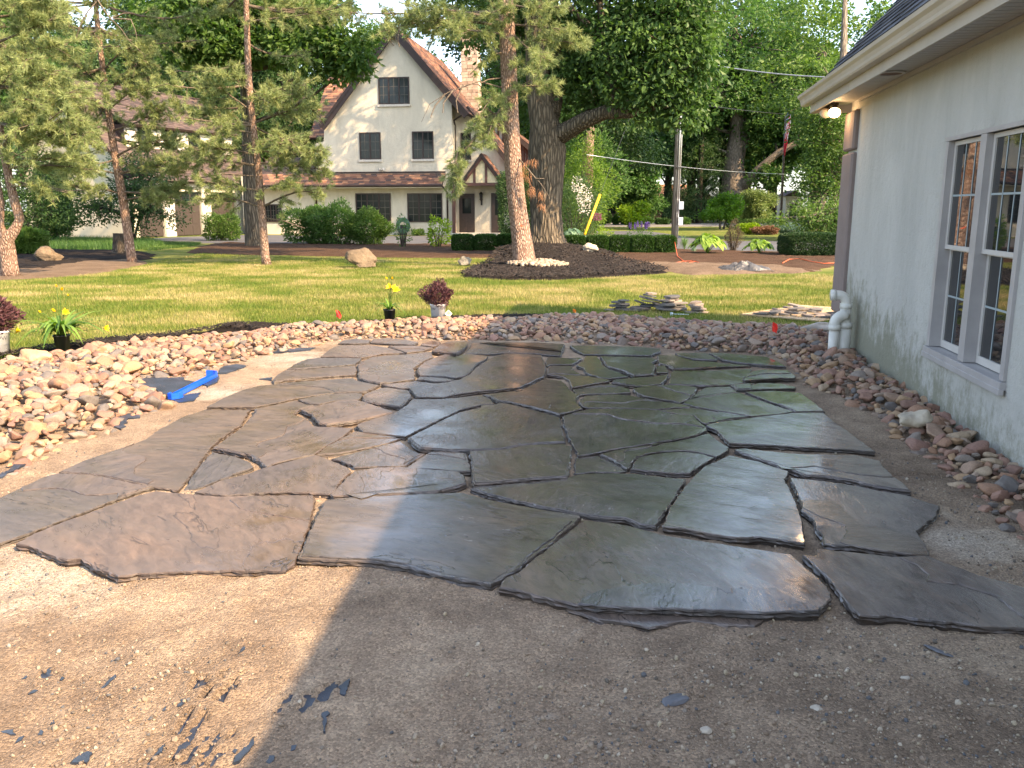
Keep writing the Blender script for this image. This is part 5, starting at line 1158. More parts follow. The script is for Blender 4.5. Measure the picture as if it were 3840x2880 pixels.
# ================================================================= BUILDINGS ACROSS THE LAWN
M_CREAM = m_stucco('cream_stucco', (0.56, 0.51, 0.41), False, .4)
M_TIMB = m_simple('brown_timber', (0.105, 0.048, 0.035), .7, .2, 4); M_TRIM = m_simple('dark_trim', (0.032, 0.018, 0.015), .6, .2, 4)
M_SILL = m_simple('stone_sill', (0.52, 0.48, 0.42), .8); M_DOORB = m_simple('dark_brown_door', (0.04, 0.027, 0.022), .5, .2)
M_GDOOR = m_simple('garage_door_brown', (0.042, 0.032, 0.028), .6, .15); M_WHT = m_simple('white_panel', (0.6, 0.57, 0.5), .7, .06)
SHC = [(0.26,0.13,0.085),(0.18,0.09,0.06),(0.12,0.07,0.055),(0.32,0.17,0.10),(0.15,0.085,0.065),(0.085,0.06,0.055)]
M_SHR = m_shingle('brown_shingle', SHC, .4)
M_SHD = m_shingle('grey_brown_shingle', [(0.075,0.055,0.052),(0.095,0.07,0.064),(0.055,0.043,0.043),(0.11,0.08,0.07)], .4)
GL2 = m_simple('old_window_glass', (0.012, 0.016, 0.017), .08, .3, 1, spec=.35)
FT = Frame(G(1471, 880), -YAW)
def c1(x, y): return (x/1.508, y/1.508)
def c2(x, y): return (1100+x/1.508, y/1.508)
def c3(x, y): return (1900+x/1.508, y/1.508)
def tu(x, y, ly=0.0): return FT.uv(*c2(x, y), ly)
def tu1(x, y, ly=0.0): return FT.uv(*c1(x, y), ly)
def shingle_cover(name, quad, expo, wdt, mat, parent, seed=1, thick=.02):
    """real shingle tabs over a sloped quad (bl, br, tr, tl); joined, as they are too many to pick apart singly"""
    bl, br, tr, tl = [Vector(p) for p in quad]; n = (br-bl).cross(tl-bl).normalized()
    if n.z < 0: n = -n
    r = random.Random(seed); H = max((tl-bl).length, (tr-br).length); rows = max(1, int(H/expo)); V = []; F = []; T = []
    for i in range(rows):
        a0 = i/rows; a1 = min(1.0, (i+1.12)/rows); L0 = bl+(tl-bl)*a0; R0 = br+(tr-br)*a0; L1 = bl+(tl-bl)*a1; R1 = br+(tr-br)*a1
        W = (R0-L0).length; k = max(1, int(W/wdt)); off = r.random()
        xs = sorted(set([0.0, 1.0]+[min(1, max(0, (j+off)/k)) for j in range(k)]))
        for x0, x1 in zip(xs, xs[1:]):
            if x1-x0 < 1e-4: continue
            g_ = .003; b = len(V); th = thick*r.uniform(.7, 1.3)
            V += [L0+(R0-L0)*x0+n*th, L0+(R0-L0)*x1+n*th, L1+(R1-L1)*x1+n*.004, L1+(R1-L1)*x0+n*.004, L0+(R0-L0)*x0, L0+(R0-L0)*x1]
            F += [(b, b+1, b+2, b+3), (b+4, b+5, b+1, b), (b+4, b, b+3, b+4)[:3]+(b+3,)]; F.pop(); t = r.random(); T += [t]*6
    o = link_mesh(name, np_mesh(name, [tuple(v) for v in V], F, T), mat, parent); o['kind'] = 'stuff'; return o
def casement(par, x0, x1, z0, z1, ly, n, rows=3, cols=2, sill=True, fw=.07, name='window', hmat=None):
    """window: frame part with panes, glazing bars and sill below it"""
    m = MB(); d0, d1 = ly-.05, ly+.12; hmat = hmat or M_TRIM
    m.box(x0, x0+fw, d0, d1, z0, z1); m.box(x1-fw, x1, d0, d1, z0, z1); m.box(x0+fw, x1-fw, d0, d1, z0, z0+fw); m.box(x0+fw, x1-fw, d0, d1, z1-fw, z1)
    for k in range(1, n): xx = x0+(x1-x0)*k/n; m.box(xx-fw*.55, xx+fw*.55, d0+.005, d1, z0+fw, z1-fw)
    fr = m.build(name, hmat, par)
    for k in range(n):
        a = x0+(x1-x0)*k/n+fw*.9; b = x0+(x1-x0)*(k+1)/n-fw*.9; p = MB(); p.box(a-.03, b+.03, ly-.022, ly-.012, z0+fw*.8, z1-fw*.8); p.build('pane', GL2, fr)
        q = MB()
        for j in range(1, cols): xx = a+(b-a)*j/cols; q.box(xx-.012, xx+.012, ly-.036, ly-.026, z0+fw, z1-fw)
        for j in range(1, rows): zz = z0+fw+(z1-z0-2*fw)*j/rows; q.box(a, b, ly-.038, ly-.027, zz-.012, zz+.012)
        q.build('glazing_bar', m_bars, fr)
    if sill: s_ = MB(); s_.box(x0-.06, x1+.06, ly-.12, ly-.001, z0-.13, z0-.002); s_.build('sill', M_SILL, fr)
    return fr
m_bars = m_simple('lead_bars', (0.10, 0.09, 0.075), .6)
tud = thing('tudor_house', 'cream gabled tudor house with brown roof and half-timbered porch beyond the lawn', 'house', FT.O, -YAW)
# --- main gable wall with window openings simply backed by frames standing proud
pts = [tu(*q) for q in ((130,1330),(130,810),(172,800),(176,712),(300,500),(420,335),(560,165),(700,330),(895,565),(900,1330))]
pts = [(x, z) for x, z in pts]; pts[0] = (pts[0][0], -.3); pts[-1] = (pts[-1][0], -.3)
XL = pts[0][0]; XR = pts[-1][0]; AP = tu(560, 158)
m = MB(); m.prism_xz(pts, 0, .35); m.build('wall', M_CREAM, tud)
m = MB(); m.box(XR-.35, XR-.001, .36, 12, -.3, pts[8][1]-.4); m.build('side_wall', M_CREAM, tud)
m = MB(); m.box(XL, XL+.3, .36, 12, -.3, pts[1][1]); m.build('side_wall', M_CREAM, tud)
def rake(p0, p1, ly0, ly1, wdt, mat, name='bargeboard'):
    a = Vector((p0[0], 0, p0[1])); b = Vector((p1[0], 0, p1[1])); d = (b-a).normalized(); n = Vector((-d.z, 0, d.x)); n = n if n.z < 0 else -n
    m = MB(); m.prism_xz([(a.x, a.z), (b.x, b.z), (b.x+n.x*wdt, b.z+n.z*wdt), (a.x+n.x*wdt, a.z+n.z*wdt)], ly0, ly1); return m.build(name, mat, tud)
A0 = tu(562, 142, -.4); L0 = tu(146, 712, -.4); Rr0 = tu(992, 642, -.4)
rake(A0, L0, -.42, -.30, .38, M_TRIM); rake((A0[0], A0[1]-.001), Rr0, -.421, -.302, .38, M_TRIM)
def roofslab(name, corners, mat, cover, expo=.16, wdt=.33, t=.16, seed=1):
    m = MB(); m.slab(corners, t); ob = m.build(name, M_TRIM, tud); 
    if cover: shingle_cover('shingles', corners, expo, wdt, mat, ob, seed)
    return ob
RD = 12.5
roofslab('roof', [(L0[0], -.45, L0[1]), (L0[0], RD, L0[1]), (A0[0], RD, A0[1]), (A0[0], -.45, A0[1])][::-1][::-1], M_SHR, True, .20, .4, seed=2)
roofslab('roof', [(Rr0[0], RD, Rr0[1]), (Rr0[0], -.45, Rr0[1]), (A0[0], -.45, A0[1]), (A0[0], RD, A0[1])], M_SHR, True, .20, .4, seed=3)
# rear wing to the left: its slope faces us
a = tu(232, 334, 6.0); b = tu(88, 778, 1.0); c_ = tu(180, 800, 1.0)
roofslab('roof', [(b[0], 1.0, b[1]), (XL+1.6, 1.0, b[1]), (A0[0]-.5, 6.0, a[1]), (a[0], 6.0, a[1])], M_SHR, True, .19, .36, seed=4)
m = MB(); m.box(b[0]+.45, XL-.001, 1.5, 8, -.3, b[1]+.1); m.prism_yz([(1.5, b[1]), (10.5, b[1]), (6.0, a[1]-.25)], b[0]+.5, b[0]+.8); m.build('wing_wall', M_CREAM, tud)
# --- windows of the gable
def cw(x0, y0, x1, y1, n, ly=0.0, **k):
    p = tu(x0, y1, ly); q = tu(x1, y0, ly); return casement(tud, p[0], q[0], p[1], q[1], ly, n, **k)
cw(484,434,655,592,3); cw(378,748,493,903,2); cw(675,742,792,900,2)
cw(357,1093,550,1252,3, rows=4, sill=False); cw(648,1093,842,1256,3, rows=4, sill=False)
# --- pent roof along the front
e0 = tu(0, 1046, -.95); t0 = tu(152, 985, 0); t1 = tu(852, 985, 0)
eL = FT.uv(940, 696, -.95)[0]
roofslab('pent_roof', [(eL, -.95, e0[1]), (t1[0]+.1, -.95, e0[1]), (t1[0]+.1, .02, t0[1]+.02), (eL, .02, t0[1]+.02)], M_SHR, True, .15, .33, t=.10, seed=5)
m = MB(); m.tube([(eL, -1.02, e0[1]-.06), (t1[0]+.1, -1.02, e0[1]-.06)], .08, 8); m.build('gutter', M_TRIM, tud)
m = MB(); m.box(t0[0], t1[0]+.1, -.03, -.001, t0[1]+.03, t0[1]+.13); m.build('flashing', M_TRIM, tud)
m = MB(); m.box(eL, t1[0]+.1, -.94, -.01, e0[1]-.2, e0[1]-.14); m.build('eave_soffit', M_CREAM, tud)
# --- link wall and roof to the left
t2 = tu1(1480, 890, 3.0); XK = FT.uv(925, 880, .3)[0]
m = MB(); m.box(XK, XL-.002, .02, .3, -.3, t0[1]-.1); m.build('link_wall', M_CREAM, tud)
roofslab('link_roof', [(eL-.4, .05, t0[1]), (XL+.5, .05, t0[1]), (XL+.5, 3.0, t2[1]), (eL-.4, 3.0, t2[1])], M_SHD, True, .17, .35, seed=6)
p = tu1(1505, 1256); q = tu1(1592, 1178); casement(tud, p[0], q[0], p[1], q[1]+.25, .0, 3, rows=3, sill=False)
p = tu1(1615, 1170)
def dsp(pts_, r=.05, name='downspout', mat=None): m = MB(); m.tube(pts_, r, 8); return m.build(name, mat or M_TRIM, tud, True)
x_ = tu1(1790, 1100)[0]; dsp([(x_-.15, -1.0, e0[1]-.1), (x_-.1, -.9, e0[1]-.3), (x_, -.07, e0[1]-.55), (x_, -.07, 0.1)])
x_ = tu(872, 1100)[0]; dsp([(x_-.1, -1.0, e0[1]-.1), (x_-.05, -.6, e0[1]-.25), (x_, -.07, e0[1]-.45), (x_, -.07, 0.1)])
fl = tu(504, 962); m = MB(); m.tube([(fl[0], -.02, fl[1]-.1), (fl[0], -.15, fl[1])], .03, 6); m.tube([(fl[0]-.03, -.12, fl[1]), (fl[0]-.16, -.25, fl[1]+.03)], [.05, .08], 8); m.tube([(fl[0]+.03, -.12, fl[1]), (fl[0]+.14, -.25, fl[1]+.05)], [.05, .08], 8); m.build('floodlight', M_SILL, tud)
# --- entrance bay, set back 1.2 m
WB = 1.2
q = [tu(*p_, WB) for p_ in ((900,1330),(900,540),(1000,640),(1200,905),(1420,1190),(1420,1330))]; q[0] = (q[0][0]-.1, -.3); q[-1] = (q[-1][0], -.3); q[1] = (q[1][0]-.1, q[1][1])
m = MB(); m.prism_xz(q, WB, WB+.3); m.build('entrance_wall', M_CREAM, tud)
ra, rb = tu(985, 600, .85), tu(1425, 1175, .85); rake(ra, rb, .80, .90, .26, M_TRIM)
m = MB(); roofslab('entrance_roof', [(rb[0], 8.5, rb[1]), (rb[0], .82, rb[1]), (ra[0], .82, ra[1]), (ra[0], 8.5, ra[1])], M_SHR, True, .2, .4, seed=8)
p = tu(948, 905, WB); q_ = tu(1004, 750, WB); casement(tud, p[0], q_[0], p[1], q_[1], WB, 1, rows=4, cols=2)
x_ = tu(903, 700, .6)[0]; zt_ = tu(960, 640, .0)
dsp([(zt_[0]+.1, .0, zt_[1]), (x_+.1, .45, zt_[1]-.35), (x_, WB-.08, zt_[1]-.6), (x_, WB-.08, tu(905, 960, WB)[1])])
# half-timbered gable further back
HB = 5.5; hp = [tu(*p_, HB) for p_ in ((1100,950),(1100,640),(1190,700),(1290,790),(1350,850),(1350,1290))]; hp[0] = (hp[0][0], -.2); hp[-1] = (hp[-1][0], -.2)
m = MB(); m.prism_xz(hp, HB, HB+.3); m.build('timbered_wall', M_WHT, tud)
for xx in (1133, 1160, 1188, 1292, 1306, 1320, 1334, 1347):
    a_ = tu(xx, 1000, HB); b_ = tu(xx, 650+max(0, (xx-1100))*.78, HB); m = MB(); m.box(a_[0]-.07, a_[0]+.07, HB-.04, HB-.001, a_[1], b_[1]); m.build('timber', M_TIMB, tud)
a_ = tu(1085, 610, HB-.5); b_ = tu(1372, 850, HB-.5); rake(a_, b_, HB-.55, HB-.45, .3, M_TRIM); 
roofslab('rear_roof', [(b_[0], 12, b_[1]), (b_[0], HB-.5, b_[1]), (a_[0], HB-.5, a_[1]), (a_[0], 12, a_[1])], M_SHR, True, .2, .4, seed=9)
# porch
PB = -.35; pa = tu(1064, 866, PB); pl_ = tu(918, 975, PB); pr_ = tu(1206, 1052, PB); zb = tu(1000, 1050, PB)[1]; pm = (pa[0]-(pr_[0]-pa[0])*.92, pr_[1]+.1)
m = MB(); m.prism_xz([(pm[0]+.1, zb+.15), (pr_[0]-.3, zb+.15), (pa[0], pa[1]-.25)], PB+.15, PB+.25); m.build('porch_gable', m_simple('yellow_cream', (0.72, 0.60, 0.36), .8), tud)
for y_ in ((PB+.08, 0),): m = MB(); m.box(pm[0]-.05, pr_[0]-.1, PB+.06, PB+.26, zb, zb+.17); m.build('porch_beam', M_TIMB, tud)
for xx in (965, 1022, 1088):
    x0 = tu(xx, 1050, PB)[0]; ztop = pa[1]-.3-abs(x0-pa[0])*((pa[1]-pr_[1])/(pr_[0]-pa[0]))*1.0; m = MB(); m.box(x0-.07, x0+.07, PB+.09, PB+.149, zb+.171, max(zb+.3, ztop)); m.build('timber', M_TIMB, tud)
rake((pa[0], pa[1]), pr_, PB-.02, PB+.10, .22, M_TIMB); rake((pa[0], pa[1]), pm, PB-.021, PB+.101, .22, M_TIMB)
roofslab('porch_roof', [(pr_[0], 1.3, pr_[1]), (pr_[0], PB-.1, pr_[1]), (pa[0], PB-.1, pa[1]), (pa[0], 1.3, pa[1])], M_SHR, True, .16, .33, t=.12, seed=11)
roofslab('porch_roof', [(pm[0], PB-.1, pm[1]), (pm[0], 1.3, pm[1]), (pa[0], 1.3, pa[1]), (pa[0], PB-.1, pa[1])], M_SHR, True, .16, .33, t=.12, seed=12)
x_ = tu(905, 1200, PB)[0]; m = MB(); m.box(x_-.09, x_+.09, PB+.05, PB+.23, 0, zb); m.build('porch_post', M_TIMB, tud)
m = MB(); m.box(x_-.2, tu(1160, 1300, PB)[0], PB, WB-.001, -.1, .12); m.build('porch_step', M_SILL, tud)
d0 = tu(940, 1318, WB); d1 = tu(1025, 1095, WB); m = MB(); m.box(d0[0], d1[0], WB-.05, WB-.001, d0[1], d1[1]); dr = m.build('door', M_DOORB, tud)
for (a0, a1, b0, b1) in ((.15,.45,.08,.40),(.55,.85,.08,.40)): m = MB(); m.box(d0[0]+(d1[0]-d0[0])*a0, d0[0]+(d1[0]-d0[0])*a1, WB-.062, WB-.051, d0[1]+(d1[1]-d0[1])*b0, d0[1]+(d1[1]-d0[1])*b1); m.build('door_panel', M_DOORB, dr)
m = MB(); m.box(d0[0]+(d1[0]-d0[0])*.22, d0[0]+(d1[0]-d0[0])*.78, WB-.062, WB-.051, d0[1]+(d1[1]-d0[1])*.5, d0[1]+(d1[1]-d0[1])*.88); m.build('door_glass', GL2, dr)
d0 = tu(1120, 1318, WB); d1 = tu(1185, 1092, WB); m = MB(); m.box(d0[0], d1[0], WB-.05, WB-.001, d0[1], d1[1]); dr = m.build('door', M_DOORB, tud); m = MB(); m.box(d0[0]+.25, d1[0]-.15, WB-.06, WB-.051, d0[1]+1.1, d1[1]-.2); m.build('door_glass', GL2, dr)
ln = tu(1065, 1118, WB); m = MB(); m.lathe([(.02, .36), (.05, .30), (.14, .22), (.10, .20), (.08, -.08), (.12, -.10), (.05, -.16), (.02, -.24)], 10, (ln[0], WB-.2, ln[1])); m.box(ln[0]-.05, ln[0]+.05, WB-.08, WB-.001, ln[1]-.45, ln[1]-.1); m.tube([(ln[0], WB-.05, ln[1]-.35), (ln[0], WB-.2, ln[1]-.2)], .02, 6); m.build('wall_lantern', M_DARK, tud)
# chimney
cz = tu(980, 200, 6.0); cl_, cr_ = tu(945, 500, 6.0)[0], tu(1048, 500, 6.0)[0]
def m_brick(name, c1_, c2_, mort, sc):
    t = NT(name); b = t.new('ShaderNodeTexBrick'); t.l.new(t.coord((1, 1, 1), (radians(90), 0, 0)), b.inputs['Vector']); b.inputs['Scale'].default_value = sc
    b.inputs['Color1'].default_value = (*c1_, 1); b.inputs['Color2'].default_value = (*c2_, 1); b.inputs['Mortar'].default_value = (*mort, 1); b.inputs['Mortar Size'].default_value = .02
    n = t.noise(t.coord(), 12, 4); c = t.mix(.6, b.outputs[0], t.ramp(n, [(.3, .7), (.7, 1.2)]), 'MULTIPLY')
    return t.set(c, .9, t.bump(b.outputs['Fac'], -.5, .01), spec=.2)
M_BRKP = m_simple('pale_chimney_brick', (0.40, 0.30, 0.25), .9, .35, 3, .5, .02)
ch_ = MB(); hc = cz[1]; zz = 4.0; r = random.Random(4)
chim = MB(); chim.box(cl_+.12, cr_-.12, 6.02, 6.9, 3.5, hc-.3); cho = chim.build('chimney', m_simple('mortar', (.45,.42,.38), .9), tud)
st = MB(); tints = []
stv = []
V = []; F = []; T = []
k = 0
zz = 6.2
while zz < hc:
    hh = r.uniform(.16, .24); nrw = tu(945, 400, 6)[0]; wide = 0 if zz < hc-3.0 else .06
    x = cl_+wide
    while x < cr_-wide-.05:
        wdt = min(r.uniform(.28, .5), cr_-wide-x); dp = r.uniform(0, .03); b = len(V)
        V += [(x+.01, 5.95-dp, zz), (x+wdt-.01, 5.95-dp, zz), (x+wdt-.01, 7.0, zz), (x+.01, 7.0, zz), (x+.01, 5.95-dp, zz+hh-.015), (x+wdt-.01, 5.95-dp, zz+hh-.015), (x+wdt-.01, 7.0, zz+hh-.015), (x+.01, 7.0, zz+hh-.015)]
        F += [(b+i0, b+i1, b+i2, b+i3) for i0, i1, i2, i3 in ((3,2,1,0),(4,5,6,7),(0,1,5,4),(1,2,6,5),(2,3,7,6),(3,0,4,7))]; T += [r.random()]*8; x += wdt
    zz += hh
M_CHS = m_stone_block('chimney_stone', [(0.42,0.33,0.27),(0.5,0.42,0.34),(0.33,0.25,0.2),(0.46,0.36,0.3)], 3, .9, .5, .02)
o = link_mesh('stones', np_mesh('stones', V, F, T), M_CHS, cho); o['kind'] = 'stuff'
# hose reel by the wall
hz = tu(622, 1292, -.4); hr = thing('hose_reel', 'round green garden hose reel against the cream wall between the sapling and the small shrub', 'hose reel', FT.world(hz[0], -.45, 0), -YAW)
for r0 in (.42, .36, .30, .24): m = MB(); m.tube([(r0*cos(a), 0, .55+r0*1.1*sin(a)) for a in np.linspace(0, 2*pi, 25)], .035, 6, caps=False); m.build('hose_coil', m_simple('green_hose', (.05, .12, .08), .5) if 'green_hose' not in bpy.data.materials else bpy.data.materials['green_hose'], hr, True)
m = MB(); m.box(-.2, .2, .05, .15, 0, .6); m.build('stand', M_DARK, hr)

# --- garage wing at left
g0 = G(500, 892); g1 = G(930, 875); ang = atan2(g1.y-g0.y, g1.x-g0.x)
FG = Frame(g0, ang); LG = (g1-g0).length
def gu(x, y, ly=0.0): return FG.uv(*c1(x, y), ly)
gar = thing('garage_wing', 'cream garage wing with dark doors, white pillars and a white-panelled dormer behind the pines', 'garage', FG.O, ang)
ze = gu(960, 985, 0)[1]; ze = 3.35
rdg = 8.6; GW = 8.0
m = MB(); m.prism_yz([(0, -.3), (0, ze), (GW/2, rdg-.2), (GW, ze), (GW, -.3)], -.001, .3); m.build('end_wall', M_CREAM, gar)
doors = []
for (x0, x1) in ((760, 938), (997, 1150), (1202, 1346)):
    a_ = gu(x0, 1330)[0]; b_ = gu(x1, 1330)[0]; doors.append((max(.5, a_), b_))
zd = 2.55
xs = [0.302]+[v_ for d_ in doors for v_ in d_]+[LG+.6]
m = MB()
for i in range(0, len(xs), 2): m.box(xs[i], xs[i+1], 0, .3, -.3, zd)
m.box(.302, LG+.6, 0.001, .3, zd+.001, ze); m.build('front_wall', M_CREAM, gar)
for i in range(2, len(xs)-1, 2): m = MB(); m.box(xs[i]+.02, xs[i+1]-.02 if i+1 < len(xs) else xs[i]+.5, -.07, -.001, 0, zd+.25); m.build('pillar', M_WHT, gar)
m = MB(); m.box(.2, LG+.6, -.09, -.002, zd+.252, ze-.02); m.build('lintel', M_WHT, gar)
for a_, b_ in doors:
    m = MB(); m.box(a_+.01, b_-.01, .14, .2, 0.02, zd-.01); dd = m.build('garage_door', M_GDOOR, gar)
    for k in range(4):
        for j in range(3):
            x0 = a_+(b_-a_)*(j+.08)/3; x1 = a_+(b_-a_)*(j+.92)/3; z0 = zd*(k+.1)/4; z1 = zd*(k+.9)/4
            m = MB(); m.box(x0, x1, .125, .139, z0, z1); m.build('door_window' if k == 3 else 'door_panel', GL2 if k == 3 else M_GDOOR, dd)
for (ly0, ly1, sd2) in ((-.55, GW/2, 5), (GW+.5, GW/2, 6)):
    zl = ze-.25; cr4 = [(-.4, ly0, zl), (LG+.8, ly0, zl), (LG+.8, ly1, rdg), (-.4, ly1, rdg)]; m = MB(); m.slab(cr4, .16); ob = m.build('roof', M_TRIM, gar); shingle_cover('shingles', cr4, .2, .4, M_SHD, ob, sd2)
# dormer
dx0 = .9; dx1 = LG+.2; dl = 1.0; dz0 = 4.3; dz1 = 6.1
m = MB(); m.box(dx0, dx1, dl, 3.6, dz0, dz1); m.build('dormer_wall', M_TRIM, gar)
n_ = 9
for i in range(n_):
    xa = dx0+(dx1-dx0)*i/n_+.04; xb = dx0+(dx1-dx0)*(i+1)/n_-.04; m = MB()
    m.box(xa, xb, dl-.05, dl-.001, dz0+.12, dz1-.12); m.build('dormer_panel' if i % 2 == 0 else 'dormer_window', M_WHT if i % 2 == 0 else GL2, gar)
cr4 = [(dx0-.3, dl-.4, dz1+.02), (dx1+.3, dl-.4, dz1+.02), (dx1+.3, 3.9, 8.4), (dx0-.3, 3.9, 8.4)]; m = MB(); m.slab(cr4, .14); ob = m.build('dormer_roof', M_TRIM, gar); shingle_cover('shingles', cr4, .2, .4, M_SHD, ob, 8)
wlp = gu(1178, 1090, -.2); m = MB(); m.lathe([(.02, .2), (.1, .12), (.07, -.1), (.02, -.18)], 8, (wlp[0], -.18, 2.1)); m.build('wall_lantern', M_DARK, gar)

# --- far brick house
def c7(x, y): return (2050+x/2.115, 550+y/2.115)
YB = 112.0
def pb(x, y, Y=YB): v_ = P(*c7(x, y), Y); return v_
bh = thing('brick_house', 'distant two-storey brick house with blue-grey hip roof and white columns right of the big oak', 'house', (pb(440, 575).x, YB, 0), radians(-20))
inv = bh.matrix_basis.inverted() if False else None
M_BRK = m_brick('red_brick', (0.22, 0.11, 0.08), (0.16, 0.085, 0.065), (0.3, 0.27, 0.24), 3.0)
M_SLT = m_simple('blue_slate', (0.13, 0.16, 0.20), .7, .2, 1)
Wd, Dp, Hh = 15.0, 9.0, 6.3
m = MB(); m.box(-Wd, 2.6, 0, Dp, 0, Hh); m.build('wall', M_BRK, bh)
m = MB(); o_ = .7; m.add([(-Wd-o_, -o_, Hh+.02), (2.6+o_, -o_, Hh+.02), (2.6+o_, Dp+o_, Hh+.02), (-Wd-o_, Dp+o_, Hh+.02), (-Wd+5, Dp/2, Hh+3.9), (-2.6, Dp/2, Hh+3.9)], [(0,1,5,4), (1,2,5), (2,3,4,5), (3,0,4), (3,2,1,0)]); m.build('roof', M_SLT, bh)
m = MB(); m.box(-Wd-o_, 2.6+o_, -o_-.05, -o_+.06, Hh-.25, Hh+.015); m.build('eave_board', M_WHT, bh)
for xx in (-3.6, -1.6, .4, 2.2): m = MB(); m.lathe([(.22, 0), (.2, Hh-.3), (.26, Hh-.26)], 10, (xx, -.45, 0)); m.build('column', M_WHT, bh, True)
for xx in (-6.5, -4.6, -2.6, -.6, 1.3):
    for zz in (.9, 3.9): casement(bh, xx-.45, xx+.45, zz, zz+1.5, -.02, 1, 3, 2, False)
m = MB(); m.box(-7.2, -5.4, 3, 4.2, Hh, Hh+4.6); m.build('chimney', M_BRK, bh)
# far pale garage at right
pg = P(2972, 827, 120); wg_ = thing('white_garage', 'small white building far off behind the flagpole', 'building', (pg.x, 120, 0))
m = MB(); m.box(-1.1, 1.1, 0, 4, 0, 3.2); m.build('wall', M_WHT, wg_); m = MB(); m.prism_xz([(-1.4, 3.21), (1.4, 3.21), (0, 4.0)], -.3, 4); m.build('roof', M_SHD, wg_); m = MB(); m.box(-.5, .45, -.06, -.002, 0, 2.2); m.build('door', M_DARK, wg_)
lh = thing('low_brown_house', 'low brown-roofed house half hidden by trees left of the utility pole', 'house', (P(2440, 790, 125).x, 125, 0))
m = MB(); m.box(-8, 9, 0, 8, 0, 2.6); m.build('wall', M_BRK, lh); m = MB(); m.add([(-9,-1,2.6),(10,-1,2.6),(10,9,2.6),(-9,9,2.6),(-5,4,5),(6,4,5)], [(0,1,5,4),(1,2,5),(2,3,4,5),(3,0,4),(3,2,1,0)]); m.build('roof', M_SHR, lh)

# ================================================================= POLES, WIRES, FLAG
M_POLE = m_bark('weathered_pole_wood', (0.17, 0.15, 0.13), (0.36, 0.33, 0.29), 1.5, .05, .5, .01)
M_STEEL = m_simple('galvanised_conduit', (0.55, 0.58, 0.62), .35, .1, 4, metal=.7)
up = G(2526, 893); up = Vector((P(2526, 893, 34).x, 34, 0))
pol = thing('utility_pole', 'grey wooden utility pole with metal conduits behind the clipped hedge', 'utility pole', up)
m = MB(); m.tube([(0,0,-.2),(0.02,0,5.0),(.06,0,10.5)], [.105, .10, .085], 14); m.build('pole', M_POLE, pol, True)
for dx_, rr_, h0, h1 in ((.115,.032,.2,9.5),(.05,.024,.2,8.5)): m = MB(); m.tube([(dx_,-.13,h0),(dx_+.04,-.13,h1)], rr_, 8); m.build('conduit', M_STEEL, pol, True)
for zz in (.95, 1.55): m = MB(); m.box(.12, .30, -.22, -.08, zz, zz+.3); m.build('meter_box', M_STEEL, pol)
for zz in (3.1, 4.9): m = MB(); m.box(-.02, .2, -.19, -.12, zz, zz+.05); m.build('strap', M_DARK, pol)
gy = thing('guy_guard', 'slanted bright yellow plastic guard on a guy wire in front of the flowering bushes', 'guy wire guard', (0, 0, 0)); p0 = P(2192, 880, 32.5); p1 = P(2250, 730, 33.5)
m = MB(); m.tube([p0, p1], .05, 8); m.build('guard', m_simple('yellow_plastic', (.75, .5, .02), .45), gy, True); m = MB(); m.tube([p1, p1+(p1-p0)*3.2], .008, 4); m.build('wire', M_DARK, gy)
def cable(name, label, a, b, sag, r_=.014):
    m = MB(); pts_ = [a.lerp(b, i/24)-Vector((0, 0, sag*4*(i/24)*(1-i/24))) for i in range(25)]; m.tube(pts_, r_, 5); tag(m.build(name, M_DARK if 'dark' in label else M_STEEL, None, True), label, 'cable')
cable('overhead_cable', 'thick pale overhead cable from the oak crown to the near roof', P(2500, 205, 36), P(3300, 292, 30), .25, .022)
cable('overhead_cable', 'dark thin cable crossing at mid height behind the flagpole top', P(2526, 378, 34), P(3300, 430, 62), .3)
cable('overhead_cable', 'pale thin cable crossing in front of the tree trunks, lower of the pair', P(2200, 580, 34), P(3250, 645, 60), .4, .012)
fp = G(2926, 843); fp_o = thing('flagpole', 'tall bronze flagpole beyond the hedge with a limp flag', 'flagpole', fp); tp = P(2951, 362, fp.y)-fp
m = MB(); m.tube([(0,0,0), (tp.x*.6, 0, tp.z*.6), (tp.x, 0, tp.z)], [.14, .11, .06], 10); m.build('pole', M_BRNZ, fp_o, True)
m = MB(); m.lathe([(.02,0),(.13,.08),(.16,.18),(.11,.28),(.02,.34)], 10, (tp.x, 0, tp.z)); m.build('ball_finial', m_simple('gilt', (.7,.6,.4), .3), fp_o, True)
m = MB(); m.tube([(tp.x-.12, -.13, tp.z-.1), (tp.x*.4-.1, -.16, 1.5)], .01, 4); m.build('halyard', M_STEEL, fp_o)
# the flag hangs limp: canton of blue with white dots on top, red and white stripes gathered below
fl_ = thing('us_flag', 'limp red, white and blue flag hanging near the top of the flagpole', 'flag', fp+Vector((tp.x+.05, -.14, 0)))
NX, NZ = 14, 40; V = []; F = []; MI = []
z1_, z0_ = tp.z-.5, tp.z-5.0
for j in range(NZ+1):
    q = j/NZ; z_ = z1_+(z0_-z1_)*q; wdt = .10+.34*sin(pi*min(1, q*.9+.15))**1.2*(.55+.45*mnoise.noise(Vector((q*4, 2, 0))))+.12
    wdt *= (1-.5*max(0, q-.75)*4*.6)
    for i in range(NX+1):
        s_ = i/NX; V.append((s_*wdt-.35*q*.3, .14*sin(s_*11+q*2.5)*(.4+q), z_-(s_*.9)*(.35+.3*q)))
for j in range(NZ):
    for i in range(NX):
        a_ = j*(NX+1)+i; F.append((a_, a_+NX+1, a_+NX+2, a_+1))
        u_ = i/NX; v_ = j/NZ
        if v_+u_*.25 < .40: MI.append(1 if (i*5+j*3) % 7 else 2)
        else: MI.append(0 if (int((u_*1.0+v_*.5)*9) % 2 == 0 or v_ > .72) else 2)
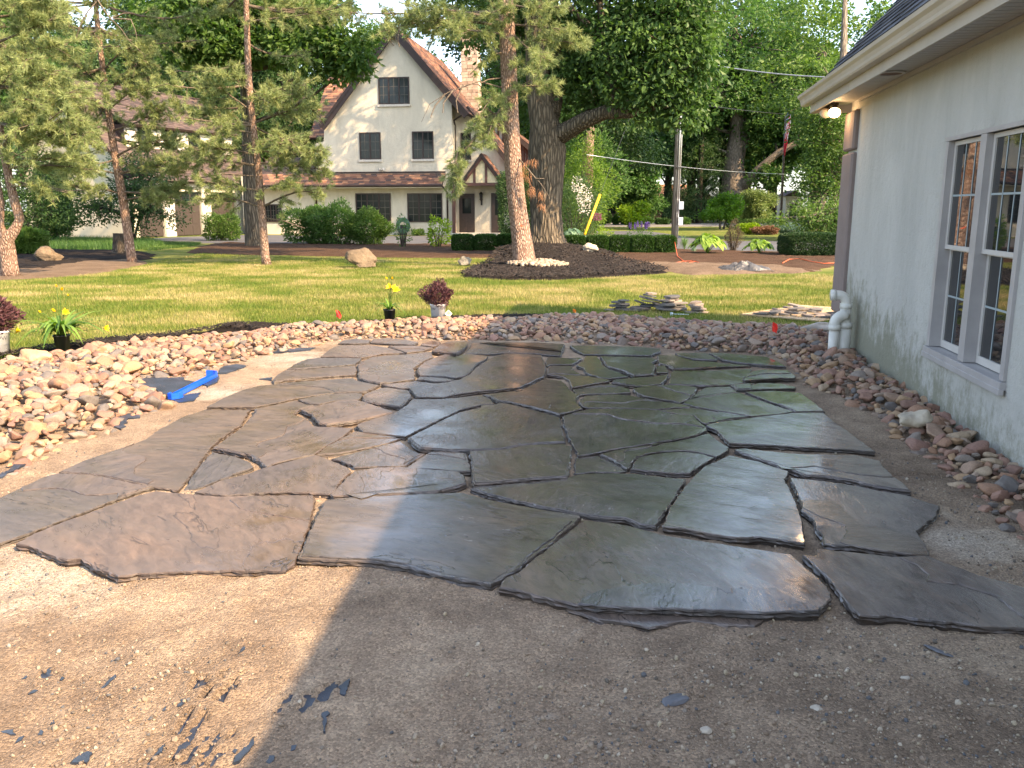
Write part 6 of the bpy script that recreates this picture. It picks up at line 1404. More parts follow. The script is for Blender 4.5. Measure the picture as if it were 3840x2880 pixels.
link_mesh('cloth', np_mesh('cloth', V, F, midx=MI, smooth=True), [m_simple('flag_red', (.62,.03,.05), .7), m_simple('flag_blue', (.03,.05,.22), .7), m_simple('flag_white', (.75,.75,.75), .7)], fl_)
# ================================================================= TREES
def tubes_mesh(segs, name, n=6):
    m = MB()
    for pts, rad, nn in segs: m.tube(pts, rad, nn)
    return m
def curve(a, b, bend, k=5, seed=0):
    a = Vector(a); b = Vector(b); L = (b-a).length; r = random.Random(seed); out = []
    o = Vector((r.uniform(-1, 1), r.uniform(-1, 1), r.uniform(-.3, .8)))*bend*L
    for i in range(k+1): t = i/k; out.append(a.lerp(b, t)+o*4*t*(1-t)*.5)
    return out
def leaf_clumps(C, rad, n, size, tb, seed, droop=.0, aspect=.5, flat=.7):
    """C (k,3) clump centres, n leaves each"""
    r = np.random.default_rng(seed); k = len(C); N = k*n
    d = r.normal(size=(N, 3)); d /= np.linalg.norm(d, axis=1)[:, None]; q = r.random(N)[:, None]**.5
    p = np.repeat(C, n, 0)+d*q*rad*np.array([1, 1, flat])
    ax = d*np.array([1, 1, .5])+r.normal(size=(N, 3))*.6-np.array([0, 0, droop]); ax /= np.linalg.norm(ax, axis=1)[:, None]
    s_ = np.cross(ax, r.normal(size=(N, 3))*np.array([.6, .6, 1])+np.array([0, 0, .5])); s_ /= np.linalg.norm(s_, axis=1)[:, None]; nr = np.cross(ax, s_)
    L = size*r.uniform(.6, 1.3, N)[:, None]; W = L*aspect*.5
    V = np.stack([p, p+ax*L*.5-s_*W+nr*W*.4, p+ax*L, p+ax*L*.5+s_*W+nr*W*.4], 1).reshape(-1, 3)
    i = np.arange(N)[:, None]*4; F = np.concatenate([i+np.array([0, 1, 2]), i+np.array([0, 2, 3])], 0)
    t = np.clip(np.repeat(tb, n)+r.normal(0, .16, N), 0, 1)
    return V, F, np.repeat(t, 4)
def blob_clumps(blobs, seed):
    r = np.random.default_rng(seed); out = []; bi = []
    for j, (c, rad, k) in enumerate(blobs):
        d = r.normal(size=(k, 3)); d /= np.linalg.norm(d, axis=1)[:, None]
        q = np.where(r.random(k) < .72, r.uniform(.75, 1.08, k), r.uniform(.15, .75, k))
        out.append(np.array(c)+d*q[:, None]*np.array(rad)); bi += [j]*k
    return np.concatenate(out), np.array(bi)
def broadleaf(name, label, cat, base, trunk, blobs, crad, nleaf, lsize, mat, bark, seed, group=None, limbs=(), droop=.2, aspect=.5, n=10, twigs=.5, tbase=.5, extra=None):
    root = thing(name, label, cat, base, 0, group); B = Vector(base); m = MB()
    for i, (pts, rad) in enumerate(trunk): m.tube([Vector(p)-B for p in pts], rad, n if i == 0 else 8, rough=.25 if i == 0 else .15, seed=seed)
    allp = [Vector(p)-B for pts, rad in trunk for p in pts[1:]]; r = random.Random(seed)
    loc = [(np.array(c)-np.array(B), rad, k) for c, rad, k in blobs]; C, bi = blob_clumps(loc, seed)
    for j, (c, rad, k) in enumerate(loc):
        c = Vector(c); near = min(allp, key=lambda p: (p-c).length+ (2.0 if p.z > c.z else 0)); rr = .035*max(rad)+.03
        m.tube(curve(near, c, .15, 5, seed+j), [rr*1.5*(1-.13*i) for i in range(6)], 6)
        idx = np.where(bi == j)[0]
        for i in idx:
            if r.random() < twigs: m.tube(curve(c, Vector(C[i]), .12, 3, seed+int(i)), [rr*.5, rr*.35, rr*.25, .008], 4, caps=False)
    for pts, rad in limbs: m.tube([Vector(p)-B for p in pts], rad, 8, rough=.15, seed=seed)
    m.build('trunk', bark, root, True)
    tb = np.clip(np.random.default_rng(seed+1).normal(tbase, .2, len(C)), 0, 1)
    V, F, T = leaf_clumps(C, crad, nleaf, lsize, tb, seed+2, droop, aspect)
    link_mesh('crown', np_mesh('crown', V, F, T), mat, root); return root
M_BKO = m_bark('oak_bark', (0.05, 0.042, 0.032), (0.20, 0.165, 0.12), 1.0, .16, 1.0, .09)
M_BKP = m_bark('pine_bark', (0.15, 0.09, 0.065), (0.46, 0.33, 0.255), 2.0, .35, 1.0, .05)
M_BKG = m_bark('grey_bark', (0.10, 0.085, 0.07), (0.28, 0.235, 0.19), 1.2, .15, .8, .05)
M_BKD = m_bark('dark_bark', (0.035, 0.03, 0.025), (0.10, 0.085, 0.07), 1.2, .2, .8, .05)
M_BRN = m_bark('branch_bark', (0.07, 0.055, 0.042), (0.21, 0.17, 0.13), 3.0, .5, .4, .01)
L_OAK = m_leaf('oak_leaf', (0.026, 0.066, 0.019), (0.105, 0.18, 0.045), .35)
L_BRT = m_leaf('bright_leaf', (0.035, 0.085, 0.018), (0.135, 0.215, 0.05), .42)
L_MID = m_leaf('mid_leaf', (0.030, 0.085, 0.022), (0.115, 0.205, 0.05), .38)
L_DRK = m_leaf('dark_leaf', (0.016, 0.045, 0.014), (0.062, 0.118, 0.034), .25)
L_YEL = m_leaf('lime_leaf', (0.09, 0.19, 0.015), (0.30, 0.40, 0.04), .45)
L_BOX = m_leaf('box_leaf', (0.012, 0.04, 0.010), (0.055, 0.115, 0.02), .25)
L_NDL = m_leaf('pine_needle', (0.10, 0.15, 0.055), (0.36, 0.40, 0.17), .3, .55)
L_NDR = m_leaf('dead_needle', (0.22, 0.10, 0.045), (0.45, 0.24, 0.12), .3)

# ---- big oak on the mound
OY = 29.0
def po(x, y, Y=OY): return P(*c3(x, y), Y)
ob_ = po(235, 1400); ob_ = Vector((ob_.x, OY, 0.2))
tr = [([po(232,1440), po(232,1400), po(228,1330), po(222,1200), po(225,1000), po(228,850), po(215,700), po(190,560), po(175,420), po(165,250), po(150,0, OY-.3), po(140,-300, OY-.4), po(120,-700, OY-.5)],
       [.85,.70,.57,.51,.55,.62,.47,.40,.37,.33,.28,.22,.10]),
      ([po(262,780), po(330,745, OY-.3), po(440,680, OY-.8), po(560,635, OY-1.1), po(700,640, OY-1.5), po(820,610, OY-1.8)], [.36,.31,.26,.22,.16,.07]),
      ([po(620,640, OY-1.2), po(600,520, OY-1.2), po(575,360, OY-1.0), po(545,200, OY-.8), po(525,0, OY-.6), po(520,-250, OY-.4)], [.15,.14,.13,.12,.10,.06]),
      ([po(530,220, OY-.8), po(440,120, OY-.6), po(330,20, OY-.4), po(250,-80, OY)], [.12,.11,.10,.08]),
      ([po(235,640), po(270,560, OY+.4), po(290,440, OY+.6), po(330,300, OY+.9)], [.40,.30,.18,.10])]
bl = [(po(880,250, OY-1.6), (1.5,1.3,1.2), 34), (po(950,60, OY-1.4), (1.6,1.4,1.3), 34), (po(900,480, OY-2.0), (1.3,1.1,1.1), 34), (po(1000,420, OY-1.6), (.9,.9,1.2), 24), (po(720,420, OY-1.2), (1.6,1.3,1.1), 30), (po(620,250, OY-.3), (1.6,1.4,1.4), 30), (po(420,400, OY+.6), (1.7,1.4,1.2), 34),
      (po(380,180, OY+.8), (1.8,1.6,1.4), 34), (po(780,80, OY-.8), (1.8,1.5,1.4), 34), (po(200,560, OY+1.8), (1.6,1.2,.8), 20), (po(520,580, OY+.8), (1.5,1.2,.8), 24), (po(940,600, OY-2.0), (.9,.8,.6), 16), (po(1060,250, OY-1.3), (.9,.9,1.1), 18),
      (po(180,200, OY+1.9), (1.8,1.4,1.5), 26), (po(-60,150, OY+2.6), (1.7,1.4,1.4), 18),
      (po(600,-200, OY), (3.0,2.6,1.8), 46), (po(150,-250, OY+.6), (3.0,2.6,1.9), 46), (po(950,-200, OY-.8), (2.2,2.0,1.6), 34), (po(350,-650, OY), (3.2,3.0,2.0), 46), (po(-150,-150, OY+1), (2.2,2.0,1.6), 26)]
broadleaf('oak_tree', 'massive dark-barked oak on the mulch mound behind the leaning pine', 'tree', ob_, tr, bl, .62, 62, .19, L_OAK, M_BKO, 11, droop=.5, aspect=.62, n=40, twigs=.45, tbase=.45)
# root flare
# ---- pines
def pine(name, label, base, trunk, trad, branches, tufts_per, nl, seed, whorls=None, dead=(), cat='pine tree', lean=None):
    """branches: list of (start, end, droop, spread, ntufts)"""
    root = thing(name, label, cat, base); B = Vector(base); m = MB(); m.tube([Vector(p)-B for p in trunk], trad, 22, rough=.22, seed=seed); m.build('trunk', M_BKP, root, True); m = MB(); r = random.Random(seed)
    tp_ = []; td_ = []
    for (a, b, droop, spread, nt) in branches:
        a = Vector(a)-B; b = Vector(b)-B; L = (b-a).length; pts = []
        wob = Vector((r.uniform(-.08, .08), r.uniform(-.08, .08), r.uniform(-.03, .1)))*L
        for i in range(7): t = i/6; pts.append(a.lerp(b, t)+wob*sin(pi*t)+Vector((0, 0, -droop*L*4*t*(1-t)*.25)))
        m.tube(pts, [max(.012, .022*L**.7*(1-i/7)) for i in range(7)], 5, caps=False)
        for k in range(max(3, int(nt*1.65/5))):
            t = r.uniform(.10, 1.0)**.8; i = min(5, int(t*6)); p = pts[i].lerp(pts[i+1], t*6-i) if t < 1 else pts[6]; d = (b-a).normalized()
            sd_ = Vector((-d.y, d.x, 0)).normalized()*r.choice((-1, 1)); tw = (d*r.uniform(.2, .9)+sd_*r.uniform(.2, 1.0)+Vector((0, 0, r.uniform(-.7, .45)))).normalized(); tl = spread*r.uniform(.4, 1.45)*(1.15-t*.6)
            q = p+tw*tl; m.tube([p, p.lerp(q, .5)+Vector((0, 0, .03)), q], [.010, .007, .005], 4, caps=False)
            for j in range(5):
                s_ = r.uniform(.35, 1.0); tp_.append(p.lerp(q, s_)+Vector((r.gauss(0, .03), r.gauss(0, .03), r.gauss(0, .03)))); td_.append((tw+Vector((r.gauss(0, .35), r.gauss(0, .35), r.gauss(.25, .3)))).normalized())
    for pts in dead: m.tube([Vector(p)-B for p in pts], [.022, .017, .012, .008, .005][:len(pts)] if len(pts) <= 5 else [.018]*len(pts), 5, caps=False)
    m.build('branches', M_BRN, root, True)
    P_ = np.array([list(p) for p in tp_]); D = np.array([list(d) for d in td_]); rr = np.random.default_rng(seed); k = len(P_); N = k*tufts_per
    P2 = np.repeat(P_, tufts_per, 0); D2 = np.repeat(D, tufts_per, 0); ax = D2*.75+rr.normal(size=(N, 3))*.5; ax /= np.linalg.norm(ax, axis=1)[:, None]
    o_ = P2+D2*rr.uniform(-.06, .05, N)[:, None]; L = nl*rr.uniform(.7, 1.15, N)[:, None]; s_ = np.cross(ax, rr.normal(size=(N, 3))); s_ /= np.linalg.norm(s_, axis=1)[:, None]
    V = np.stack([o_-s_*.0062, o_+s_*.0062, o_+ax*L], 1).reshape(-1, 3); F = np.arange(N*3).reshape(-1, 3); tb = np.clip(rr.normal(.5, .22, k), 0, 1); T = np.repeat(np.clip(np.repeat(tb, tufts_per)+rr.normal(0, .15, N), 0, 1), 3)
    link_mesh('needles', np_mesh('needles', V, F, T), L_NDL, root); return root
def lerp_path(path, t):
    t = max(0, min(.9999, t))*(len(path)-1); i = int(t); return Vector(path[i]).lerp(Vector(path[i+1]), t-i)
def whorl(path, z0, z1, step, len0, len1, seed, nt, az=(0, 360), rise=.1, nb=(3, 5)):
    r = random.Random(seed); out = []; z = z0
    while z < z1:
        lo, hi = 0, 1
        for _ in range(20):
            md = (lo+hi)/2
            if lerp_path(path, md).z < z: lo = md
            else: hi = md
        p = lerp_path(path, lo); f = (z-z0)/(z1-z0); L = len0+(len1-len0)*f
        for k in range(r.randint(*nb)):
            a = radians(r.uniform(*az)); l = L*r.uniform(.7, 1.12); e_ = p+Vector((cos(a)*l, sin(a)*l, l*(rise*f*2+r.uniform(-.12, .12)))); out.append((p, e_, .35, .55+.2*r.random(), int(nt*l/2.2)))
        z += step*r.uniform(.8, 1.2)
    return out
def p1(x, y, Y): return P(*c1(x, y), Y)
def p2(x, y, Y): return P(*c2(x, y), Y)
# big foreground pine
PY = 23.5
T1 = [p2(1312,1520,PY), p2(1305,1480,PY), p2(1288,1330,PY), p2(1262,1130,PY), p2(1243,930,PY), p2(1232,720,PY), p2(1222,480,PY), p2(1212,250,PY), p2(1200,0,PY), p2(1185,-350,PY), p2(1170,-800,PY), p2(1160,-1150,PY)]
T1r = [.35,.315,.265,.24,.225,.215,.21,.205,.20,.18,.13,.05]
br = [(p2(1185,150,PY), p2(520,175,PY-1.0), -.2, .75, 150), (p2(1185,60,PY), p2(300,70,PY-.5), .25, .7, 110), (p2(1190,120,PY), p2(700,60,PY-1.2), 0, .7, 110), (p2(1195,190,PY), p2(880,150,PY-1.6), 0, .7, 90),
      (p2(1195,640,PY), p2(1010,720,PY-1.2), -.3, .55, 40), (p2(1195,640,PY), p2(930,960,PY-1.0), -.35, .6, 90), (p2(930,860,PY-1), p2(905,1080,PY-1.1), 0, .45, 60), (p2(1195,600,PY), p2(1080,830,PY-1.1), -.3, .5, 60), (p2(1190,560,PY), p2(1060,640,PY-1.3), -.3, .5, 45),
      (p2(1185,300,PY), p2(1000,420,PY-1.0), -.2, .4, 24), (p2(1245,470,PY), p2(1490,470,PY-1.0), .2, .5, 70), (p2(1240,260,PY), p2(1640,250,PY-.8), -.1, .6, 90), (p2(1240,140,PY), p2(1560,170,PY-.8), -.1, .6, 70), (p2(1250,200,PY), p2(1420,330,PY-1.4), 0, .5, 60),
      (p2(1240,30,PY), p2(1500,40,PY-1.2), 0, .6, 70), (p2(1250,330,PY), p2(1360,400,PY-1.5), 0, .45, 36), (p2(1210,120,PY), p2(1130,40,PY-1.5), 0, .5, 50)]
br += whorl(T1, 8.2, 17, .75, 3.2, 1.4, 5, 70)
dead = [(p2(1195,500,PY), p2(1050,460,PY-.8), p2(880,520,PY-1), p2(770,590,PY-1.1), p2(725,690,PY-1.1)), (p2(900,515,PY-1), p2(850,580,PY-1.1), p2(845,640,PY-1.2)), (p2(860,530,PY-1), p2(800,600,PY-1.1), p2(775,665,PY-1.2)),
        (p2(960,480,PY-.9), p2(920,570,PY-1.1), p2(930,640,PY-1.2)), (p2(1262,880,PY), p2(1330,960,PY-.5), p2(1400,1040,PY-.6), p2(1445,1110,PY-.7), p2(1455,1170,PY-.7)), (p2(1330,960,PY-.5), p2(1370,1010,PY-.6), p2(1420,1010,PY-.6)),
        (p2(1180,440,PY), p2(1100,450,PY-.7), p2(1060,470,PY-.9)), (p2(560,150,PY-1), p2(540,220,PY-1.1), p2(570,260,PY-1.1)), (p2(600,150,PY-1), p2(590,230,PY-1.1), p2(600,265,PY-1.1)), (p2(1190,640,PY), p2(1130,640,PY-.6), p2(1080,600,PY-.8))]
bp = p2(1312,1510,PY); bigpine = pine('pine_tree', 'tall leaning pine with pinkish bark standing in a ring of white stones', (bp.x, PY, 0.05), T1, T1r, br, 26, .165, 3, dead=dead)
# clumps of dead brown needles on the right of its trunk
rr = np.random.default_rng(5); V = []; F = []; T = []
cs = [(1310,950,.0),(1330,1010,.1),(1360,925,.1),(1340,1080,.1),(1400,1110,.2),(1408,1180,.2),(1300,985,0),(1350,1095,.1)]
k = 0
for (x_, y_, dy_) in cs:
    c = p2(x_, y_, PY-.4)-Vector(bigpine.location)
    for i in range(34):
        a = Vector((rr.normal(0, .35), rr.normal(0, .35), -1)).normalized(); s_ = a.orthogonal().normalized()*.004; q = c+Vector((rr.normal(0, .05), rr.normal(0, .05), rr.normal(.05, .06))); L = .16
        V += [tuple(q-s_), tuple(q+s_), tuple(q+a*L)]; F.append((k, k+1, k+2)); T += [rr.random()]*3; k += 3
link_mesh('dead_needles', np_mesh('dead_needles', V, F, T), L_NDR, bigpine)
m = MB(); c = p2(1296,1276,PY-.33)-Vector(bigpine.location)
m.tube([c+Vector((-.05,-.015,.02)), c+Vector((-.02,-.03,-.02)), c+Vector((.05,-.02,-.03))], [.012,.02,.008], 6); m.build('paint_mark', m_simple('orange_paint', (.7, .1, .03), .6), bigpine)
# ring of white stones round it
M_WST = m_stone_block('pale_ring_stone', [(0.34,0.28,0.21),(0.29,0.225,0.17),(0.40,0.34,0.26),(0.26,0.2,0.15)], 9, .8, .4, .01)
ring = thing('stone_ring', 'heap of pale round stones ringing the foot of the leaning pine', 'stone ring', (bp.x+.12, PY-.1, .10)); me_r = [np_mesh('stone', *rock_shape(I2, 70+i, .15, 6, (.075, .062, .052)), smooth=True) for i in range(5)]
for q in me_r: q.materials.append(M_WST)
r = random.Random(9); placed = []; tries = 0
while len(placed) < 240 and tries < 20000:
    tries += 1; a = r.uniform(0, 2*pi); d = r.uniform(.3, 1.0); x_ = cos(a)*d*.88+.12; y_ = sin(a)*d*.85; 
    if cos(a) < 0 and d > .8: continue
    if any((x_-q[0])**2+(y_-q[1])**2 < .0062 for q in placed): continue
    placed.append((x_, y_)); s_ = r.uniform(.7, 1.25); o = bpy.data.objects.new('stone', r.choice(me_r)); COL.objects.link(o); o.parent = ring; o.location = (x_, y_, .015+.14*(1-d)); o.rotation_euler = (r.uniform(-.5, .5), r.uniform(-.5, .5), r.uniform(0, 6)); o.scale = (s_,)*3
# second pine (middle left)
Y2 = 24.8; T2 = [p1(1508,1500,Y2), p1(1500,1450,Y2), p1(1488,1300,Y2), p1(1475,1130,Y2), p1(1460,950,Y2), p1(1440,780,Y2), p1(1420,620,Y2), p1(1405,450,Y2), p1(1400,280,Y2), p1(1395,100,Y2), p1(1388,-200,Y2), p1(1380,-600,Y2)]
br = [(lerp_path(T2, .25), p1(1830,1110,Y2-.6), -.2, .6, 60), (lerp_path(T2, .25), p1(1150,1130,Y2-.7), -.2, .6, 70), (lerp_path(T2, .3), p1(1100,1010,Y2-1), .1, .6, 80), (lerp_path(T2, .31), p1(1640,1040,Y2-1), .1, .6, 60),
      (lerp_path(T2, .37), p1(920,920,Y2-.6), .15, .75, 150), (lerp_path(T2, .38), p1(1850,960,Y2-.4), .15, .75, 130), (lerp_path(T2, .40), p1(1100,850,Y2-1.2), .1, .7, 100), (lerp_path(T2, .42), p1(1820,850,Y2-1), .1, .75, 120),
      (lerp_path(T2, .44), p1(1650,800,Y2-1.5), 0, .7, 90), (lerp_path(T2, .47), p1(1230,760,Y2-1.3), 0, .7, 90), (lerp_path(T2, .50), p1(1000,600,Y2-.6), .1, .75, 130), (lerp_path(T2, .50), p1(1780,620,Y2-.3), .1, .75, 120),
      (lerp_path(T2, .54), p1(1150,480,Y2-1), 0, .7, 110), (lerp_path(T2, .56), p1(1730,480,Y2-.6), 0, .7, 110), (lerp_path(T2, .58), p1(1560,560,Y2-1.5), 0, .6, 70), (lerp_path(T2, .6), p1(1260,420,Y2-1.3), 0, .6, 80)]
br += whorl(T2, 3.4, 7.0, .5, 2.1, 2.5, 16, 34, rise=-.05, nb=(1, 2))
br += whorl(T2, 7.0, 14.5, .6, 2.6, .9, 15, 60); dead = [(lerp_path(T2, .22), lerp_path(T2, .22)+Vector((.7,-.3,-.1)), lerp_path(T2, .22)+Vector((1.3,-.4,-.3))), (lerp_path(T2, .34), lerp_path(T2, .34)+Vector((-.9,-.3,.05)), lerp_path(T2, .34)+Vector((-1.8,-.4,-.1)))]
b_ = p1(1508,1495,Y2); pine('pine_tree', 'slender pine in front of the trimmed driveway trees, right of the pair by the garage', (b_.x, Y2, 0), T2, [.14,.118,.105,.10,.10,.095,.09,.085,.08,.075,.06,.03], br, 24, .155, 23, dead=dead)
# third pine
Y3 = 25.7; T3 = [p1(748,1490,Y3), p1(742,1440,Y3), p1(720,1300,Y3), p1(695,1130,Y3), p1(668,980,Y3), p1(642,830,Y3), p1(615,650,Y3), p1(595,500,Y3), p1(570,300,Y3), p1(548,100,Y3), p1(530,-150,Y3), p1(515,-500,Y3)]
br = [(lerp_path(T3, .27), p1(980,1120,Y3-.8), .1, .6, 90), (lerp_path(T3, .30), p1(1050,1040,Y3-.5), .1, .6, 100), (lerp_path(T3, .29), p1(430,1060,Y3-.8), .1, .6, 80), (lerp_path(T3, .36), p1(340,930,Y3-.6), .1, .7, 120), (lerp_path(T3, .36), p1(960,950,Y3-1), .1, .7, 110),
      (lerp_path(T3, .42), p1(990,790,Y3-.7), .1, .7, 120), (lerp_path(T3, .43), p1(360,790,Y3-.8), .1, .7, 120), (lerp_path(T3, .5), p1(400,600,Y3-.8), .1, .7, 120), (lerp_path(T3, .5), p1(880,620,Y3-.7), .1, .7, 120), (lerp_path(T3, .56), p1(850,480,Y3-1), 0, .7, 120),
      (lerp_path(T3, .56), p1(330,470,Y3-.8), 0, .7, 120), (lerp_path(T3, .62), p1(800,330,Y3-.8), 0, .7, 110), (lerp_path(T3, .63), p1(330,300,Y3-.8), 0, .7, 110), (lerp_path(T3, .68), p1(860,260,Y3-.5), -.2, .6, 90)]
br += whorl(T3, 3.0, 6.6, .5, 2.0, 2.6, 26, 32, rise=-.05, nb=(1, 2))
br += whorl(T3, 6.6, 13.5, .55, 2.7, .9, 25, 60)
dead = [(p1(555,0,23.2), p1(500,60,23.1), p1(450,150,23), p1(428,232,23)), (p1(545,-10,23.2), p1(610,90,23), p1(690,170,23), p1(730,230,23), p1(815,310,23)), (p1(640,105,23), p1(740,110,23), p1(765,170,23), p1(775,220,23)), (p1(640,100,23), p1(700,75,23), p1(760,75,23))]
b_ = p1(748,1485,Y3); pine('pine_tree', 'slender leaning pine left of the garage doors with dead brown tips and bare top twigs', (b_.x, Y3, 0), T3, [.15,.13,.118,.112,.108,.10,.095,.09,.085,.07,.05,.03], br, 24, .155, 33, dead=dead)
# forked pine at far left
Y4 = 20.3; T4 = [p1(60,1575,Y4), p1(55,1520,Y4), p1(45,1430,Y4), p1(35,1350,Y4), p1(85,1300,Y4), p1(112,1240,Y4), p1(80,1130,Y4), p1(55,1020,Y4), p1(30,900,Y4), p1(5,750,Y4), p1(-20,550,Y4), p1(-45,300,Y4), p1(-60,0,Y4), p1(-75,-400,Y4)]
br = [(p1(55,1020,Y4), p1(380,1090,Y4-.5), -.1, .5, 50), (p1(40,950,Y4), p1(520,960,Y4-.4), .1, .6, 80), (p1(30,900,Y4), p1(460,870,Y4-.8), .1, .6, 80), (p1(10,790,Y4), p1(480,760,Y4-.7), .1, .6, 110), (p1(0,700,Y4), p1(420,660,Y4-1), .1, .65, 110), (p1(-10,600,Y4), p1(400,520,Y4-.8), .1, .65, 120), (p1(-20,500,Y4), p1(300,400,Y4-1), .1, .65, 110),
      (p1(-40,350,Y4), p1(380,250,Y4-.6), .1, .65, 120), (p1(-40,250,Y4), p1(300,110,Y4-.8), .1, .65, 110), (p1(-60,100,Y4), p1(360,30,Y4-.5), 0, .65, 120), (p1(-60,80,Y4), p1(200,-50,Y4-1), 0, .65, 90), (p1(-30,420,Y4), p1(150,330,Y4-1.3), 0, .6, 80), (p1(-10,650,Y4), p1(150,560,Y4-1.4), 0, .6, 80), (p1(20,850,Y4), p1(200,700,Y4-1.3), 0, .6, 80)]
br += whorl(T4[6:], 2.6, 4.6, .5, 2.0, 2.4, 46, 34, (250, 400), rise=-.05, nb=(1, 2))
br += whorl(T4[6:], 4.6, 12.5, .7, 2.6, 1.2, 45, 60, (90, 300)); b_ = p1(60,1570,Y4)
fp_ = pine('pine_tree', 'pale forked pine at the left edge with its trunk split low into two limbs', (b_.x, Y4, 0), T4, [.21,.185,.175,.18,.125,.105,.095,.085,.08,.075,.07,.06,.05,.02], br, 24, .155, 43,
     dead=[(p1(30,1060,Y4), p1(200,1040,Y4-.3), p1(380,1080,Y4-.4), p1(480,1075,Y4-.4))])
m = MB(); B_ = Vector(fp_.location); m.tube([p1(42,1400,Y4)-B_, p1(20,1340,Y4-.05)-B_, p1(-5,1270,Y4-.1)-B_, p1(0,1150,Y4-.1)-B_, p1(-30,950,Y4)-B_], [.13,.12,.10,.09,.06], 12, rough=.2); m.build('limb', M_BKP, fp_, True)
# ---- broad oak behind the driveway edge
O2 = 36.5; T5 = [p1(1450,1405,O2), p1(1445,1385,O2), p1(1435,1340,O2), p1(1425,1200,O2), p1(1415,1000,O2), p1(1405,700,O2), p1(1390,400,O2), p1(1370,100,O2), p1(1350,-300,O2)]
bl = [(p1(1000,170,O2-2.4), (1.5,1.3,1.0), 34), (p1(1180,120,O2-2.6), (1.7,1.4,1.2), 40), (p1(1080,280,O2-2.6), (1.1,1.0,.7), 22), (p1(1400,150,O2-2.4), (1.6,1.4,1.2), 38), (p1(1280,240,O2-2.6), (1.4,1.2,.8), 30), (p1(1520,250,O2-2), (1.2,1.1,.9), 22), (p1(1000,0,O2-1.8), (1.8,1.6,1.2), 34), (p1(1250,-80,O2-1.8), (2.2,1.8,1.4), 44), (p1(1550,-20,O2-1.5), (2.0,1.6,1.3), 36), (p1(1300,-350,O2), (3.5,3,2), 60), (p1(1700,-150,O2), (2.5,2,1.5), 36),
      (p2(80,60,O2-3), (1.0,.9,.6), 14), (p2(250,240,O2-4), (1.1,.8,.8), 22), (p2(330,350,O2-4.2), (.8,.7,.6), 18), (p2(150,320,O2-4), (.8,.7,.7), 14), (p2(230,60,O2-4), (.5,.5,.35), 5), (p2(80,230,O2-3), (1.3,1.1,.9), 24)]
lm = [([p1(1370,-100,O2), p1(1560,-120,O2-1.5), p2(40,0,O2-3), p2(110,110,O2-3.6), p2(185,185,O2-4), p2(240,300,O2-4.2)], [.22,.18,.13,.10,.08,.05])]
broadleaf('oak_tree', 'bright-leaved oak rising behind the slender pine at the driveway edge', 'tree', (T5[1].x, O2, 0), [(T5, [.55,.42,.36,.33,.31,.28,.24,.2,.1])], bl, .55, 60, .24, L_BRT, M_BKO, 71, droop=.5, aspect=.55, n=18, limbs=lm)
# ---- small dark tree by the garage
Y6 = 40; c0 = p1(735,1360,Y6)
broadleaf('small_tree', 'small dark multi-stemmed tree in front of the garage end wall', 'tree', (c0.x, Y6, 0), [([p1(745,1365,Y6), p1(750,1250,Y6), p1(740,1120,Y6), p1(700,1000,Y6)], [.09,.08,.06,.04]), ([p1(755,1365,Y6), p1(790,1230,Y6), p1(830,1120,Y6)], [.07,.05,.03])],
   [(p1(720,1080,Y6), (1.8,1.6,1.3), 50), (p1(850,1180,Y6-.5), (1.6,1.3,1.1), 44), (p1(620,1180,Y6-.5), (1.5,1.2,.6), 26), (p1(800,980,Y6), (1.6,1.4,1.1), 36)], .45, 50, .14, L_DRK, M_BKD, 81, tbase=.6)
# ---- maple-like big tree at right with forked pale trunk
Y7 = 93; 
def p6(x, y, Y): return P(2600+x/2.44, 380+y/2.44, Y)
tr = [([p6(375,1060,Y7), p6(375,900,Y7), p6(370,700,Y7), p6(375,500,Y7), p6(400,300,Y7), p6(400,100,Y7), p6(380,-200,Y7), p6(380,-500,Y7), p6(380,-800,Y7)], [1.9,1.45,1.15,1.0,.8,.7,.6,.4,.25]), ([p6(410,560,Y7), p6(450,400,Y7), p6(490,220,Y7), p6(520,0,Y7), p6(560,-300,Y7)], [.6,.5,.42,.36,.2]),
      ([p6(400,850,Y7), p6(480,740,Y7-1), p6(600,620,Y7-2), p6(780,470,Y7-2.5), p6(1000,350,Y7-3), p6(1180,290,Y7-3)], [.7,.55,.45,.38,.3,.2])]
bl = []
for (x, y, R_, n_) in ((60,60,3,34),(-120,200,3.2,34),(250,20,3,40),(480,150,2.2,26),(330,120,2,22),(620,260,2.3,30),(760,330,2.2,24),(680,60,3,40),(850,140,3,36),(520,-120,4,50),(100,-200,4.5,60),(820,-200,4.5,60),(-250,-150,4,50),(650,560,1.8,18),(700,700,1.3,12),(480,-500,5,60),(50,-550,5,60),(900,-550,5,60),(450,-850,5,60),(-80,400,2.4,22),(-180,560,2.4,18),(1000,420,2.5,26)):
    bl.append((p6(x, y, Y7+(random.uniform(2, 4) if 200 < x < 560 and 0 < y < 600 else random.uniform(-3, 3))), (R_*1.17, R_*.9, R_*.82), int(n_*1.2)))
broadleaf('maple_tree', 'huge pale-trunked maple forking low behind the round garden shrubs', 'tree', (p6(375,1000,Y7).x, Y7, 0), tr, bl, 1.15, 48, .46, L_MID, M_BKG, 91, n=16, twigs=.25)
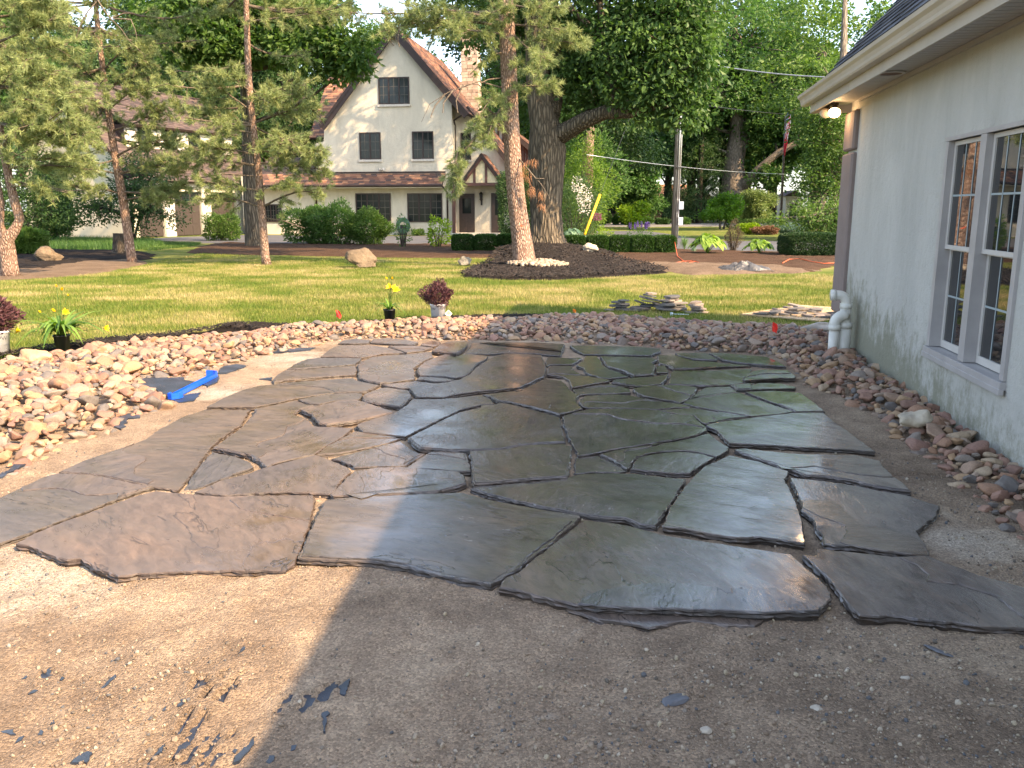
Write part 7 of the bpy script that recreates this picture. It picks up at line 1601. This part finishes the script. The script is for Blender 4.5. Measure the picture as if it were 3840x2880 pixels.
# ---- trees hanging in at the right by the near house
Y8 = 44
tr = [([p6(1130,1130,Y8*1.4), p6(1135,900,Y8*1.4), p6(1150,600,Y8*1.4), p6(1170,300,Y8*1.4), p6(1180,-200,Y8*1.4)], [.6,.5,.46,.4,.3])]
bl = [(p6(1290,160,Y8), (1.8,1.5,1.5), 44), (p6(1160,130,Y8-.5), (1.3,1.1,.8), 24), (p6(1300,420,Y8), (1.9,1.6,1.4), 50), (p6(1150,420,Y8), (1.2,1.1,.8), 20), (p6(1260,650,Y8), (1.8,1.4,1.1), 44), (p6(1120,690,Y8), (1.0,.9,.6), 14), (p6(1240,860,Y8), (1.7,1.3,.8), 36), (p6(1160,1060,Y8-2), (1.9,1.3,.9), 44), (p6(1290,1090,Y8-2), (1.6,1.2,.9), 36), (p6(1400,300,Y8+2), (2.5,2,2.5), 50), (p6(1420,750,Y8+2), (2.4,2,2.4), 50), (p6(1320,-50,Y8+1), (2.5,2,1.6), 50)]
broadleaf('beech_tree', 'light green drooping beech showing beside the near house corner', 'tree', (p6(1320,1110,Y8).x, Y8+1, 0), [([Vector((p6(1400,1110,Y8).x, Y8+1, 0)), Vector((p6(1400,900,Y8).x, Y8+1, 3)), Vector((p6(1410,300,Y8).x, Y8+1, 7)), Vector((p6(1400,-200,Y8).x, Y8+1, 12))], [.4,.33,.25,.1])], bl, .55, 56, .17, L_BRT, M_BKG, 101, droop=.3, tbase=.55)
tk = thing('bare_trunk_tree', 'tall tree with a pale straight trunk between the white building and the drooping beech', 'tree', (p6(1135,1130,62).x, 62, 0)); m = MB(); B_ = Vector(tk.location)
m.tube([p6(1120,1150,62)-B_, p6(1132,1050,62)-B_, p6(1140,800,62)-B_, p6(1165,480,62)-B_, p6(1175,100,62)-B_, p6(1175,-500,62)-B_], [.9,.62,.55,.48,.42,.3], 14, rough=.15); m.build('trunk', M_BKG, tk, True)
C, bi = blob_clumps([(p6(1150,-300,62)-B_, (5,4,4), 70), (p6(1380,0,62)-B_, (3,3,2.5), 40), (p6(1500,50,62)-B_, (3.5,3,2.5), 40), (p6(1150,-700,62)-B_, (5,4,4), 60), (p6(1150,120,59)-B_, (1.6,1.2,1.6), 24), (p6(1200,-120,59)-B_, (2.2,1.5,2), 34), (p6(1060,-150,59)-B_, (2,1.5,1.6), 24)], 5)
V, F, T = leaf_clumps(C, 1.0, 44, .36, np.clip(np.random.default_rng(3).normal(.7, .15, len(C)), 0, 1), 9, .3); link_mesh('crown', np_mesh('crown', V, F, T), L_BRT, tk)

# ---- background wood: every tree a thing; three shapes reused
def bg_meshes(seed, kind):
    r = random.Random(seed); m = MB(); H = 19
    if kind == 'conifer':
        m.tube([(0,0,-.2),(0,0,9),(0,0,18)], [.35,.25,.05], 8); C = []
        for i in range(520):
            z = 1.5+16.5*r.random()**1.3; R_ = 3.6*(1-z/19)+.3; a = r.uniform(0, 6.28); q = R_*r.uniform(.5, 1.05); C.append((cos(a)*q, sin(a)*q, z-q*.25))
        C = np.array(C); V, F, T = leaf_clumps(C, .55, 34, .30, np.clip(np.random.default_rng(seed).normal(.4, .2, len(C)), 0, 1), seed, .9, .22)
    else:
        tx = r.uniform(-.6, .6); m.tube([(0,0,-.2),(tx*.2,0,4),(tx,.2,9),(tx*1.5,.3,14),(tx*1.6,.2,17)], [.55,.42,.34,.2,.06], 10, rough=.2, seed=seed); bl = []
        for i in range(15):
            z = r.uniform(4.5, 17.5); a = r.uniform(0, 6.28); q = r.uniform(.8, 4.6)*(1 if z < 13 else .6); c = Vector((cos(a)*q, sin(a)*q, z)); R_ = r.uniform(1.6, 2.7); bl.append((c, (R_, R_, R_*.75), 22)); m.tube(curve((tx*z/17, 0, max(2.5, z-3.2)), c, .15, 4, seed+i), [.16,.13,.1,.07,.04], 6)
        bl.append(((0, 0, 13), (2.6, 2.6, 3.5), 30)); C, _ = blob_clumps(bl, seed); V, F, T = leaf_clumps(C, .95, 46, .36, np.clip(np.random.default_rng(seed).normal(.5, .22, len(C)), 0, 1), seed, .3)
    return m.mesh('trunk', True), np_mesh('crown', V, F, T)
BG = [bg_meshes(201, 'b'), bg_meshes(202, 'b'), bg_meshes(203, 'b'), bg_meshes(204, 'conifer')]
for tm, cm in BG: tm.materials.append(M_BKD)
LAB = {0: 'tall mid-green broadleaf tree in the wood behind the houses', 1: 'tall bright green broadleaf tree in the wood behind the houses', 2: 'tall dark green broadleaf tree in the wood behind the houses', 3: 'dark drooping spruce in the wood beyond the street'}
LM = {0: L_MID, 1: L_BRT, 2: L_DRK, 3: L_DRK}
for k in range(4): BG[k][1].materials.append(LM[k])
KND = {0: 'mid-green broadleaf tree', 1: 'bright green broadleaf tree', 2: 'dark green broadleaf tree', 3: 'dark drooping spruce'}
REG = ((0, 'left of the garage roof'), (330, 'above the garage dormer'), (700, 'between garage and gabled house'), (1120, 'behind the left roof of the gabled house'), (1420, 'behind the chimney and pine'), (1900, 'behind the big oak'), (2350, 'behind the utility pole'), (2650, 'behind the pale forked maple'), (2950, 'right of the flagpole'), (3150, 'hidden behind the near house'))
def bglabel(k, x, y):
    u = 1920+x/y*3267; w = [t for a, t in REG if u >= a]; w = w[-1] if w else 'beyond the left picture edge'
    return KND[k]+', '+('nearest' if y < 87 else 'middle' if y < 102 else 'farthest')+' row, '+w
def bgtree(k, x, y, s, rz):
    o = thing('spruce_tree' if k == 3 else 'forest_tree', bglabel(k, x, y), 'tree', (x, y, 0), rz, 'background wood trees'); o.scale = (s, s, s)
    for nm, me in (('trunk', BG[k][0]), ('crown', BG[k][1])): c = bpy.data.objects.new(nm, me); COL.objects.link(c); c.parent = o
r = random.Random(17)
spots = []
for x in range(-52, 60, 7):
    for row, yy in enumerate((80, 94, 110)):
        X_ = x+r.uniform(-2.5, 2.5)+row*3; Y_ = yy+r.uniform(-4, 4)
        u_ = 1920+X_/Y_*3267
        s = r.uniform(.95, 1.25)
        if 1150 < u_ < 1420: s *= .74
        if 900 < u_ < 1150: s *= .95
        if 2050 < u_ < 2420 and row < 2: continue
        if 2900 < u_ < 3030 and Y_ < 118: continue
        if 2550 < u_ < 3250 and Y_ < 100: continue
        spots.append((r.choice([0, 0, 1, 2, 2]) if row else r.choice([0, 1, 1, 0, 2]), X_, Y_, s, r.uniform(0, 6.28)))
spots += [(3, P(2620,800,92).x, 92, .95, 0), (3, P(2590,800,99).x, 99, 1.05, 1), (3, P(2700,800,104).x, 104, .9, 2), (2, P(2500,800,104).x, 104, 1.0, 2), (0, P(2260,800,122).x, 124, 1.15, 3), (0, P(2420,800,134).x, 134, 1.2, 1), (2, P(2150,800,134).x, 134, 1.2, 1),
          (2, -24, 60, .85, 1), (0, -31, 52, .9, 2), (0, -36, 60, 1.0, 3), (2, -17.5, 68, .95, 4), (1, -10, 76, .80, 4), (2, -30, 44, .55, 0), (1, 36, 62, 1.0, 3), (0, 34, 48, .9, 5), (1, 36, 78, 1.1, 1.4), (1, 31, 104, 1.25, 2), (2, 22, 108, 1.2, 2.6), (0, -40, 75, 1.2, 2), (0, 2, 74, 1.0, 2.2), (2, 6.5, 70, .95, 3.2)]
for s_ in spots: bgtree(*s_)
# pale bare trunk behind the oak
tk = thing('poplar_tree', 'tree with a pale sunlit trunk rising beside the brick house chimney', 'tree', (P(2206,800,50).x, 50, 0)); m = MB(); B_ = Vector(tk.location)
m.tube([P(2200,890,50)-B_, P(2203,620,50)-B_, P(2212,470,50)-B_, P(2225,360,50)-B_, P(2240,80,50)-B_], [.42,.32,.28,.24,.18], 12, rough=.15); m.build('trunk', M_BKP, tk, True)
C, bi = blob_clumps([((0,0,13), (3,3,2.5), 26), ((3.5,-3,14), (3,2.5,2.5), 26), ((6.5,-5,12), (3,2.5,2.5), 24), ((2,-2,17.5), (3,2.5,2.0), 22), ((5,-4,19), (3,3,2.0), 24), ((-2,0,10.5), (2,2,1.6), 14), ((9,-6,16.5), (3,3,2.5), 22), ((0.5,-2,9), (2,1.5,1), 10)], 6); V, F, T = leaf_clumps(C, .75, 40, .26, np.full(len(C), .55), 19, .3); link_mesh('crown', np_mesh('crown', V, F, T), L_MID, tk)

bl = [((x_, y_, z_), (R_, R_*.9, R_*.7), n_) for x_, y_, z_, R_, n_ in ((0,47,11,2.2,20),(2.5,46,14,2.6,26),(-1.5,47.5,15,2.4,22),(4.5,45,11,2.2,20),(1,46,18,2.6,26),(5,44.5,17,2.4,22),(-2,48,19.5,2.2,18),(3,45.5,21,2.4,20),(7,43.5,13.5,2.2,20),(7.5,43,19,2.2,18),(-3.5,48,11.5,1.8,12))]
broadleaf('dapple_linden', 'tall linden hidden behind the big oak, added to dapple the tudor front with shade', 'tree', (1.45, 48.5, 0), [([(1.45,48.5,-.1),(1.5,48.5,4),(1.6,48.2,8),(1.8,47.5,14),(2,47,19)], [.45,.36,.32,.22,.1])], bl, .72, 46, .26, L_MID, M_BKG, 77)  # hidden tree, added so its crown dapples the tudor front
# ================================================================= SHRUBS, HEDGES, PLANTS
def shrub(name, label, cat, c, rad, n, size, mat, seed, group=None, box=False, aspect=.5, shell=.6, up=.3, stems=True, lobes=None, tb=None):
    o = thing(name, label, cat, (c[0], c[1], 0), 0, group); parts = []
    if lobes:
        for i, (dx, dy, dz, s_) in enumerate(lobes): parts.append(leafcloud(int(n*s_**2/sum(l[3]**2 for l in lobes)), (dx, dy, dz), tuple(q*s_ for q in rad), size, seed+i, tb, shell, aspect, up, box))
    else: parts.append(leafcloud(n, (0, 0, rad[2]+.03), rad, size, seed, tb, shell, aspect, up, box))
    V, F, T = joinnp(parts); V[:, 2] = np.maximum(V[:, 2], .02); link_mesh('foliage', np_mesh('foliage', V, F, T), mat, o)
    if stems:
        m = MB(); r = random.Random(seed)
        for k in range(12): a = r.uniform(0, 6.28); h = rad[2]*1.7; m.tube([(cos(a)*.08, sin(a)*.08, 0), (cos(a)*rad[0]*.35, sin(a)*rad[1]*.35, h*.45), (cos(a)*rad[0]*.75, sin(a)*rad[1]*.75, h*.85)], [.022, .015, .006], 5, caps=False)
        m.build('stems', M_BKD, o)
    return o
def hedge_at(label, u0, u1, v0, v1, mat, seed, group, n=8000, d=None, size=.06):
    Y = G((u0+u1)/2, v1).y+.3; a = P(u0, v1, Y); b = P(u1, v0, Y); w_ = (b.x-a.x)/2; h = b.z/2
    return shrub('box_hedge', label, 'hedge', ((a.x+b.x)/2, Y+.1), (w_*.97, d or w_*.9, h*.97), n, size, mat, seed, group, True, .55, .75, .2)
GRP = 'clipped box bushes along the bed'
for i, (u0, u1, lb) in enumerate(((1695,1775,'first clipped box bush from the left, standing clear of the rest'), (1780,1862,'second clipped box bush from the left, below the porch'), (1865,1920,'third clipped box bush, half hidden by the leaning pine'), (1905,1960,'clipped box bush squeezed between the pine and the oak trunks'))):
    hedge_at(lb, u0, u1, 882, 945, L_BOX, 400+i, GRP)
for i, (u0, u1, lb) in enumerate(((2108,2196,'clipped box bush touching the oak trunk, sunlit at its foot'), (2200,2282,'clipped box bush right of the oak, second in the row'), (2286,2362,'clipped box bush in the middle of the row below the purple salvia'), (2362,2452,'clipped box bush fourth in the row, right of the salvia'), (2452,2534,'clipped box bush at the foot of the utility pole'))):
    hedge_at(lb, u0, u1, 886, 953, L_BOX, 410+i, GRP)
hedge_at('long dark rectangular hedge ending at the near house corner', 2930, 3150, 876, 962, m_leaf('yew_leaf', (0.008, 0.026, 0.008), (0.035, 0.075, 0.018), .2), 430, None, 18000, .75, .06)
def at(u, v): return G(u, v)
def shr(name, label, cat, u, v, wpx, hpx, n, size, mat, seed, depth=.8, **k):
    c = G(u, v); s_ = c.y/3267*1.02; return shrub(name, label, cat, (c.x, c.y+wpx*s_*.4*depth), (wpx*s_/2, wpx*s_/2*depth, hpx*s_/2), n, size, mat, seed, **k)
shr('shrub', 'round bright green shrub alone in front of the garage doors', 'shrub', 822, 905, 124, 98, 4200, .13, L_BRT, 501, aspect=.4)
shr('rhododendron', 'large dark shrub below the pent roof, left of the spreading pair', 'shrub', 1150, 918, 180, 140, 6500, .13, L_MID, 502, aspect=.4)
shr('rhododendron', 'broad leafy shrub in front of the left ground-floor window', 'shrub', 1250, 920, 190, 148, 7000, .13, L_MID, 503, aspect=.4)
shr('rhododendron', 'bright leafy shrub overlapping the ground-floor windows, right of the group', 'shrub', 1375, 922, 170, 120, 6500, .13, L_BRT, 504, aspect=.4)
shr('shrub', 'thin twiggy sapling beside the hose reel', 'shrub', 1510, 930, 64, 108, 240, .10, L_MID, 505, shell=.9)
shr('shrub', 'loose open shrub with yellow-green leaves under the right window', 'shrub', 1642, 930, 84, 105, 750, .12, L_YEL, 506, shell=.8)
shr('shrub', 'low green plant against the house foot right of the hose reel', 'shrub', 1566, 884, 40, 20, 500, .12, L_BRT, 507)
c = G(1895, 892); shrub('yew_bush', 'dark conical yew beside the porch behind the leaning pine', 'shrub', (c.x+.75, c.y+.6), (1.05, 1.0, 1.9), 14000, .13, L_DRK, 508, aspect=.4, tb=.7)
c = G(2130, 900); shrub('yew_bush', 'dark rounded yew right of the big oak', 'shrub', (c.x+.35, c.y+1.2), (1.55, 1.3, 1.55), 11000, .11, L_DRK, 509, aspect=.25, tb=.75)
shrub('tall_shrub', 'tall bright arching shrub behind the dark yew, right of the oak', 'shrub', (c.x+1.2, c.y+4.5), (1.7, 1.4, 2.6), 9000, .17, m_leaf('fresh_leaf', (0.06, 0.14, 0.02), (0.22, 0.32, 0.05), .4), 510, aspect=.3, up=-.3)
shrub('tall_shrub', 'upright green shrub hiding the brick house wall, behind the arching one', 'shrub', (c.x+1.2, c.y+9), (2.6, 2, 3.6), 9000, .22, L_MID, 511, aspect=.4)
shrub('white_flowering_shrub', 'small shrub with a spray of white blossom beside the dark yew', 'shrub', (P(2188,760,35).x, 35), (.30, .28, .42), 420, .08, m_leaf('white_petal', (0.55,0.5,0.45), (0.8,0.78,0.7), .2), 512, stems=True, lobes=[(0,0,2.1,1.0),(-.25,0,2.5,.7),(.05,0,1.7,.8)])
def hosta(label, u, v, wpx, hpx, n, mat, seed, L=.34):
    c = G(u, v); s_ = c.y/3267; o = thing('hosta', label, 'plant', (c.x, c.y+.3, .03)); V = []; F = []; T = []; r = random.Random(seed); R_ = wpx*s_/2; H = hpx*s_
    for i in range(n):
        az = r.uniform(0, 2*pi); q = r.random()**.6; el = (1-q)*.9+.1; d = Vector((cos(az), sin(az), 0)); sd_ = Vector((-sin(az), cos(az), 0)); st_ = d*R_*.62*q+Vector((0, 0, H*(.35+.55*el))); l_ = L*r.uniform(.75, 1.2); w_ = l_*.34; b = len(V); tw = r.random()
        for k in range(6):
            t = k/5; p = st_+d*l_*t*.9+Vector((0, 0, l_*(.25*t-.75*t*t))); ww = w_*sin(pi*min(1, t*.86+.12))
            V += [tuple(p-sd_*ww+Vector((0, 0, ww*.35))), tuple(p), tuple(p+sd_*ww+Vector((0, 0, ww*.35)))]; T += [tw]*3
        for k in range(5): j = b+3*k; F += [(j, j+1, j+4, j+3), (j+1, j+2, j+5, j+4)]
        V += [tuple(Vector((0, 0, 0))+sd_*.008), tuple(Vector((0, 0, 0))-sd_*.008), tuple(st_-sd_*.008), tuple(st_+sd_*.008)]; T += [tw]*4; j = len(V)-4; F.append((j, j+1, j+2, j+3))
    link_mesh('leaves', np_mesh('leaves', V, F, T, smooth=True), mat, o)
M_HOS = m_leaf('hosta_leaf', (0.10, 0.20, 0.03), (0.28, 0.40, 0.07), .35); M_HOS2 = m_leaf('blue_hosta_leaf', (0.06, 0.13, 0.08), (0.22, 0.32, 0.20), .3)
hosta('big broad-leaved hosta at the right of the box bushes', 2660, 955, 150, 82, 60, M_HOS, 601, .36); hosta('broad-leaved hosta in front of the long rectangular hedge', 2856, 955, 118, 60, 44, M_HOS, 602, .32)
hosta('variegated hosta clump between the oak and the yellow guy guard', 2150, 915, 130, 62, 90, M_HOS2, 603, .30); hosta('pale-leaved hosta behind the box bushes by the porch', 1905, 884, 66, 22, 40, m_leaf('pale_hosta_leaf', (0.3, 0.38, 0.12), (0.6, 0.65, 0.35), .3), 604, .3)
c = G(2757, 945); shrub('barberry', 'dark reddish barberry between the two hostas', 'shrub', (c.x, c.y+.3), (.33, .3, .52), 3800, .035, m_leaf('barberry_leaf', (0.03, 0.012, 0.012), (0.16, 0.13, 0.07), .25), 605, tb=.5)
def tuft(label, name, u, v, n, L, w_, mat, seed, spread=.35, Y=None):
    c = G(u, v); o = thing(name, label, 'plant', (c.x, c.y, 0)); V, F, T = blades((0, 0, 0), n, L, spread, w_, seed, 0, .85); link_mesh('blades', np_mesh('blades', V, F, T, smooth=True), mat, o)
tuft('tall fountain of ornamental grass just right of the utility pole', 'ornamental_grass', 2566, 938, 160, .75, .012, m_leaf('grass_blade', (0.08, 0.17, 0.05), (0.2, 0.3, 0.1), .35), 611, .4)
tuft('low tuft of lavender-like grey-green foliage left of the big hosta', 'ornamental_grass', 2600, 946, 240, .32, .012, M_HOS2, 612, .5)
c = G(2400, 925); o = thing('salvia', 'row of purple salvia spikes behind the box bushes', 'plant', (c.x, c.y, 0)); V, F, T = leafcloud(900, (0, 0, .4), (.55, .25, .35), .06, 5); link_mesh('foliage', np_mesh('foliage', V, F, T), L_MID, o)
V, F, T = joinnp([leafcloud(70, (random.uniform(-.5, .5), random.uniform(-.15, .15), .84+random.uniform(0, .12)), (.02, .02, .12), .035, i) for i in range(22)]); link_mesh('flower_spikes', np_mesh('flower_spikes', V, F, T), m_leaf('purple_petal', (0.05, 0.03, 0.16), (0.16, 0.10, 0.35), .2), o)
shr('shrub', 'yellow-flowered low plant behind the second box bush', 'shrub', 2270, 915, 60, 55, 900, .06, L_YEL, 613)
c = G(2228, 905); shrub('shrub', 'magenta-leaved little shrub by the yellow guy guard', 'shrub', (c.x+.3, c.y+2), (.22, .2, .2), 700, .05, m_leaf('magenta_leaf', (0.12, 0.02, 0.06), (0.35, 0.12, 0.2), .2), 614, lobes=[(0, 0, 1.15, 1.0)])
# garden island far right
shr('topiary_bush', 'clipped yellow-green dome bush on the far lawn, left of the red one', 'shrub', 2812, 879, 74, 38, 3600, .11, L_YEL, 621, shell=.8, tb=.45)
shr('topiary_bush', 'low reddish-brown clipped bush on the far lawn', 'shrub', 2884, 881, 88, 28, 3600, .11, m_leaf('rust_leaf', (0.12, 0.06, 0.04), (0.24, 0.14, 0.08), .2), 622, shell=.8)
shr('juniper_bush', 'spreading blue-green juniper beside the flagpole foot', 'shrub', 2973, 878, 104, 32, 4200, .11, m_leaf('juniper_leaf', (0.08, 0.15, 0.11), (0.24, 0.34, 0.26), .2), 623)
c = G(2830, 858); shrub('box_hedge', 'low bright hedge strip behind the yellow dome bush', 'hedge', (c.x, c.y), (2.2, .5, .35), 3000, .10, L_BRT, 624, None, True)
boulder('lawn_boulder', 'small white stone on the far lawn in front of the red clipped bush', (2850,880), .1, (.3,.2,.15), 68, M_LIMEY)
def ltree(label, u, v0, cu, cv, rpx, rzp, n, mat, seed, lean=0, tbase=.5, size=.2, stems=1):
    c = G(u, v0); Y = c.y; s_ = Y/3267; cc = P(cu, cv, Y); R_ = rpx*s_; r = random.Random(seed); bl = []
    for i in range(9): a = r.uniform(0, 6.28); q = R_*r.uniform(.2, .75); bl.append((cc+Vector((cos(a)*q, sin(a)*q*.8, r.uniform(-.7, .7)*rzp*s_)), (R_*.42, R_*.4, rzp*s_*.34), n//9))
    tr_ = [([c+Vector((k*.25, 0, -.1)), c.lerp(cc, .45)+Vector((k*.5, 0, 0)), cc+Vector((k*.3, 0, 0))], [.10, .07, .04]) for k in range(stems)]
    return broadleaf('garden_tree', label, 'tree', (c.x, c.y, 0), tr_, bl, .42*max(1, R_/2.2), 40, size, mat, M_BKG, seed, tbase=tbase, droop=.1)
ltree('small lime-green tree alone on the lawn across the driveway', 2362, 860, 2372, 795, 50, 42, 150, L_YEL, 631, size=.20)
ltree('bright loose-leaved small tree left of the rounded one by the far lawn', 2700, 858, 2702, 775, 78, 46, 190, m_leaf('spring_leaf', (0.06, 0.16, 0.02), (0.2, 0.33, 0.05), .45), 632, size=.22, stems=2)
ltree('rounded olive-green small tree beside the flagpole', 2812, 848, 2832, 775, 72, 54, 260, m_leaf('olive_leaf', (0.08, 0.13, 0.04), (0.24, 0.30, 0.10), .4), 633, size=.2)
c = G(2420, 838); ltree('dark spreading dogwood in front of the low brown house', 2385, 845, 2400, 700, 120, 95, 420, L_MID, 634, size=.35, tbase=.35)
for i, (u, v, w_, h_, lb) in enumerate(((2255,842,34,30,'round dark bush at the brick house foot, leftmost'),(2280,840,24,40,'dark upright bush at the brick house foot'),(2310,843,22,30,'small cone bush right of the brick house'),(2345,842,50,26,'low clipped bush below the dogwood'),(2420,842,60,26,'low dark bush left of the utility pole across the street'),(2485,843,46,20,'small green bush left of the pole across the street'),(2560,843,60,22,'dark bush right of the pole across the street'))):
    shr('shrub', lb, 'shrub', u, v, w_, h_, 1500, .2, L_DRK if i % 2 else L_MID, 640+i)
# left-hand shrubs
for i, (u, v, w_, h_, mt, lb) in enumerate(((90,925,330,330,L_DRK,'big dark shrub at the left edge behind the forked pine'),(190,905,120,250,L_DRK,'dark leafy shrub against the garage end wall'),(60,960,150,90,L_BRT,'bright low leafy shrub behind the long boulder'))):
    shr('shrub', lb, 'shrub', u, v, w_, h_, 9000, .16, mt, 650+i, aspect=.45, tb=.55)
# tree stump in the left bed
c = G(452, 958); st_ = MB(); st_.tube([(0,0,-.1),(0,0,.25),(0.02,0,.75)], [.36,.24,.2], 14, rough=.3); ob = st_.build('tree_stump', M_BKD, None, False, loc=(c.x, c.y, 0)); tag(ob, 'short dark stump in the black mulch behind the slender pine', 'stump')
# weeds along the garage wall
def ground_grass(name, label, polys, n, h, w_, mat, seed, kindl='grass', dens=None):
    rr = np.random.default_rng(seed); P_ = np.array(polys); x0, y0 = P_.min(0); x1, y1 = P_.max(0); k = int(n*3)
    x = rr.uniform(x0, x1, k); y = rr.uniform(y0, y1, k); ok = in_poly(x, y, polys)
    if dens is not None: ok &= rr.random(k) < dens(x, y)
    x, y = x[ok][:n], y[ok][:n]; k = len(x); a = rr.uniform(0, 2*pi, k); hh = h*rr.uniform(.5, 1.3, k); ln = rr.uniform(.1, .8, k)*hh; wd = w_*rr.uniform(.7, 1.3, k)
    dx, dy = np.cos(a), np.sin(a); z0 = np.full(k, -.005)
    V = np.stack([np.stack([x-dy*wd/2, y+dx*wd/2, z0], 1), np.stack([x+dy*wd/2, y-dx*wd/2, z0], 1), np.stack([x+dx*ln*.35+dy*wd*.3, y+dy*ln*.35-dx*wd*.3, hh*.6], 1), np.stack([x+dx*ln, y+dy*ln, hh], 1)], 1).reshape(-1, 3)
    i = np.arange(k)[:, None]*4; F = i+np.array([0, 1, 3])
    t = np.clip(fbm(x*1.1, y*1.3, 4, seed)*1.6-.3+rr.normal(0, .15, k), 0, 1); tag(link_mesh(name, np_mesh(name, V, F, np.repeat(t, 4)), mat), label, kindl, kind='stuff')
M_GRS = NT('grass_blades'); _a = M_GRS.attr(); _c = M_GRS.ramp(_a, [(0.0, (0.085, 0.145, 0.018)), (0.4, (0.165, 0.205, 0.035)), (0.66, (0.30, 0.28, 0.09)), (1.0, (0.44, 0.36, 0.17))])
M_GRS.set(_c, .6, spec=.2); _tr = M_GRS.new('ShaderNodeBsdfTranslucent'); M_GRS.l.new(_c, _tr.inputs[0]); _ms = M_GRS.new('ShaderNodeMixShader'); _ms.inputs[0].default_value = .35
M_GRS.l.new(M_GRS.b.outputs[0], _ms.inputs[1]); M_GRS.l.new(_tr.outputs[0], _ms.inputs[2]); M_GRS.l.new(_ms.outputs[0], M_GRS.out.inputs[0]); M_GRS = M_GRS.mat
lawn_edge = [(p[0], p[1]+.03) for p in mul] + [(2.6, OUT[20][1]+.1)] + [(p[0], p[1]+.12) for p in OUT[21:]] + [(4.6, 11.9)]
l1 = lawn_edge + Gp([(3400,1060),(3100,1030),(2700,1032),(2560,1035),(2440,1032),(2330,1038),(2100,1052),(1900,1052),(1723,1040),(1760,1008),(1830,985),(1900,968),(1700,970),(1300,966),(1000,960),(760,950),(620,975),(560,990),(430,1020),(150,1048),(0,1056),(-900,1060)])
_nd = lambda x, y: np.clip(1.25-(y-9)*.05, .25, 1)
ground_grass('lawn_grass', 'short patchy grass blades of the lawn', l1, 310000, .045, .009, M_GRS, 3, dens=_nd)
ground_grass('weeds', 'rank grass and weeds at the foot of the garage end wall', Gp([(60,935),(480,940),(620,925),(560,905),(200,902),(0,910)]), 16000, .28, .02, L_MID, 8)
ground_grass('lawn_grass', 'grass tufts beyond the bed by the driveway', Gp([(560,940),(720,925),(760,912),(600,908),(500,930)]), 9000, .10, .012, L_BRT, 9)
# chips on the mulch strip
def chips(name, label, poly, n, z, mat, seed, L=.035):
    rr = np.random.default_rng(seed); P_ = np.array(poly); lo = P_.min(0); hi = P_.max(0); x = rr.uniform(lo[0], hi[0], n*4); y = rr.uniform(lo[1], hi[1], n*4); ok = in_poly(x, y, poly); x, y = x[ok][:n], y[ok][:n]; k = len(x)
    tv = np.array([(-1,-.18,-.1),(1,-.14,-.08),(1,.14,-.08),(-1,.18,-.1),(-.9,-.1,.12),(.85,-.1,.1),(.85,.1,.1),(-.9,.1,.12)]); tf = np.array([(0,1,5,4),(1,2,6,5),(2,3,7,6),(3,0,4,7),(4,5,6,7)])
    R_ = np.stack([np.array(Matrix.Rotation(a, 3, 'Z')@Matrix.Rotation(b, 3, 'Y')) for a, b in zip(rr.uniform(0, 6.28, k), rr.normal(0, .35, k))])*(L*rr.uniform(.4, 1.2, k))[:, None, None]
    V, F, T = merge(tv, tf, R_, np.stack([x, y, z(x, y)+rr.uniform(0, .02, k)], 1), rr.random(k)); tag(link_mesh(name, np_mesh(name, V, F, T), mat), label, 'mulch', kind='stuff')
M_CHIP = m_stone_block('mulch_chip', [(0.012,0.010,0.009),(0.022,0.018,0.016),(0.04,0.03,0.026),(0.008,0.007,0.007)], 10, .8, .2, .003)
chips('mulch_chips', 'dark bark chips strewn over the mulch mound round the oak', mnd, 9000, lambda x, y: .07+.42*np.exp(-(((x-1.05)/1.9)**2+((y-29.0)/2.6)**2)), M_CHIP, 6, .07)
chips('mulch_chips', 'shredded black bark chips on the mulch strip beyond the cobbles', mulch_poly, 9000, lambda x, y: .055+0*x, M_CHIP, 5)
